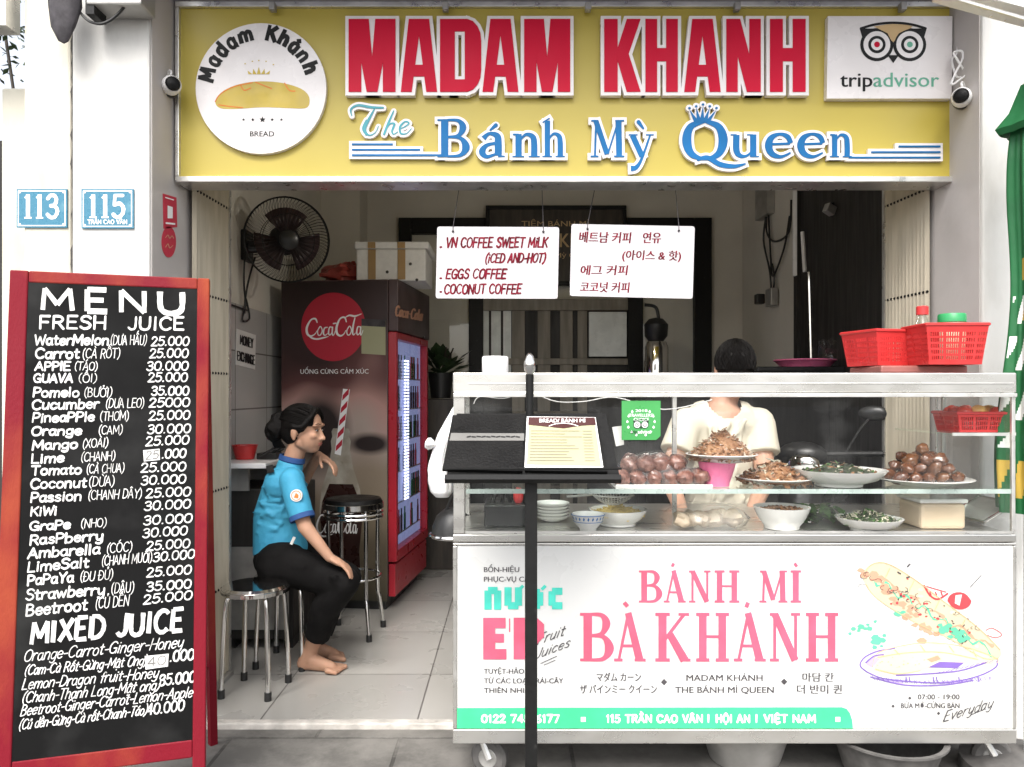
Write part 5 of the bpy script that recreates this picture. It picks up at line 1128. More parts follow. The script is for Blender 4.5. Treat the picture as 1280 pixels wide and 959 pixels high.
def shirt(mb):
    G_ = .010
    mb.chain([shc + Vector((0, 0, -.05)), shc * .5 + hip * .5 + Vector((-.030, 0, 0.0)), hip + Vector((-.004, 0, .035))], [.096, .103, .124], 18)
    mb.cone(shc + Vector((0, -.05, -.025)), .078, shc + Vector((0, .05, -.025)), .078, 16); mb.cone(shR + Vector((0, .03, 0)), .052, shL - Vector((0, .03, 0)), .052, 16)
    mb.cone(neck + Vector((-.008, 0, -.04)), .062, neck + Vector((.0, 0, -.005)), .056, 16, False)
    mb.cone(shc + Vector((-.018, 0, -.10)), .096, shc + Vector((-.02, 0, -.16)), .10, 16)
    for sh, el in ((shR, elR), (shL, elL)):
        e = sh + (el - sh) * .80; mb.tube([sh, sh + (el - sh) * .4, e], [.053, .055, .053], 18); mb.ell(sh, .053)
    for i in range(26):       # folds
        a = rnd.uniform(-2.3, -.2); z = rnd.uniform(-.30, -.02); u = (.02 - z) / .4
        c = shc.lerp(hip, u) + Vector((-.03 * math.sin(u * 3.1) + math.cos(a) * .093, math.sin(a) * .100, 0)); tdir = Vector((-math.sin(a), math.cos(a), rnd.uniform(-.9, .5))).normalized(); mb.cone(c - tdir * .05, .004, c + tdir * .05, .010, 6)
js = blob(shirt, 'jersey', 'blue_shirt', wo, .0065, 4)
mb = MB(); mb.lathe([(.052, -.008), (.060, 0), (.058, .02), (.053, .022), (.052, -.008)], neck + Vector((.002, 0, -.004)), 24, (neck + Vector((.06, 0, .1)) - neck + Vector((0, 0, .15))).normalized()); mb.build('collar', 'blue_trim', js, True)
mb = MB(); sd_ = Vector((0, -1, 0)); c = shR.lerp(elR, .42) + Vector((.006, -.0565, 0)); ff = plane(c, (.05, -1, .02)); ctr = (368 + 1, 622)
pp = lambda r: [(370.5 + r * math.cos(R(a)), 619.5 + r * math.sin(R(a))) for a in range(0, 360, 15)]
mb.flat(pp(7.6), ff, .0035, .012); mb.build('sleeve_badge', 'sign_white', js); mb = MB(); mb.ribbon(pp(5.8), .8, ff, .0045, closed=True); mb.flat([(367.5, 622), (370, 616), (373.5, 618.5), (373, 623)], ff, .0045); mb.build('badge_print', 'orange_ink', js)
mb = MB(); e0 = shR.lerp(elR, .80); dd = (elR - shR).normalized(); mb.lathe([(.0535, -.012), (.0555, -.010), (.0555, .010), (.0535, .012)], e0, 24, dd); mb.build('sleeve_cuff', 'blue_trim', js, True)
mb = MB(); fbk = plane(PX(337, 585, 3.41), (-.25, -1, .35)); mb.flat([(333, 583), (341, 581), (343, 590), (335, 592)], fbk, .004, .004); mb.build('shoulder_print', 'black_ink', js)
def trousers(mb):
    mb.cone(hpR, .110, hpL, .110, 16); mb.ell(hip + Vector((0, 0, .0)), (.125, .155, .10))
    for h, k, a in ((hpR, knR, anR), (hpL, knL, anL)):
        mb.cone(h, .096, k, .069, 18); e = k + (a - k) * .82; mb.tube([k, k * .62 + a * .38 + Vector((-.025, 0, 0)), e], [.068, .066, .056], 18)
        for i in range(6): q = h.lerp(k, rnd.uniform(.1, .95)); tdir = Vector((rnd.uniform(-.4, .4), -.2, 1)).normalized(); q = q + Vector((0, -.068, 0)); mb.cone(q - tdir * .05, .006, q + tdir * .04, .012, 6)
blob(trousers, 'trousers', 'trousers', wo, .008, 4)
mb = MB(); pk = PX(366, 676, 3.40); mb.box(pk, (.012, .006, .035), Euler((0, R(25), 0)).to_matrix()); mb.build('hip_label', 'page_white', wo)
# ============================================================ SELLER BEHIND THE CART
ve = thing('person', (.94, 3.35, FZ), 'seller in a cream tee shirt standing behind the glass food cart', 'person')
VD = 3.34; vh = W(917, 458, VD); vs = W(903, 516, VD)
vL = W(858, 528, VD - .02); vR = W(949, 528, VD); eA = W(836, 596, 3.22); wA = W(852, 640, 3.02); eB = W(957, 600, 3.24); wB = W(940, 640, 3.04)
def seller(mb):
    mb.ell(vh + Vector((0, -.01, .0)), (.076, .094, .105), None, 20, 14); mb.ell(vh + Vector((-.006, -.045, -.075)), (.056, .055, .065), None, 16, 12); mb.ell(vh + Vector((-.006, -.062, -.105)), (.028, .026, .022))
    mb.chain([vh + Vector((-.006, -.085, -.02)), vh + Vector((-.006, -.112, -.055))], [.010, .013], 8); mb.ell(vh + Vector((-.006, -.088, -.082)), (.025, .014, .010))
    for s in (-1, 1): mb.ell(vh + Vector((s * .077, .0, -.02)), (.008, .017, .03)); mb.ell(vh + Vector((s * .034, -.07, -.06)), (.024, .024, .022))
    mb.cone(vh + Vector((-.01, .01, -.08)), .054, vs + Vector((.0, .02, .02)), .062, 14)
    mb.chain([vs + Vector((0, .02, -.05)), vs + Vector((0, .04, -.28)), vs + Vector((0, .05, -.5))], [.11, .125, .135], 18); mb.cone(vL, .055, vR, .055, 14)
    for s in (-1, 1):
        h_ = vs + Vector((s * .085, .05, -.52)); k = Vector((h_.x, 3.36, .48)); a = Vector((h_.x, 3.39, FZ + .09)); mb.cone(h_, .09, k, .062, 14); mb.cone(k, .06, a, .036, 14); mb.cone(a + Vector((0, .02, -.045)), .035, a + Vector((0, -.14, -.06)), .026, 12)
    for sh, el, wr in ((vL, eA, wA), (vR, eB, wB)): mb.cone(sh, .05, el, .041, 14); mb.cone(el, .041, wr, .027, 14)
    hand_at(mb, wA, Vector((.3, -.6, -.3)), Vector((.3, 0, -1)), 20, 1, -1); hand_at(mb, wB, Vector((-.3, -.6, -.3)), Vector((-.3, 0, -1)), 20, 1, 1)
blob(seller, 'body', 'skin2', ve, .007, 4)
def vhair(mb): mb.ell(vh + Vector((0, -.022, .018)), (.084, .108, .100), None, 20, 14); mb.ell(vh + Vector((0, .05, -.05)), (.075, .06, .09)); mb.ell(vh + Vector((0, .11, .0)), (.045, .045, .05))
hr = blob(vhair, 'hair', 'hair', ve, .007, 3)
mb = MB()
for i in range(240):
    a = rnd.uniform(0, 6.283); L = []; tw = rnd.uniform(-1.2, 1.2)
    for j in range(8):
        th = .08 + j * .26; L.append(tuple(vh + Vector((.0855 * math.sin(th) * math.cos(a + tw * j * .2), -.022 + .1095 * math.sin(th) * math.sin(a + tw * j * .2), .018 + .1015 * math.cos(th)))))
    mb.tube(L, rnd.uniform(.0008, .0018), 4, cap=False)
mb.build('hair_strands', 'hair', hr, True)
for s in (-1, 1):
    mb = MB(); mb.ell(vh + Vector((s * .028 - .006, -.097, -.03)), (.012, .006, .006)); mb.build('eye', 'eye', ve, True)
mb = MB(); mb.ell(vh + Vector((-.006, -.101, -.083)), (.022, .006, .008)); mb.build('mouth', 'lips', ve, True)
def tee(mb):
    mb.chain([vs + Vector((0, .02, -.055)), vs + Vector((0, .03, -.2)), vs + Vector((0, .04, -.36)), vs + Vector((0, .05, -.52))], [.124, .145, .15, .155], 20)
    mb.cone(vL, .066, vR, .066, 16); mb.cone(vs + Vector((-.06, .02, -.05)), .11, vs + Vector((.06, .02, -.05)), .11)
    for sh, el in ((vL, eA), (vR, eB)):
        e = sh + (el - sh) * .56; mb.tube([sh, sh.lerp(el, .3), e], [.068, .070, .074], 18)
    for i in range(26):
        x = rnd.uniform(-.13, .13); z = rnd.uniform(-.42, -.06); c = vs + Vector((x, .03 - math.sqrt(max(0, .0215 - x * x)), z)); td = Vector((rnd.uniform(-.9, .9), 0, 1)).normalized(); mb.cone(c - td * .05, .004, c + td * .06, .011, 6)
ts = blob(tee, 'tee_shirt', 'cream_shirt', ve, .0075, 4)
bmx = bmesh.new(); bmx.from_mesh(ts.data); vo = vs - ve.location
def in_neck(c):
    q = c - vo; return q.y < .10 and (q.x / .078) ** 2 + ((q.z - .075) / .098) ** 2 < 1
bmesh.ops.delete(bmx, geom=[q for q in bmx.faces if in_neck(q.calc_center_median())], context='FACES'); bmx.to_mesh(ts.data); bmx.free()
sd_m = ts.modifiers.new('s', 'SOLIDIFY'); sd_m.thickness = .004
mb = MB(); pts = []
for i in range(0):
    a = R(200 + i * 17.5); pts.append(tuple(vs + Vector((.072 * math.cos(a), -.052 + .03 * math.sin(a) , .022 + .062 * math.sin(a)))))
mb.bm.free()

def slacks(mb):
    for s in (-1, 1):
        h_ = vs + Vector((s * .085, .05, -.52)); k = Vector((h_.x, 3.36, .48)); a = Vector((h_.x, 3.39, FZ + .12)); mb.cone(h_, .105, k, .076, 14); mb.tube([k, a], [.075, .06], 14)
    mb.ell(vs + Vector((0, .05, -.53)), (.17, .135, .12))
blob(slacks, 'trousers', 'trousers', ve, .012, 4)

# ============================================================ FOOD CART
CD = 2.45; CB = 2.86; X0, X1 = W(566, 0, CD).x, W(1271, 0, CD).x
ca = thing('food_cart', ((X0 + X1) / 2, CD, 0), 'white and steel food cart with a glass display case and a printed front', 'food cart')
Z = lambda py: W(0, py, CD).z
zc = Z(668); zs = Z(613); ztop = Z(466)
mb = MB(); mb.bx(X0 + .004, X1 - .004, CD + .014, CD + .66, Z(926), zc - .028); mb.build('body', 'steel', ca)
mb = MB(); mb.bx(X0, X1, CD, CD + .68, zc - .026, zc); mb.build('worktop', 'steel', ca, bevel=.004)
mb = MB(); ww = .022
mb.bx(X0, X1, CD, CD + .012, Z(930), Z(912)); mb.bx(X0, X1, CD, CD + .012, Z(682), zc - .028); mb.bx(X0, X0 + .014, CD, CD + .012, Z(911.5), Z(682.5)); mb.bx(X1 - .010, X1, CD, CD + .012, Z(911.5), Z(682.5))
mb.build('front_frame', 'steel_dirty', ca, bevel=.003)
mb = MB(); mb.bx(X0 + .0145, X1 - .0105, CD + .004, CD + .013, Z(911.5), Z(682.5)); bn_ = mb.build('printed_panel', 'banner', ca)
mb = MB(); mb.bx(X0, X1, CD, CD + .045, Z(491), ztop); mb.bx(X0, X1, CB - .04, CB, Z(491), ztop); mb.bx(X0, X0 + .04, CD + .046, CB - .041, Z(491), ztop); mb.bx(X1 - .04, X1, CD + .046, CB - .041, Z(491), ztop); mb.build('top_frame', 'steel_dirty', ca, bevel=.004)
mb = MB(); mb.bx(X0 + .041, X1 - .041, CD + .046, CB - .041, ztop - .010, ztop - .002); mb.build('top_glass', 'glass', ca)
mb = MB(); mb.bx(X0 + .002, X1 - .002, CD - .006, CD + .02, Z(496.5), Z(491.6)); mb.bx(X0 + .05, X1 - .01, CD - .003, CD - .0005, Z(480), Z(478.6)); mb.build('top_lip', 'alu', ca, bevel=.002)
for (x, y, w) in ((X0 + .020, CD + .018, .036), (X0 + .02, CB - .02, .026), (X1 - .008, CD + .008, .012), (X1 - .010, CB - .010, .012), (X1 - .034, CB - .010, .008), (W(842, 0, CB).x, CB - .012, .016)):
    mb = MB(); mb.bx(x - w / 2, x + w / 2, y - w / 2, y + w / 2, zc + .001, Z(491.8)); mb.build('post', 'steel_dirty' if w > .02 else 'alu', ca, bevel=.002)
mb = MB(); mb.bx(X0 + .04, X1 - .016, CD + .006, CD + .009, zc + .003, zs - .014); mb.bx(X0 + .04, X1 - .016, CD + .006, CD + .009, zs + .004, Z(497)); mb.build('front_glass', 'glass', ca)
mb = MB(); mb.bx(X0 + .004, X0 + .007, CD + .04, CB - .04, zc + .003, Z(497)); mb.build('side_glass', 'glass', ca); mb = MB(); mb.bx(X1 - .007, X1 - .004, CD + .02, CB - .02, zc + .003, Z(497)); mb.build('side_glass', 'glass', ca)
mb = MB(); mb.bx(X0 + .042, X1 - .02, CD + .012, CB - .03, zs - .008, zs); sh_ = mb.build('glass_shelf', 'shelf_glass', ca); mb = MB(); mb.bx(X0 + .042, X1 - .016, CD + .002, CD + .011, zs - .011, zs + .003); mb.build('shelf_edge', mat('shelf_trim', (.40, .48, .44), .3, .2, scale=14, var=.12), sh_)
mb = MB(); mb.bx(X0 + .04, X1 - .016, CD - .002, CD + .004, zc + .002, zc + .010); mb.build('glass_bead', 'alu', ca)
zt = W(0, 541, 2.5).z; xs0 = W(1186, 0, 2.48).x
mb = MB(); mb.bx(xs0, X1 - .02, CD + .014, CB - .03, zt - .006, zt); mb.build('small_glass_shelf', 'shelf_glass', ca)
mb = MB(); mb.bx(xs0, X1 - .02, CD + .008, CD + .013, zt - .008, zt + .002); mb.build('small_shelf_edge', 'alu', ca)
for i, (px, y) in enumerate(((612, CD + .10), (1240, CD + .10), (640, CD + .58), (1225, CD + .58))):
    x = W(px, 0, y).x; c = Vector((x, y, .062)); 
    mb = MB(); mb.tube([c + Vector((-.03, 0, .085)), c + Vector((-.028, 0, .06)), c + Vector((0, -.026, 0))], .012, 8); mb.box(c + Vector((-.025, 0, .083)), (.08, .07, .006)); mb.tube([c + Vector((-.03, 0, .085)), c + Vector((-.028, 0, .06)), c + Vector((0, .026, 0))], .012, 8); cs = mb.build('caster', 'alu', ca, True)
    mb = MB(); mb.lathe([(.02, -.02), (.052, -.02), (.062, -.010), (.062, .010), (.052, .02), (.02, .02)], c, 28, (.35, 1, 0)); mb.build('tyre', 'rubber', cs, True); mb = MB(); mb.lathe([(0, -.016), (.03, -.022), (.034, -.018), (.034, .018), (.03, .022), (0, .016)], c, 20, (.35, 1, 0)); mb.build('rim', 'tin', cs, True)
M['loaf_ink'] = mat('loaf_ink', (.56, .47, .33), .5, var=.1, spec=.15)
# ---- print on the front panel
f = front(CD + .004)
def pr(name, m):
    def deco(fn):
        mb = MB(); fn(mb); mb.build(name, m, bn_); return fn
    return deco
DI = [('B', 798.5, 828), ('A', 829.5, 857), ('N', 861, 888), ('H', 893, 924), ('M', 949, 984), ('I', 988, 1001)]
DK = [('B', 725, 767.5), ('A', 767.5, 807), ('K', 819, 863), ('H', 870, 911), ('A', 917, 957), ('N', 962, 1000), ('H', 1007, 1047.5)]
@pr('pink_shadow_lettering', 'pink_edge')
def _(mb):
    for c, a, b in DI: serif(mb, c, f, a + 3, b + 3, 713, 753, .0006)
    for c, a, b in DK: serif(mb, c, f, a + 3, b + 3, 766, 826.6, .0006)
@pr('pink_lettering', 'pink_ink')
def _(mb):
    for c, a, b in DI: serif(mb, c, f, a, b, 713, 753, .0016)
    for x0, y0, x1, y1 in ((842, 704, 840, 708), (993, 704, 996, 708)): mb.ribbon([(x0, y0), (x1, y1)], 3.6, f, .0018, cap='butt')
@pr('pink_lettering', 'pink_ink')
def _(mb):
    for c, a, b in DK: serif(mb, c, f, a, b, 766, 826.6, .0016)
    for x0, y0, x1, y1 in ((780, 753, 784.5, 758), (935, 753, 932.5, 759)): mb.ribbon([(x0, y0), (x1, y1)], 5 if y0 > 740 else 3.6, f, .0018, cap='butt')
@pr('pink_lettering', 'pink_ink')
def _(mb):
    for p in ([(604, 772), (632, 772), (632, 785), (619, 785), (619, 792), (630, 792), (630, 803), (619, 803), (619, 811), (633, 811), (633, 824), (604, 824)], [(642, 772), (657, 772), (657, 824), (642, 824)], [(657, 772), (671, 772), (680, 780), (680, 796), (671, 805), (657, 805), (657, 795), (666, 793), (666, 784), (657, 782)]): mb.flat(p, f, .0016 + .0001 * len(p))
    mb.ribbon([(637, 773), (637, 790)], 1.6, f, .0018, cap='butt')
@pr('mint_lettering', 'aqua_ink')
def _(mb):
    for q, w in (([(610, 762), (610, 738), (622, 738), (622, 762)], 9), ([(635, 734), (635, 757), (648, 757), (648, 734)], 9), ([(664, 740), (664, 757), (675, 757), (675, 740), (664, 740)], 8), ([(703, 739), (690, 739), (690, 757), (703, 757)], 9), ([(650, 736), (654, 732)], 4), ([(677, 737), (682, 732)], 4)): mb.ribbon(q, w, f, .0015 + .0001 * len(q), cap='butt')
@pr('mint_band', 'mint_ink')
def _(mb): mb.flat([(571, 885), (700, 884.5), (1052, 884), (1058, 886), (1062, 891), (1065, 900), (1066, 910.5), (571, 910.5)], f, .0012)
@pr('white_band_lettering', 'white_ink')
def _(mb):
    for s, a, b in (('0122 745 6177', 602, 699), ('115 TRẦN CAO VÂN', 758, 878), ('|', 884, 887), ('HỘI AN', 895, 937), ('|', 944, 947), ('VIỆT NAM', 955, 1019)): hand(mb, s, f, a, 902.5, b, 902.5, 9, 2.5, jit=.1, lift=.0022, gap=1.6)
    for x in (729, 1047): mb.flat([(x - 3, 896), (x + 3, 896), (x + 3, 902), (x - 3, 902)], f, .0022)
@pr('grey_script', 'grey_ink')
def _(mb):
    for s, a, b, y, h in (('BỔN-HIỆU', 605, 649, 715, 6.5), ('PHỤC-VỤ CÁC', 605, 668, 727, 6.5), ('TUYỆT-HẢO', 605, 655, 842, 6.5), ('TỪ CÁC LOẠI TRÁI-CÂY', 605, 704, 854, 6.5), ('THIÊN NHIÊN', 605, 668, 866, 6.5),
                          ('マダム カーン', 746, 801, 851, 9), ('ザ バインミー クイーン', 725, 821, 866, 9), ('MADAM KHÁNH', 858, 953, 851, 8), ('THE BÁNH MÌ QUEEN', 844, 967, 866, 8), ('마담 칸', 1003, 1042, 851, 9), ('더 반미 퀸', 996, 1052, 866, 9),
                          ('07:00 - 19:00', 1147, 1199, 874, 6.5), ('BỮA MỞ-CỬNG BÁN', 1126, 1199, 885, 6.5)):
        q_ = MB(); typeset(q_, s, f, a, y, h, b, offset=.022, lift=.0015); q_.build('printed_line', 'grey_ink', bn_)
    for x, y, s in ((830, 852.5, 4), (980, 852, 4), (1137, 872.5, 2.2), (1116, 882.5, 2.2), (1173, 891.5, 2.2)): mb.flat([(x - s, y), (x, y - s), (x + s, y), (x, y + s)], f, .0015)
    for s, a, b, y0, y1, h in (('Fruit', 671, 704, 806, 794, 12), ('Juices', 668, 711, 824, 808, 11), ('Everyday', 1178, 1239, 902, 884, 12)): hand(mb, s, f, a, y0, b, y1, h, 1.1, .45, .0024, jit=.1)
    mb.ribbon([(676, 829), (696, 820)], .8, f, .0024); mb.ribbon([(680, 831), (694, 825)], .8, f, .0024); mb.ribbon([(1214, 893), (1228, 887)], .9, f, .0024)
    mb.ribbon([(1212, 734), (1226, 719)], .8, f, .0024)
    for p in ([(1134, 708), (1137, 705)], [(1122, 715), (1125, 717)], [(1133, 722), (1136, 721)]): mb.ribbon(p, 1.8, f, .0024)
random.seed(5)
def scatter(mb, n, p0, p1, spread, r, lift):
    for i in range(n):
        u = random.random(); x = p0[0] + (p1[0] - p0[0]) * u + random.gauss(0, spread); y = p0[1] + (p1[1] - p0[1]) * u + random.gauss(0, spread * .7); rr = random.uniform(*r)
        mb.flat([(x + rr * random.uniform(.6, 1.2) * math.cos(R(a)), y + rr * .7 * random.uniform(.6, 1.2) * math.sin(R(a))) for a in range(0, 360, 60)], f, lift + .00002 * i)
@pr('salmon_food_print', 'salmon')
def _(mb):
    scatter(mb, 10, (1078, 716), (1112, 738), 5, (3, 8), .0012); scatter(mb, 26, (1110, 740), (1165, 795), 6, (2.5, 7), .0012); mb.flat([(1158, 824), (1172, 819), (1176, 824), (1164, 828)], f, .0013)
@pr('cream_food_print', 'cream_ink')
def _(mb): mb.flat([(1092, 838), (1098, 818), (1130, 808), (1172, 804), (1212, 812), (1246, 822), (1240, 830), (1190, 828), (1150, 838), (1120, 844)], f, .0009); scatter(mb, 10, (1150, 722), (1240, 826), 9, (2, 4), .0010)
@pr('loaf_fill_print', 'loaf_ink')
def _(mb):
    mb.flat(smooth_pts([(1078, 722), (1088, 706), (1108, 704), (1140, 722), (1180, 752), (1222, 784), (1250, 812), (1246, 824), (1228, 822), (1190, 800), (1140, 776), (1096, 748)], True, 4)[:-1], f, .0007)
@pr('lettuce_print', 'leafmint')
def _(mb):
    rq = random.Random(8); q = [(1092 + 150 * u, 724 + 92 * u + 5 * math.sin(u * 40) + rq.uniform(-2, 2)) for u in [i / 40 for i in range(41)]]
    mb.ribbon(q, [rq.uniform(.8, 3.2) for _ in q], f, .0010)
@pr('ham_print', 'salmon')
def _(mb):
    rq = random.Random(9); q = [(1090 + 150 * u, 718 + 92 * u + 4 * math.sin(u * 31) + rq.uniform(-2, 2)) for u in [i / 34 for i in range(35)]]
    mb.ribbon(q, [rq.uniform(1, 5) for _ in q], f, .0009)
@pr('loaf_outline_print', 'tan_ink')
def _(mb):
    for k, q in enumerate(([(1078, 722), (1088, 706), (1108, 704), (1140, 722), (1180, 752), (1222, 784), (1250, 812)], [(1082, 730), (1096, 748), (1140, 776), (1190, 800), (1228, 822), (1248, 822)], [(1112, 710), (1106, 722)], [(1142, 726), (1136, 738)], [(1174, 750), (1168, 762)], [(1206, 774), (1200, 786)])): mb.ribbon(smooth_pts(q, k=5), .8, f, .0026 + .0001 * k)
@pr('basket_hatch_print', 'purple_ink')
def _(mb):
    for i in range(26):
        x = 1090 + i * 5.8; y = 843 + 7 * math.sin((i + 3) / 31 * 3.14); mb.ribbon([(x, y), (x + 3.4, y + 4.5)], .6, f, .0029)
        if i % 2: mb.ribbon([(x + 3.4, y), (x, y + 4.5)], .6, f, .0031)
    for i in range(12): x = 1170 + i * 6; y = 842 - i * 1.3; mb.ribbon([(x, y), (x + 5, y - 3)], .6, f, .0029)
@pr('loaf_print', 'tan_ink')
def _(mb):
    for k, q in enumerate(([(1090, 834), (1096, 817), (1122, 808), (1160, 803), (1204, 808), (1244, 822), (1246, 828)], [(1096, 822), (1130, 816), (1176, 815), (1222, 824)], [(1118, 812), (1124, 818)], [(1150, 806), (1156, 814)], [(1186, 807), (1192, 815)], [(1216, 813), (1220, 821)], [(1094, 836), (1122, 842), (1150, 838)])): mb.ribbon(smooth_pts(q, k=5), .9, f, .0021 + .0001 * k)
    scatter(mb, 16, (1110, 830), (1150, 826), 6, (.6, 1.2), .0022)
@pr('food_outline_print', 'grey_ink')
def _(mb):
    rq = random.Random(4)
    for i in range(26):
        u = rq.random(); x = 1078 + 150 * u + rq.gauss(0, 6); y = 716 + 84 * u + rq.gauss(0, 6); r = rq.uniform(2, 5); a0 = rq.uniform(0, 6); mb.ribbon([(x + r * math.cos(a0 + t_ * .8), y + r * .7 * math.sin(a0 + t_ * .8)) for t_ in range(5)], .55, f, .003)
    for i in range(20): x = 1120 + rq.uniform(0, 90); y = 735 + (x - 1120) * .6 + rq.gauss(0, 9); mb.ribbon([(x, y), (x + rq.uniform(-2, 2), y + rq.uniform(-2, 2))], 1.2, f, .0032)
@pr('red_food_print', 'red_ink')
def _(mb):
    mb.flat([(1198 + 14 * math.cos(R(a)) + (2 if a < 180 else 0), 751 + 11 * math.sin(R(a))) for a in range(0, 360, 20)], f, .0016)
    q = smooth_pts([(1155, 732), (1162, 744), (1172, 749), (1184, 742)], k=4); mb.ribbon(q, 2.2, f, .0016); mb.ribbon([(1158, 733), (1182, 740)], 1.2, f, .0019)
    for x in (1162, 1169, 1176): mb.ribbon([(x, 740), (x + 1.5, 744)], 1.4, f, .002)
    scatter(mb, 24, (1112, 735), (1205, 800), 9, (1.4, 3), .0019); mb.ribbon(smooth_pts([(1232, 788), (1240, 785), (1252, 793), (1244, 797), (1234, 794)], k=3), .9, f, .0016)
@pr('tomato_highlight_print', 'banner')
def _(mb): mb.flat([(1194, 744), (1202, 743), (1199, 757), (1193, 754)], f, .0021)
@pr('green_leaf_print', 'leafmint')
def _(mb): scatter(mb, 9, (1068, 790), (1102, 772), 6, (2, 5), .0014); scatter(mb, 9, (1092, 806), (1106, 794), 4, (2.5, 6), .0015); scatter(mb, 5, (1122, 764), (1128, 770), 2, (3, 6), .0022); scatter(mb, 14, (1170, 782), (1212, 800), 5, (3, 7), .0024)
@pr('purple_basket_print', 'purple_ink')
def _(mb):
    for k, q in enumerate(([(1118, 810), (1096, 814), (1080, 822), (1075, 832), (1084, 840)], [(1084, 840), (1104, 848), (1140, 852), (1184, 853), (1222, 845), (1244, 834), (1246, 826)], [(1088, 846), (1130, 856), (1180, 856), (1216, 850)], [(1120, 844), (1160, 842), (1200, 838), (1232, 828)], [(1082, 828), (1092, 820), (1104, 818)])): mb.ribbon(smooth_pts(q, k=5), 1.6, f, .0018 + .0001 * k)
    for x in (1132, 1136, 1166, 1170, 1198, 1222): mb.ribbon([(x, 846), (x + 1, 852)], 1.3, f, .0024)
    mb.flat([(1160, 834), (1174, 827), (1205, 828), (1196, 835)], f, .0019)
@pr('pale_purple_print', 'purple_pale')
def _(mb):
    mb.flat([(1100, 847), (1130, 850), (1128, 855), (1104, 851)], f, .0013); mb.flat([(1172, 852), (1212, 848), (1206, 853), (1176, 855)], f, .0013); mb.flat([(1082, 830), (1092, 821), (1100, 824), (1090, 834)], f, .0013)
# fine wire along the top of the case
mb = MB(); mb.tube(smooth_pts([tuple(W(592, 505, 2.60)), tuple(W(600, 488 + 8, 2.60)), tuple(W(630, 498, 2.6)), tuple(W(660, 490.5, 2.6)), tuple(W(695, 502, 2.6)), tuple(W(730, 502, 2.62)), tuple(W(770, 497, 2.6)), tuple(W(830, 512, 2.62)), tuple(W(890, 500, 2.62))]), .0018, 5); tag(mb.build('white_wire', 'white_pl', smooth=True), 'thin white wire drooping inside the top of the glass case', 'wire')
# stickers on the glass
fs = front(CD + .005)
t = thing('square_sticker', fs(802, 551, 0), 'green square award sticker with an owl on the front glass', 'sticker')
mb = MB(); mb.flat([(777, 501), (825.5, 501), (825.5, 545), (820, 550), (777, 550)], fs, .0025, .002); mb.build('backing', 'sticker_green', t)
mb = MB()
for s, a, b, y, h in (('2018', 794, 809, 515, 3.4), ("TRAVELLERS'", 786, 816, 521, 4), ('CHOICE', 792, 811, 526.5, 4.4), ('advisor', 797, 815, 542, 5)): typeset(mb, s, fs, a, y, h, b, offset=.015, lift=.0036)
for s in (-1, 1):
    for k in range(6): a = R(-50 + k * 24); x, y = 801 + s * 17 * math.cos(a), 528 + 17 * math.sin(a); mb.flat([(x - 1.6, y), (x, y - 2.6), (x + 1.6, y), (x, y + 1.6)], fs, .0036)
mb.build('white_print', 'white_ink', t); mb = MB(); typeset(mb, 'trip', fs, 788, 542, 5, 796.5, offset=.02, lift=.0036); mb.build('black_print', 'black_ink', t)
owl(('black_ink', 'white_ink', None), 801, 531, .235, fs, .0036, 'black_ink', 'black_ink', t)
t = tag(None, 0) if False else None
mb = MB(); mb.flat([(765, 534), (779, 532), (780, 556), (770, 558)], front(CD + .05), .001, .001); tag(mb.build('paper_slip', 'page_white'), 'small white paper slip beside the green sticker', 'paper')

# ============================================================ FOOD IN THE CASE
def on(px, d, z): return Vector(((px - 640) * d / FPX, d, z))
def dish(name, px, d, z, r, h, m, label, cat, sx=1.0, foot=.5, rim=.006, plate=False, group=None):
    c = on(px, d, z); mb = MB()
    if plate: pf = [(0, .002), (r * .55, .002), (r * .62, .008), (r * .97, h), (r, h + .002), (r * .97, h + .004), (r * .60, .014), (0, .012)]
    else: pf = [(0, .001), (r * foot, .001), (r * foot, .008), (r * .80, h * .42), (r * .95, h * .8), (r, h), (r - rim, h), (r * .9 - rim, h * .75), (r * .70, h * .35), (0, h * .25)]
    mb.lathe(pf, c, 40, sy=sx); return tag(mb.build(name, m, smooth=True, loc=c), label, cat, group), c
def strips(mb, c, R0, Ht, n, L, w, zo=0, flat_=.5, ex=1.0):
    for i in range(n):
        a = random.uniform(0, 6.283); u = math.sqrt(random.random()); rr = R0 * u; hh = Ht * (1 - u ** ex) * random.uniform(.75, 1.02); p = c + Vector((math.cos(a) * rr, math.sin(a) * rr * .9, zo + hh))
        q = Euler((random.uniform(-.8, .8), random.uniform(-.8, .8), random.uniform(0, 6.28))).to_matrix(); l = L * random.uniform(.5, 1.2); ww = w * random.uniform(.6, 1.3); k = random.uniform(-.3, .3) * l
        v = [p + q @ Vector(t_) for t_ in ((-l / 2, -ww / 2, 0), (0, -ww / 2, k), (l / 2, -ww / 2, 0), (-l / 2, ww / 2, 0), (0, ww / 2, k), (l / 2, ww / 2, 0))]; dz = q @ Vector((0, 0, ww * flat_))
        A = [mb.bm.verts.new(x) for x in v]; B = [mb.bm.verts.new(x - dz) for x in v]
        for s in ((0, 1, 4, 3), (1, 2, 5, 4)): mb.face([A[j] for j in s]); mb.face([B[j] for j in reversed(s)])
        for s in ((0, 1), (1, 2), (2, 5), (5, 4), (4, 3), (3, 0)): mb.face([A[s[0]], B[s[0]], B[s[1]], A[s[1]]])
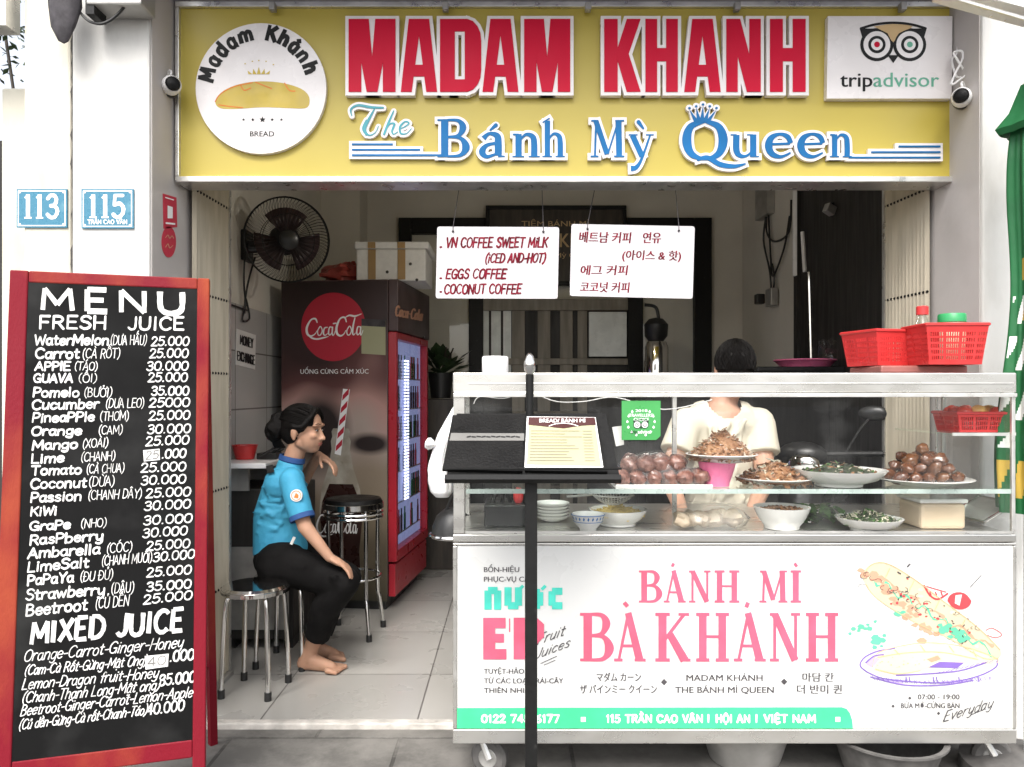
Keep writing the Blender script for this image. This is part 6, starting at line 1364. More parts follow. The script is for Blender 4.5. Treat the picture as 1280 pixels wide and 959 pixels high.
def heap(name, c, R0, Ht, mats_, n, L, w, label, cat, zo=0, flat_=.5, ex=1.0):
    t = thing(name, c, label, cat)
    mb = MB(); mb.lathe([(R0 * .95, zo), (R0 * .75, zo + Ht * .3), (R0 * .4, zo + Ht * .66), (R0 * .1, zo + Ht * .85), (0, zo + Ht * .86)], c, 24, wob=lambda a, z: 1 + .12 * math.sin(3 * a + z * 60)); mb.build('heap_core', mats_[0], t, True)
    for nm, m, k in mats_[1]:
        mb = MB(); strips(mb, c, R0, Ht, k, L, w, zo, flat_, ex); mb.build(nm, m, t, recalc=False)
    return t
# pink bowl holding the plate with the shredded meat
b, c = dish('pink_bowl', 896, 2.56, zs + .001, .062, .082, 'pink_pl', 'bright pink plastic bowl under the plate of shredded meat', 'bowl', foot=.66)
p2, c2 = dish('white_plate', 902, 2.56, zs + .079, .118, .026, 'porcelain', 'white plate of shredded meat raised on the pink bowl', 'plate', plate=True)
heap('shredded_meat', c2, .098, .098, ('meat', (('shreds', 'meat', 620), ('dark_shreds', 'meat_dark', 260), ('pale_shreds', 'bread', 160))), 0, .036, .0075, 'tall heap of shredded roast meat on the raised white plate', 'meat', .018, .4)
p3, c3 = dish('white_plate', 968, 2.60, zs + .001, .128, .022, 'porcelain', 'white plate of sliced meat right of the pink bowl', 'plate', plate=True)
t = heap('sliced_meat', c3, .108, .068, ('meat', (('slices', 'meat', 210), ('dark_slices', 'meat_dark', 150), ('pale_fat', 'onion', 40))), 0, .044, .014, 'low heap of sliced roast meat right of the pink bowl', 'meat', .014, .3)
p4, c4 = dish('white_bowl', 1048, 2.57, zs + .001, .152, .055, 'porcelain', 'wide white bowl of dark herbs on the glass shelf', 'bowl', foot=.5)
heap('dark_herbs', c4, .128, .040, ('herb2', (('herb_leaves', 'herb2', 220), ('green_leaves', 'herb', 60), ('onion_slices', 'onion', 60), ('meat_scraps', 'meat_dark', 90))), 0, .034, .009, 'dark herbs and greens heaped in the wide white bowl', 'herbs', .036, .15)
p5, c5 = dish('white_plate', 1152, 2.58, zs + .001, .158, .022, 'porcelain', 'white plate under the pile of brown eggs', 'plate', plate=True)
rows = [(5, .0, .022), (4, .034, .052), (3, .064, .082), (1, .1, .115)]
names = []; k = 0
for r_, (nn, _, zz) in enumerate(rows):
    for row in range(2 if nn > 1 else 1):
        for i in range(nn):
            p = c5 + Vector(((i - (nn - 1) / 2) * .047 + random.uniform(-.005, .005) + .004, (-.030 if row == 0 else .035) + .006 * r_ + random.uniform(-.006, .006), zz + .006 + (row * .004)))
            es = random.uniform(.9, 1.12); mb = MB(); mb.ell((0, 0, 0), (.021 * es, .020 * es * random.uniform(.9, 1.05), .028 * es), None, 18, 14, .22)
            for v in mb.bm.verts: v.co.x *= 1 - v.co.z * 5; v.co.y *= 1 - v.co.z * 5
            q = Euler((random.uniform(1.0, 2.0), random.uniform(-.6, .6), random.uniform(0, 6.28))).to_matrix(); bmesh.ops.transform(mb.bm, matrix=Matrix.Translation(p) @ q.to_4x4(), verts=mb.bm.verts[:])
            lab = 'topmost brown egg of the pile on the white plate' if nn == 1 else ('brown egg piled on the white plate, ' + ('bottom layer' if r_ == 0 else 'middle layers'))
            o = mb.build('brown_egg', 'egg' if k % 3 else mat('egg_shade', (.08 + .016 * (k % 5), .028 + .006 * (k % 5), .013), .22, coat=.5, var=.2), smooth=True); tag(o, lab, 'egg', 'brown eggs piled on the white plate' if nn == 1 or r_ else 'brown eggs piled on the white plate'); k += 1
# film-wrapped rolls at the left of the shelf
t0 = MB(); a, b_ = on(768, 2.5, zs), on(888, 2.5, zs); t0.bx(a.x, b_.x, 2.475, 2.77, zs + .001, zs + .006); t0.bx(a.x, b_.x, 2.470, 2.4745, zs + .001, zs + .016); tag(t0.build('white_tray', 'porcelain', bevel=.002), 'flat white tray under the brown meat rolls', 'tray')
k = 0
for lay, n in ((0, 6), (1, 4)):
    for row in range(2):
        for i in range(n):
            x = a.x + .028 + (i + .5 * lay + .3 * row) * .052; y = 2.53 + row * .09 + random.uniform(-.01, .01); z = zs + .032 + lay * .045
            mb = MB(); mb.ell((x, y, z), (.029, .034, .027), Euler((random.uniform(-.3, .3), random.uniform(-.3, .3), random.uniform(0, 3))).to_matrix(), 16, 12, .35)
            tag(mb.build('meat_roll', 'sausage', smooth=True), 'glazed brown meat roll in the ' + ('upper' if lay else 'lower') + ' layer on the flat white tray', 'meat roll', 'brown meat rolls on the white tray'); k += 1
mb = MB(); mb.lathe([(.165, 0), (.162, .05), (.13, .085), (.05, .105), (0, .11)], on(828, 2.605, zs + .008), 40, sy=.62, wob=lambda a, z: 1 + .05 * math.sin(5 * a + z * 40) + .03 * math.sin(11 * a)); tag(mb.build('plastic_film', 'film', smooth=True), 'clear plastic film laid over the brown meat rolls', 'plastic film')
# lower level
zl_ = zc + .001
t = thing('patterned_bowl', on(735, 2.50, zl_), 'small white bowl with blue pattern behind the menu stand pole', 'bowl'); c = on(735, 2.50, zl_)
mb = MB(); mb.lathe([(0, .001), (.026, .001), (.028, .010), (.045, .03), (.054, .058), (.0515, .058), (.042, .032), (0, .016)], c, 32); o = mb.build('bowl_body', 'porcelain', t, True)
mb = MB(); fo = lambda a, z, h=0: c + Vector((math.cos(a) * (.0455 + (z - .03) * .32 + .0012 + h), math.sin(a) * (.0455 + (z - .03) * .32 + .0012 + h), z))
for i in range(22):
    a = i * 2 * math.pi / 22; w = .07
    mb.poly3([fo(a, .044), fo(a + w, .038), fo(a + w * 2, .046), fo(a + w, .052)])
mb.poly3([fo(0, .0545)] + [fo(.05, .0565)] + [fo(0, .0565)])
mb.tube([fo(i * 2 * math.pi / 32, .0555) for i in range(32)], .0013, 5, closed=True); mb.tube([fo(i * 2 * math.pi / 32, .034) for i in range(32)], .001, 5, closed=True); mb.build('blue_pattern', mat('cobalt_glaze', (.06, .16, .36), .2), t, recalc=False)
b, c = dish('glass_bowl', 772, 2.62, zl_, .10, .055, 'porcelain', 'shallow bowl of yellow pickles on the lower level', 'bowl', foot=.6)
heap('yellow_pickles', c, .088, .035, ('yellow_food', (('pickle_shreds', 'yellow_food', 260),)), 0, .03, .006, 'yellow shredded pickles in the shallow bowl on the lower level', 'pickles', .036, .4)
t = thing('wire_strainer', on(766, 2.66, zl_ + .1), 'round wire strainer lying over the bowl of yellow pickles', 'strainer'); c = on(766, 2.60, zl_ + .105)
mb = MB(); mb.tube([c + Vector((math.cos(i * .2618) * .07, math.sin(i * .2618) * .06, 0)) for i in range(24)], .003, 6, closed=True); mb.tube([c + Vector((-.07, 0, 0)), c + Vector((-.16, -.05, .0))], .004, 6); mb.build('rim_and_handle', 'tin', t, True)
mb = MB()
for i in range(-6, 7):
    u = i / 7
    for ax_ in (0, 1):
        pts = []
        for j in range(-6, 7):
            v = j / 6 * math.sqrt(max(0, 1 - u * u)); pts.append(c + (Vector((u * .07, v * .06, -(1 - u * u - v * v) * .035)) if ax_ else Vector((v * .07, u * .06, -(1 - u * u - v * v) * .035))))
        mb.tube(pts, .0009, 4)
mb.build('mesh', 'tin', t)
mb = MB(); c = on(882, 2.58, zl_)
for i in range(6): mb.ell(c + Vector(((i - 2.5) * .034, random.uniform(-.03, .03), .03)), (.034, .05, .026), Euler((0, random.uniform(-.4, .4), random.uniform(-.5, .5))).to_matrix(), 14, 10, .4)
o = tag(mb.build('bread_slices', 'bread', smooth=True, loc=c), 'sliced bread in a clear bag on the lower level', 'bread')
mb = MB(); mb.lathe([(.0, .002), (.13, .002), (.142, .03), (.12, .06), (.06, .082), (0, .086)], c, 36, sy=.6, wob=lambda a, z: 1 + .07 * math.sin(4 * a + z * 60) + .04 * math.sin(9 * a)); tag(mb.build('bread_bag', 'film', smooth=True, loc=c), 'clear plastic bag round the sliced bread', 'bag')
b, c = dish('white_bowl', 977, 2.56, zl_, .092, .072, 'porcelain', 'plain deep white bowl on the lower level', 'bowl', foot=.62)
mb = MB(); strips(mb, c, .075, .012, 120, .02, .008, .06, .3); tag(mb.build('brown_filling', 'meat_dark', loc=c, recalc=False), 'brown minced filling in the deep white bowl', 'meat')
b, c = dish('white_bowl', 1086, 2.52, zl_, .105, .042, 'porcelain', 'shallow white bowl of green herbs on the lower level', 'bowl', foot=.55)
heap('green_herbs', c, .09, .034, ('herb2', (('herb_leaves', 'herb', 150), ('dark_leaves', 'herb2', 90), ('onion_strips', 'onion', 130))), 0, .036, .005, 'green herbs and pale onion strips in the shallow white bowl', 'herbs', .03, .2)
t = thing('beige_tub', on(1165, 2.58, zl_), 'square beige plastic tub on the lower level under the eggs', 'tub'); c = on(1165, 2.6, zl_)
mb = MB(); mb.bx(c.x - .075, c.x + .075, 2.53, 2.68, zl_, zl_ + .085); mb.build('tub_body', 'tub', t, bevel=.012); mb = MB(); mb.bx(c.x - .08, c.x + .08, 2.525, 2.685, zl_ + .086, zl_ + .10); mb.build('lid', 'porcelain', t, bevel=.005)
t = thing('steel_tray', on(1232, 2.6, zl_), 'grey metal tray leaning at the right end of the lower level', 'tray'); mb = MB(); c = on(1228, 2.62, zl_ + .05); q_ = Euler((0, R(-28), R(8))).to_matrix(); mb.box(c, (.13, .16, .006), q_); mb.build('tray_sheet', 'tin', t, bevel=.002)
mb = MB(); mb.tube([c + q_ @ Vector(v) for v in ((-.065, -.08, .006), (.065, -.08, .006), (.065, .08, .006), (-.065, .08, .006))], .005, 6, closed=True); mb.build('rolled_edge', 'chrome', t, True)
t = thing('black_basket', on(640, 2.62, zl_), 'dark plastic box of tools at the left end of the lower level', 'box'); c = on(637, 2.64, zl_)
mb = MB(); mb.bx(c.x - .085, c.x + .06, 2.57, 2.75, zl_, zl_ + .075); mb.build('box_body', 'black_pl', t, bevel=.006)
mb = MB()
for i in range(7): mb.tube([c + Vector((-.07 + i * .02, random.uniform(-.05, .05), .05)), c + Vector((-.06 + i * .02 + random.uniform(-.03, .03), random.uniform(-.05, .05), .11 + random.uniform(0, .03)))], .007, 6)
mb.build('tool_handle', 'black_mt', t); mb = MB(); mb.ell(c + Vector((.03, -.03, .1)), (.018, .012, .03)); mb.build('red_handle', 'red_pl', t, True)
# leaves and a stack of small dishes fill the lower level
t = thing('leaf_pile', on(1020, 2.66, zl_), 'pile of dark green leaves between two white bowls on the lower level', 'leaves'); c = on(1022, 2.68, zl_); mb = MB()
for i in range(46):
    p = c + Vector((random.uniform(-.07, .06), random.uniform(-.05, .05), random.uniform(.004, .055))); q = Euler((random.uniform(-.7, .7), random.uniform(-.7, .7), random.uniform(0, 6.28))).to_matrix(); L = random.uniform(.02, .045)
    mb.poly3([p + q @ Vector(v) * L for v in ((-1, 0, 0), (-.3, -.45, .1), (.6, -.3, .05), (1.1, 0, -.1), (.5, .35, .05), (-.4, .4, .1))])
mb.build('leaves', 'herb', t, recalc=False)
for k in range(5):
    dish('small_dish', 690, 2.70, zl_ + k * .011, .062, .022, 'porcelain', 'small white dish in the stack behind the stand pole', 'dish', foot=.5, group='stacked small white dishes')
# basket of tomatoes on the small shelf
def basket(name, loc, L, Wd, Hh, taper, m, label, nx, ny, rowsn, rot=0):
    t = thing(name, loc, label, 'basket', 'red slotted plastic baskets'); mb = MB(); c = Vector(loc); q = Matrix.Rotation(rot, 3, 'Z')
    def pt(u, v, z):      # u,v in -1..1, z 0..1
        s = taper + (1 - taper) * z; return c + q @ Vector((u * L / 2 * s, v * Wd / 2 * s, z * Hh))
    def wall(a, b_, n):
        zs_ = [0, .14] + [.14 + .70 * (i + 1) / rowsn for i in range(rowsn)] + [.86, 1]
        P = lambda s, z: pt(a[0] + (b_[0] - a[0]) * s, a[1] + (b_[1] - a[1]) * s, z)
        def quad(s0, s1, z0, z1): mb.poly3([P(s0, z0), P(s1, z0), P(s1, z1), P(s0, z1)])
        quad(0, 1, 0, .12); quad(0, 1, .86, 1)
        for r_ in range(rowsn):
            z0 = .12 + .74 * r_ / rowsn; z1 = .12 + .74 * (r_ + 1) / rowsn; zb_ = z1 - .05
            quad(0, 1, zb_, z1)
            for i in range(n):
                s0 = i / n; quad(s0, s0 + (.42 if (i % 7) else .9) / n, z0, zb_)
    wall((-1, -1), (1, -1), nx); wall((1, -1), (1, 1), ny); wall((1, 1), (-1, 1), nx); wall((-1, 1), (-1, -1), ny); mb.poly3([pt(-1, -1, .01), pt(1, -1, .01), pt(1, 1, .01), pt(-1, 1, .01)])
    o = mb.build('basket_wall', m, t, recalc=False); sd_ = o.modifiers.new('s', 'SOLIDIFY'); sd_.thickness = .0024; sd_.offset = 0
    mb = MB(); mb.tube([pt(-1.01, -1.01, 1), pt(1.01, -1.01, 1), pt(1.01, 1.01, 1), pt(-1.01, 1.01, 1)], .0055, 6, closed=True); mb.build('rim', m, t); return t
tbp = Vector((W(1221, 0, 2.56).x, 2.585, zt + .001))
basket('red_basket', tbp, .185, .15, .062, .88, 'red_pl', 'small red basket of tomatoes on the small glass shelf', 26, 18, 3)
k = 0
for i in range(9):
    p = tbp + Vector(((i % 3 - 1) * .052 + random.uniform(-.006, .006), (i // 3 - 1) * .042, .056 + random.uniform(0, .012)))
    mb = MB(); mb.ell(p, (.026, .025, .022), None, 16, 12, .15); o = tag(mb.build('tomato', 'tomato_y' if i in (1, 5) else 'tomato', smooth=True), ('yellowish' if i in (1, 5) else 'ripe red') + ' tomato in the small red basket', 'tomato', 'yellowish tomatoes in the small red basket' if i in (1, 5) else 'red tomatoes in the small red basket')
# things standing on top of the cart
zT = ztop + .001
mb = MB(); c = on(619, 2.56, zT); mb.lathe([(.0, 0), (.042, 0), (.044, .004), (.044, .052), (.041, .056), (.018, .056), (.018, .03), (0, .03)], c, 32); tag(mb.build('tissue_roll', 'white_pl', smooth=True), 'white tissue roll on the left end of the cart top', 'tissue roll')
mb = MB(); c = on(1120, 2.66, zT); mb.bx(c.x - .10, c.x + .19, 2.56, 2.80, zT, zT + .026); tag(mb.build('flat_box', mat('dull_red_box', (.28, .10, .085), .5, var=.2), bevel=.006), 'flat dull red box under the two red baskets', 'box')
zb_ = zT + .028
basket('red_basket', on(1109, 2.70, zb_), .235, .18, .118, .86, 'red_pl', 'red slotted basket at the left on the cart top', 30, 20, 5, R(14))
basket('red_basket', on(1180, 2.55, zb_ - .001), .195, .17, .128, .84, 'red_pl', 'red slotted basket at the right with bottle and jar inside', 26, 20, 5, R(-3))
t = thing('plastic_bottle', on(1153, 2.60, zb_ + .03), 'clear plastic bottle with red cap standing in the red baskets', 'bottle'); c = on(1153, 2.585, zb_ + .012)
mb = MB(); mb.lathe([(0, 0), (.026, 0), (.028, .006), (.028, .10), (.027, .11), (.024, .125), (.014, .15), (.013, .158)], c, 24); mb.build('bottle_body', 'bottle', t, True); mb = MB(); mb.lathe([(0, .157), (.019, .157), (.019, .183), (.016, .186), (0, .186)], c, 20, wob=lambda a, z: 1 + .02 * math.cos(20 * a)); mb.build('cap', 'red_pl', t, True)
t = thing('plastic_jar', on(1190, 2.57, zb_ + .03), 'pale plastic jar with a green lid in the right red basket', 'jar'); c = on(1190, 2.565, zb_ + .012)
mb = MB(); mb.lathe([(0, 0), (.038, 0), (.04, .006), (.04, .128), (.036, .134), (0, .134)], c, 28); mb.build('jar_body', 'tub', t, True); mb = MB(); mb.lathe([(0, .13), (.043, .13), (.043, .154), (.040, .158), (0, .158)], c, 28); mb.build('lid', 'green_pl', t, True)
# under and beside the cart
for px, d, r, lab, m in ((930, 2.62, .165, 'round grey tin basin on the pavement under the cart', 'tin'), (1108, 2.50, .18, 'wide plastic basin on the pavement under the right of the cart', 'rubber')):
    c = on(px, d + .05, .002); mb = MB(); mb.lathe([(0, .001), (r * .72, .001), (r * .95, .125), (r * 1.03, .13), (r * 1.03, .137), (r * .93, .134), (r * .70, .012), (0, .01)], c, 40); tag(mb.build('basin', m, smooth=True, loc=c), lab, 'basin')
t = thing('plastic_bag', W(548, 620, 2.50), 'white plastic bag tied to the left edge of the cart', 'bag')
c = W(553, 622, 2.52); mb = MB()
bp_f = [(0, 0), (.022, .002), (.036, .018), (.041, .05), (.037, .09), (.030, .13), (.027, .17), (.023, .21), (.015, .25), (.008, .285), (.003, .30)]
rows_ = []
for i in range(41):
    u = i / 40 * (len(bp_f) - 1); k = min(int(u), len(bp_f) - 2); q = u - k; rows_.append((bp_f[k][0] * (1 - q) + bp_f[k + 1][0] * q, bp_f[k][1] * (1 - q) + bp_f[k + 1][1] * q))
mb.lathe(rows_, c, 64, wob=lambda a, z: 1 + (.10 * math.sin(5 * a + z * 22) + .06 * math.sin(9 * a - z * 35) + .03 * math.sin(17 * a + z * 60)) * min(1, z * 14))
for v in mb.bm.verts: z = v.co.z - c.z; v.co.x += .030 * (z / .3) ** 2 - .012 * math.sin(z * 14)
mb.build('bag_body', 'bag_white', t, True, angle=180)
mb = MB(); k = W(541, 556, 2.50); mb.lathe([(.004, -.008), (.012, 0), (.017, .012), (.014, .022), (.004, .026)], k, 24, (-1, -.2, .3), wob=lambda a, z: 1 + .25 * math.sin(4 * a + z * 90)); mb.build('knotted_handle', 'bag_white', t, True, angle=180)
t = thing('helmet', W(560, 660, 2.85), 'black helmet with a chrome rim hanging at the left end of the cart', 'helmet'); c = W(568, 668, 2.85)
mb = MB(); mb.lathe([(.085, 0), (.082, .03), (.066, .07), (.035, .096), (0, .104)], c, 28, sy=.9); mb.build('shell', 'black_pl', t, True)
mb = MB(); mb.tube([c + Vector((math.cos(i * .2094) * .088, math.sin(i * .2094) * .080, -.002)) for i in range(30)], .008, 8, closed=True); mb.build('rim', 'chrome', t, True)
mb = MB(); mb.tube([c + Vector((-.07, 0, .0)), c + Vector((.0, -.03, .16)), c + Vector((.03, -.02, .2)), c + Vector((.06, 0, .0))], .005, 6); mb.build('strap', 'black_pl', t)
# scooter parked inside behind the cart
sc_ = thing('motor_scooter', (1.50, 3.78, FZ), 'black motor scooter parked inside behind the glass case', 'scooter'); S = Vector((1.50, 3.78, FZ))
mb = MB(); 
def scf(mb):
    mb.chain([S + Vector((-.36, 0, .36)), S + Vector((-.40, 0, .62)), S + Vector((-.34, 0, .90))], [.075, .12, .085]); mb.chain([S + Vector((-.30, 0, .34)), S + Vector((.05, 0, .33))], [.11, .12]); mb.chain([S + Vector((.05, 0, .36)), S + Vector((.2, 0, .56)), S + Vector((.36, 0, .62))], [.13, .14, .10])
blob(scf, 'fairing', 'black_pl', sc_, .014, 6)
mb = MB(); mb.ell(S + Vector((-.335, 0, .965)), (.075, .11, .06)); mb.build('handlebar_cover', 'black_pl', sc_, True)
mb = MB(); mb.tube([S + Vector((-.30, -.33, .98)), S + Vector((-.33, -.1, .97)), S + Vector((-.33, .1, .97)), S + Vector((-.30, .33, .98))], .014, 8); mb.build('handlebar', 'black_mt', sc_, True)
for s in (-1, 1):
    mb = MB(); mb.tube([S + Vector((-.32, s * .18, .98)), S + Vector((-.31, s * .24, 1.09)), S + Vector((-.30, s * .27, 1.13))], .006, 6); mb.ell(S + Vector((-.29, s * .29, 1.155)), (.02, .065, .035)); mb.build('mirror', 'black_pl', sc_, True)
mb = MB(); mb.ell(S + Vector((-.415, -.02, .93)), (.03, .07, .045)); mb.build('headlight', 'chrome', sc_, True)
mb = MB(); mb.ell(S + Vector((.2, 0, .735)), (.30, .12, .055)); mb.build('seat', 'vinyl', sc_, True)
for x in (-.46, .33):
    mb = MB(); c = S + Vector((x if x > 0 else -.40, 0, .22)); mb.lathe([(.14, -.04), (.20, -.04), (.22, 0), (.20, .04), (.14, .04)], c, 28, (0, 1, 0)); w = mb.build('wheel', 'rubber', sc_, True); mb = MB(); mb.lathe([(0, -.03), (.139, -.03), (.139, .03), (0, .03)], c, 20, (0, 1, 0)); mb.build('rim', 'tin', w, True)
for i in range(3):
    mb = MB(); mb.tube([S + Vector((-.30 + i * .01, -.1, .92)), S + Vector((-.38, -.14, .8)), S + Vector((-.33, -.1, .6))], .005, 6); mb.build('brake_cable', 'cable', sc_, True)

sc_.rotation_euler.z = R(58)

# ============================================================ MENU STAND IN FRONT OF THE CART
sd0 = 2.12; px_ = W(664, 0, sd0).x
ms = thing('menu_stand', (px_, sd0, 0), 'black metal menu stand with an oval chrome knob before the cart', 'menu stand')
mb = MB(); mb.bx(px_ - .017, px_ + .017, sd0 + .004, sd0 + .030, .02, W(0, 600, sd0).z); mb.build('pole', 'black_mt', ms, bevel=.002)
TL, TR, BL, BR = W(572, 516, 2.30), W(756, 531, 2.28), W(558, 596, 2.10), W(775, 597, 2.10)
mb = MB(); e = TL.copy(); pn = (TR - BL).cross(TL - BR); pn.normalize()
if pn.y > 0: pn = -pn
dp = plane((TL + TR + BL + BR) / 4, pn)
mb.flat([(571, 517), (757, 517), (775, 597), (558, 597)], dp, 0, .012); mb.build('desk', 'black_mt', ms)
mb = MB(); mb.tube([dp(556, 600, .004), dp(776, 600, .004)], .012, 4); mb.tube([dp(556, 592.5, .02), dp(776, 592.5, .02)], .0035, 6); mb.build('ledge', 'black_mt', ms)
mb = MB(); pz = dp(665, 524, -.012); mb.tube([(px_, pz.y, pz.z - .06), (px_, pz.y, W(0, 468, 2.3).z)], .012, 10); mb.build('upper_pole', 'black_mt', ms, True)
mb = MB(); kz = W(0, 456, 2.3).z; mb.lathe([(0, -.036), (.009, -.034), (.017, -.012), (.0175, .008), (.012, .026), (.004, .034), (0, .035)], (px_, pz.y, kz), 20); mb.build('knob', 'chrome', ms, True)
mb = MB(); mb.lathe([(0, 0), (.17, 0), (.17, .012), (.03, .02), (0, .02)], (px_, sd0 + .017, .001), 32); mb.build('base', 'black_mt', ms, True)
mn = thing('menu_folder', dp(660, 595, 0), 'open black menu folder with a cream menu card on the black stand', 'menu')
mb = MB(); mb.flat([(566, 522), (655, 522), (653, 592), (553, 590)], dp, .010, .008); mb.build('left_cover', 'vinyl', mn)
mb = MB(); mb.flat([(564, 545), (655, 545.5), (655, 554.5), (562, 554.5)], dp, .0115, .001); mb.build('grey_band', 'grey_strip', mn)
mb = MB(); [mb.ribbon([(584 + 6.1 * k, 550.5 - (k * 7 % 3) * .5), (588.3 + 6.1 * k, 549.5 + (k * 5 % 3) * .5)], 1.4, dp, .0128) for k in range(11)]; mb.build('band_lettering', 'black_ink', mn)
mb = MB(); mb.flat([(659, 521), (745, 523), (759, 593), (656, 591)], dp, .009, .008); mb.build('right_cover', 'vinyl', mn)
mb = MB(); mb.flat([(658.5, 524.5), (744, 525.5), (754, 590.5), (655.5, 588.5)], dp, .0122, .0025); mb.build('page', 'page_white', mn)
mb = MB(); mb.flat([(661, 535), (743.5, 536), (751, 587), (658, 585)], dp, .0132, .0004); mb.build('cream_page_print', 'page', mn)
mb = MB(); mb.flat([(660.5, 526), (743, 526.5), (744.5, 535.5), (728, 536.5), (704, 540), (684, 538), (660, 535.5)], dp, .0142, .0004); mb.build('brown_header', 'page_head', mn)
mb = MB(); typeset(mb, 'BREAD/ BÁNH MÌ', dp, 674, 533, 5, 731, offset=.02, lift=.0152); mb.ribbon(smooth_pts([(686, 537.5), (694, 534.8), (704, 534), (714, 535), (722, 537.5)]), 1, dp, .0152); mb.build('header_lettering', 'page_white', mn)
mb = MB()
for i in range(11):
    y = 543 + i * 3.7; rr = random.Random(i)
    mb.ribbon([(664 - .2 * i, y), (664 + rr.uniform(38, 64), y + .3)], .9, dp, .0140); mb.ribbon([(728 + .3 * i, y + .4), (739 + .4 * i, y + .5)], .9, dp, .0140)
mb.build('menu_text_line', 'page_line', mn)

# ============================================================ CHALKBOARD MENU
TL, TR = W(12, 337, 2.20), W(262, 348, 2.36)
u = (TR - TL); bw = u.length; u.normalize(); nh = Vector((u.y, -u.x, 0)); nh = -nh if nh.y > 0 else nh
dn = (Vector((0, 0, -1)) * TL.z + nh * .185).normalized(); bn2 = u.cross(dn); bn2 = -bn2 if bn2.y > 0 else bn2
bh = TL.z / -dn.z
cb = thing('chalkboard_sign', (TL + u * bw * .5 + dn * bh), 'tall black menu board with hand painted juice prices in a red frame', 'menu board')
LP = lambda a, b, c=0: TL + u * a + dn * b + bn2 * c     # across, down, forward
def slab(mb, a0, a1, b0, b1, c0, c1):
    v = [mb.bm.verts.new(LP(a, b, c)) for a in (a0, a1) for b in (b0, b1) for c in (c0, c1)]
    for q in ((0, 1, 3, 2), (4, 6, 7, 5), (0, 4, 5, 1), (2, 3, 7, 6), (0, 2, 6, 4), (1, 5, 7, 3)): mb.face([v[i] for i in q])
fwid = .047; hb = bh - .27
for (a0, a1, b0, b1, c1, nm) in ((0, fwid, 0, bh, .0, 'side_rail'), (bw - .035, bw, 0, bh, .0, 'side_rail'), (fwid, bw - .035, 0, .035, -.002, 'top_rail'), (fwid, bw - .035, hb - .005, hb + .045, -.002, 'bottom_rail')):
    mb = MB(); slab(mb, a0, a1, b0, b1, -.03, c1); mb.build(nm, 'board_red', cb, bevel=.004)
mb = MB(); slab(mb, fwid - .004, bw - .031, .031, hb, -.022, -.004); bp_ = mb.build('black_panel', 'board_black', cb)
bo = LP(0, .1, -.035) + Vector((0, .42, 0))
for a in (.02, bw - .02):
    mb = MB(); top = LP(a, .06, -.045); bot = Vector((LP(a, bh).x - nh.x * .62, LP(a, bh).y - nh.y * .62, 0)); mb.tube([top, bot], .018, 4); mb.build('rear_leg', 'board_red', cb)
mb = MB(); q0 = LP(.02, .06, -.045).lerp(Vector((LP(.02, bh).x - nh.x * .62, LP(.02, bh).y - nh.y * .62, 0)), .8); q1 = LP(bw - .02, .06, -.045).lerp(Vector((LP(bw - .02, bh).x - nh.x * .62, LP(bw - .02, bh).y - nh.y * .62, 0)), .8); mb.tube([q0, q1], .014, 4); mb.build('rear_rail', 'board_red', cb)
bf = plane(LP(0, 0, -.004), bn2)
mb = MB()
hand(mb, 'MENU', bf, 51, 387.5, 232, 392.5, 27, 6.6, 0, .001, jit=.1, gap=2.6, cap='butt'); hand(mb, 'FRESH', bf, 49, 410.5, 133, 411.5, 15.5, 2.9, .05, jit=.2, gap=1.2); hand(mb, 'JUICE', bf, 160, 412, 230, 412.5, 15.5, 2.9, .05, jit=.2, gap=1.2)
rowsM = [('WaterMelon', 43, 136, 431, 14, '(DƯA HẤU)', 138, 183, '25.000', 189, 236, 432), ('Carrot', 44, 99, 448, 14, '(CÀ RỐT)', 103, 150, '25.000', 187, 235, 447), ('APPlE', 44, 88, 463, 12, '(TÁO)', 93, 122, '30.000', 183, 235, 463),
 ('GUAVA', 42, 91, 478, 12, '(ỔI)', 98, 121, '25.000', 185, 234, 477), ('Pomelo', 41, 99, 496, 13, '(BƯỞI)', 105, 140, '35.000', 189, 236, 494), ('Cucumber', 40, 124, 512, 13.5, '(DƯA LEO)', 132, 180, '25000', 186, 237, 509),
 ('PineaPPle', 40, 118, 528, 13, '(THƠM)', 125, 161, '25.000', 186, 237, 525), ('Orange', 39, 102, 544.5, 12.5, '(CAM)', 123, 153, '30.000', 184, 238, 542), ('Mango', 40, 97, 562.5, 13, '(XOÀI)', 103, 135, '25.000', 182, 236, 557),
 ('Lime', 39, 80, 579, 13, '(CHANH)', 101, 144, '.000', 202, 232, 573), ('Tomato', 39, 102, 594, 13, '(CÀ CHUA)', 108, 155, '25.000', 176, 232, 590), ('Coconut', 38, 108, 611, 14, '(DỪA)', 111, 143, '30.000', 176, 232, 606),
 ('Passion', 38, 102, 628, 13.5, '(CHANH DÂY)', 110, 177, '25.000', 182, 238, 622), ('KiWi', 38, 71, 645, 12.5, None, 0, 0, '30.000', 180, 238, 638), ('GraPe', 37, 88, 663, 12.5, '(NHO)', 101, 133, '30.000', 179, 240, 656),
 ('RasPberry', 37, 129, 681, 13.5, None, 0, 0, '30.000', 178, 234, 672), ('Ambarella', 35, 125, 698, 14, '(CÓC)', 133, 165, '25.000', 183, 237, 688), ('LimeSalt', 34, 111, 715, 14, '(CHANH MUỐI)', 127, 190, '30.000', 191, 243, 702),
 ('PaPaYa', 34, 92, 731.5, 14, '(ĐU ĐỦ)', 100, 141, '25.000', 183, 239, 721), ('Strawberry', 32, 131, 750, 15, '(DÂU)', 139, 167, '35.000', 183, 239, 739), ('Beetroot', 32, 109, 770, 16, '(CỦ DỀN', 119, 161, '25.000', 179, 240, 755)]
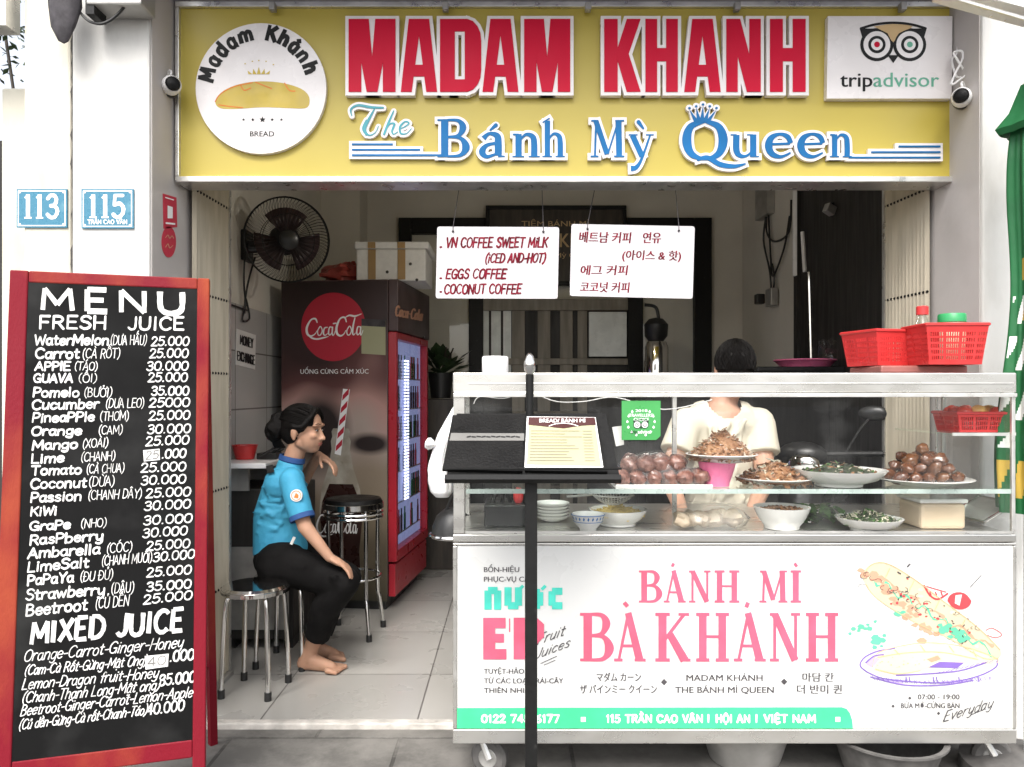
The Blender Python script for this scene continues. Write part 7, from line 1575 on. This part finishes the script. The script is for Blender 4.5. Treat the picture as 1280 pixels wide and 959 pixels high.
for (s, a, b_, y, h, v, va, vb, p, pa, pb, py_) in rowsM:
    k = (py_ - y) / (pa - a + 1e-6) if y > 500 else 0
    hand(mb, s, bf, a, y, b_, y + k * (b_ - a), h * .86, 2.5, .12, jit=.35, gap=.7)
    if v: hand(mb, v, bf, va, y + k * (va - a), vb, y + k * (vb - a), h * .84, 1.0, .12, jit=.4, gap=.6)
    hand(mb, p, bf, pa, py_, pb, py_ + (k * (pb - pa) if y > 500 else 0), 10.8, 1.9, .12, jit=.3, gap=.7)
hand(mb, 'MIXED JUICE', bf, 38, 805, 229, 788, 27, 5.6, .08, jit=.3, gap=1.2, cap='butt')
for s, a, y0, b_, y1, h in (('Orange-Carrot-Ginger-Honey', 29, 827, 228, 809, 14), ('(Cam-Cà Rốt-Gừng-Mật Ong)', 30, 844, 183, 831, 12), ('Lemon-Dragon fruit-Honey', 27, 862, 197, 847, 13), ('(Chanh-Thanh Long-Mật ong)', 27, 879, 199, 862, 13), ('Beetroot-Ginger-Carrot-Lemon-Apple', 25, 895, 240, 871, 13), ('(Củ dền-Gừng-Cà rốt-Chanh-Táo)', 23, 912, 183, 893, 12)):
    hand(mb, s, bf, a, y0, b_, y1, h, 1.35, .32, jit=.3, gap=.5)
for s, a, y0, b_, y1 in (('.000', 212, 827, 242, 824.5), ('35.000', 199, 857, 244, 852), ('40.000', 183, 893.5, 230, 887.5)): hand(mb, s, bf, a, y0, b_, y1, 13, 2.2, .12, jit=.2, gap=.7)
mb.flat([(179, 563), (199.5, 561), (200, 575), (180, 577)], bf, .0016)
mb.flat([(181, 820), (211, 817), (210, 833), (182, 837)], bf, .0016)
mb.build('white_lettering', 'chalk', bp_)
mb = MB(); hand(mb, '25', bf, 182, 574.5, 198, 573, 10, 1.3, .1, .0024); hand(mb, '40', bf, 184, 833, 207, 830, 11, 1.2, .1, .0024); mb.build('faint_price', 'grey_strip', bp_)
# small white patch behind the lime price
# ============================================================ FOLDED UMBRELLA AT THE RIGHT
ud = 2.52; uc = W(1282, 0, ud).x + .01
um = thing('folded_umbrella', (uc, ud, 0), 'folded green parasol with white and yellow print at the right edge', 'umbrella')
mb = MB(); zt0 = W(0, 140, ud).z; zb0 = W(0, 640, ud).z; prof = []
N = 130
for i in range(N + 1):
    v = i / N; z = zb0 + (zt0 - zb0) * v; r = .030 + .052 * (1 - v) ** .8 + .012 * math.sin(v * 9)
    prof.append((r, z))
mb.lathe(prof, (uc, ud, 0), 132, wob=lambda a, z: 1 + .16 * math.sin(6 * a + z * 1.5) + .06 * math.sin(13 * a + z * 4))
for fc_ in mb.bm.faces:
    c = fc_.calc_center_median(); ppx = 0; y = 490 - (c.z - H) * FPX / ud; a = math.atan2(c.y - ud, c.x - uc)
    if 325 < y < 352 and -2.6 < a < -1.2 or 575 < y < 622 and a < -.4 and (math.sin(a * 9 + y * .05) > -.2): fc_.material_index = 2
    elif 372 < y < 560 and (-3.2 < a < -.6) and (math.sin(a * 8 + y * .09) > .35) and (y % 60) < 44: fc_.material_index = 1
    elif 385 < y < 400 and -2.6 < a < -1.2: fc_.material_index = 2
mb.build('canopy', ['umb_green', 'umb_wht', 'umb_yel'], um, True)
mb = MB(); mb.lathe([(0, .12), (.02, .11), (.05, .02), (.085, -.03), (.075, -.05), (.04, 0), (0, .02)], (uc, ud, zt0 - .02), 20, wob=lambda a, z: 1 + .14 * math.sin(5 * a)); mb.build('top_flap', 'umb_green', um, True)
mb = MB(); mb.tube([(uc, ud, .02), (uc, ud, zt0 + .10)], .014, 10); mb.build('pole', 'white_pl', um, True)
mb = MB(); mb.lathe([(0, 0), (.2, 0), (.2, .05), (.05, .09), (0, .09)], (uc, ud, .001), 28); mb.build('base', 'rubber', um, True)
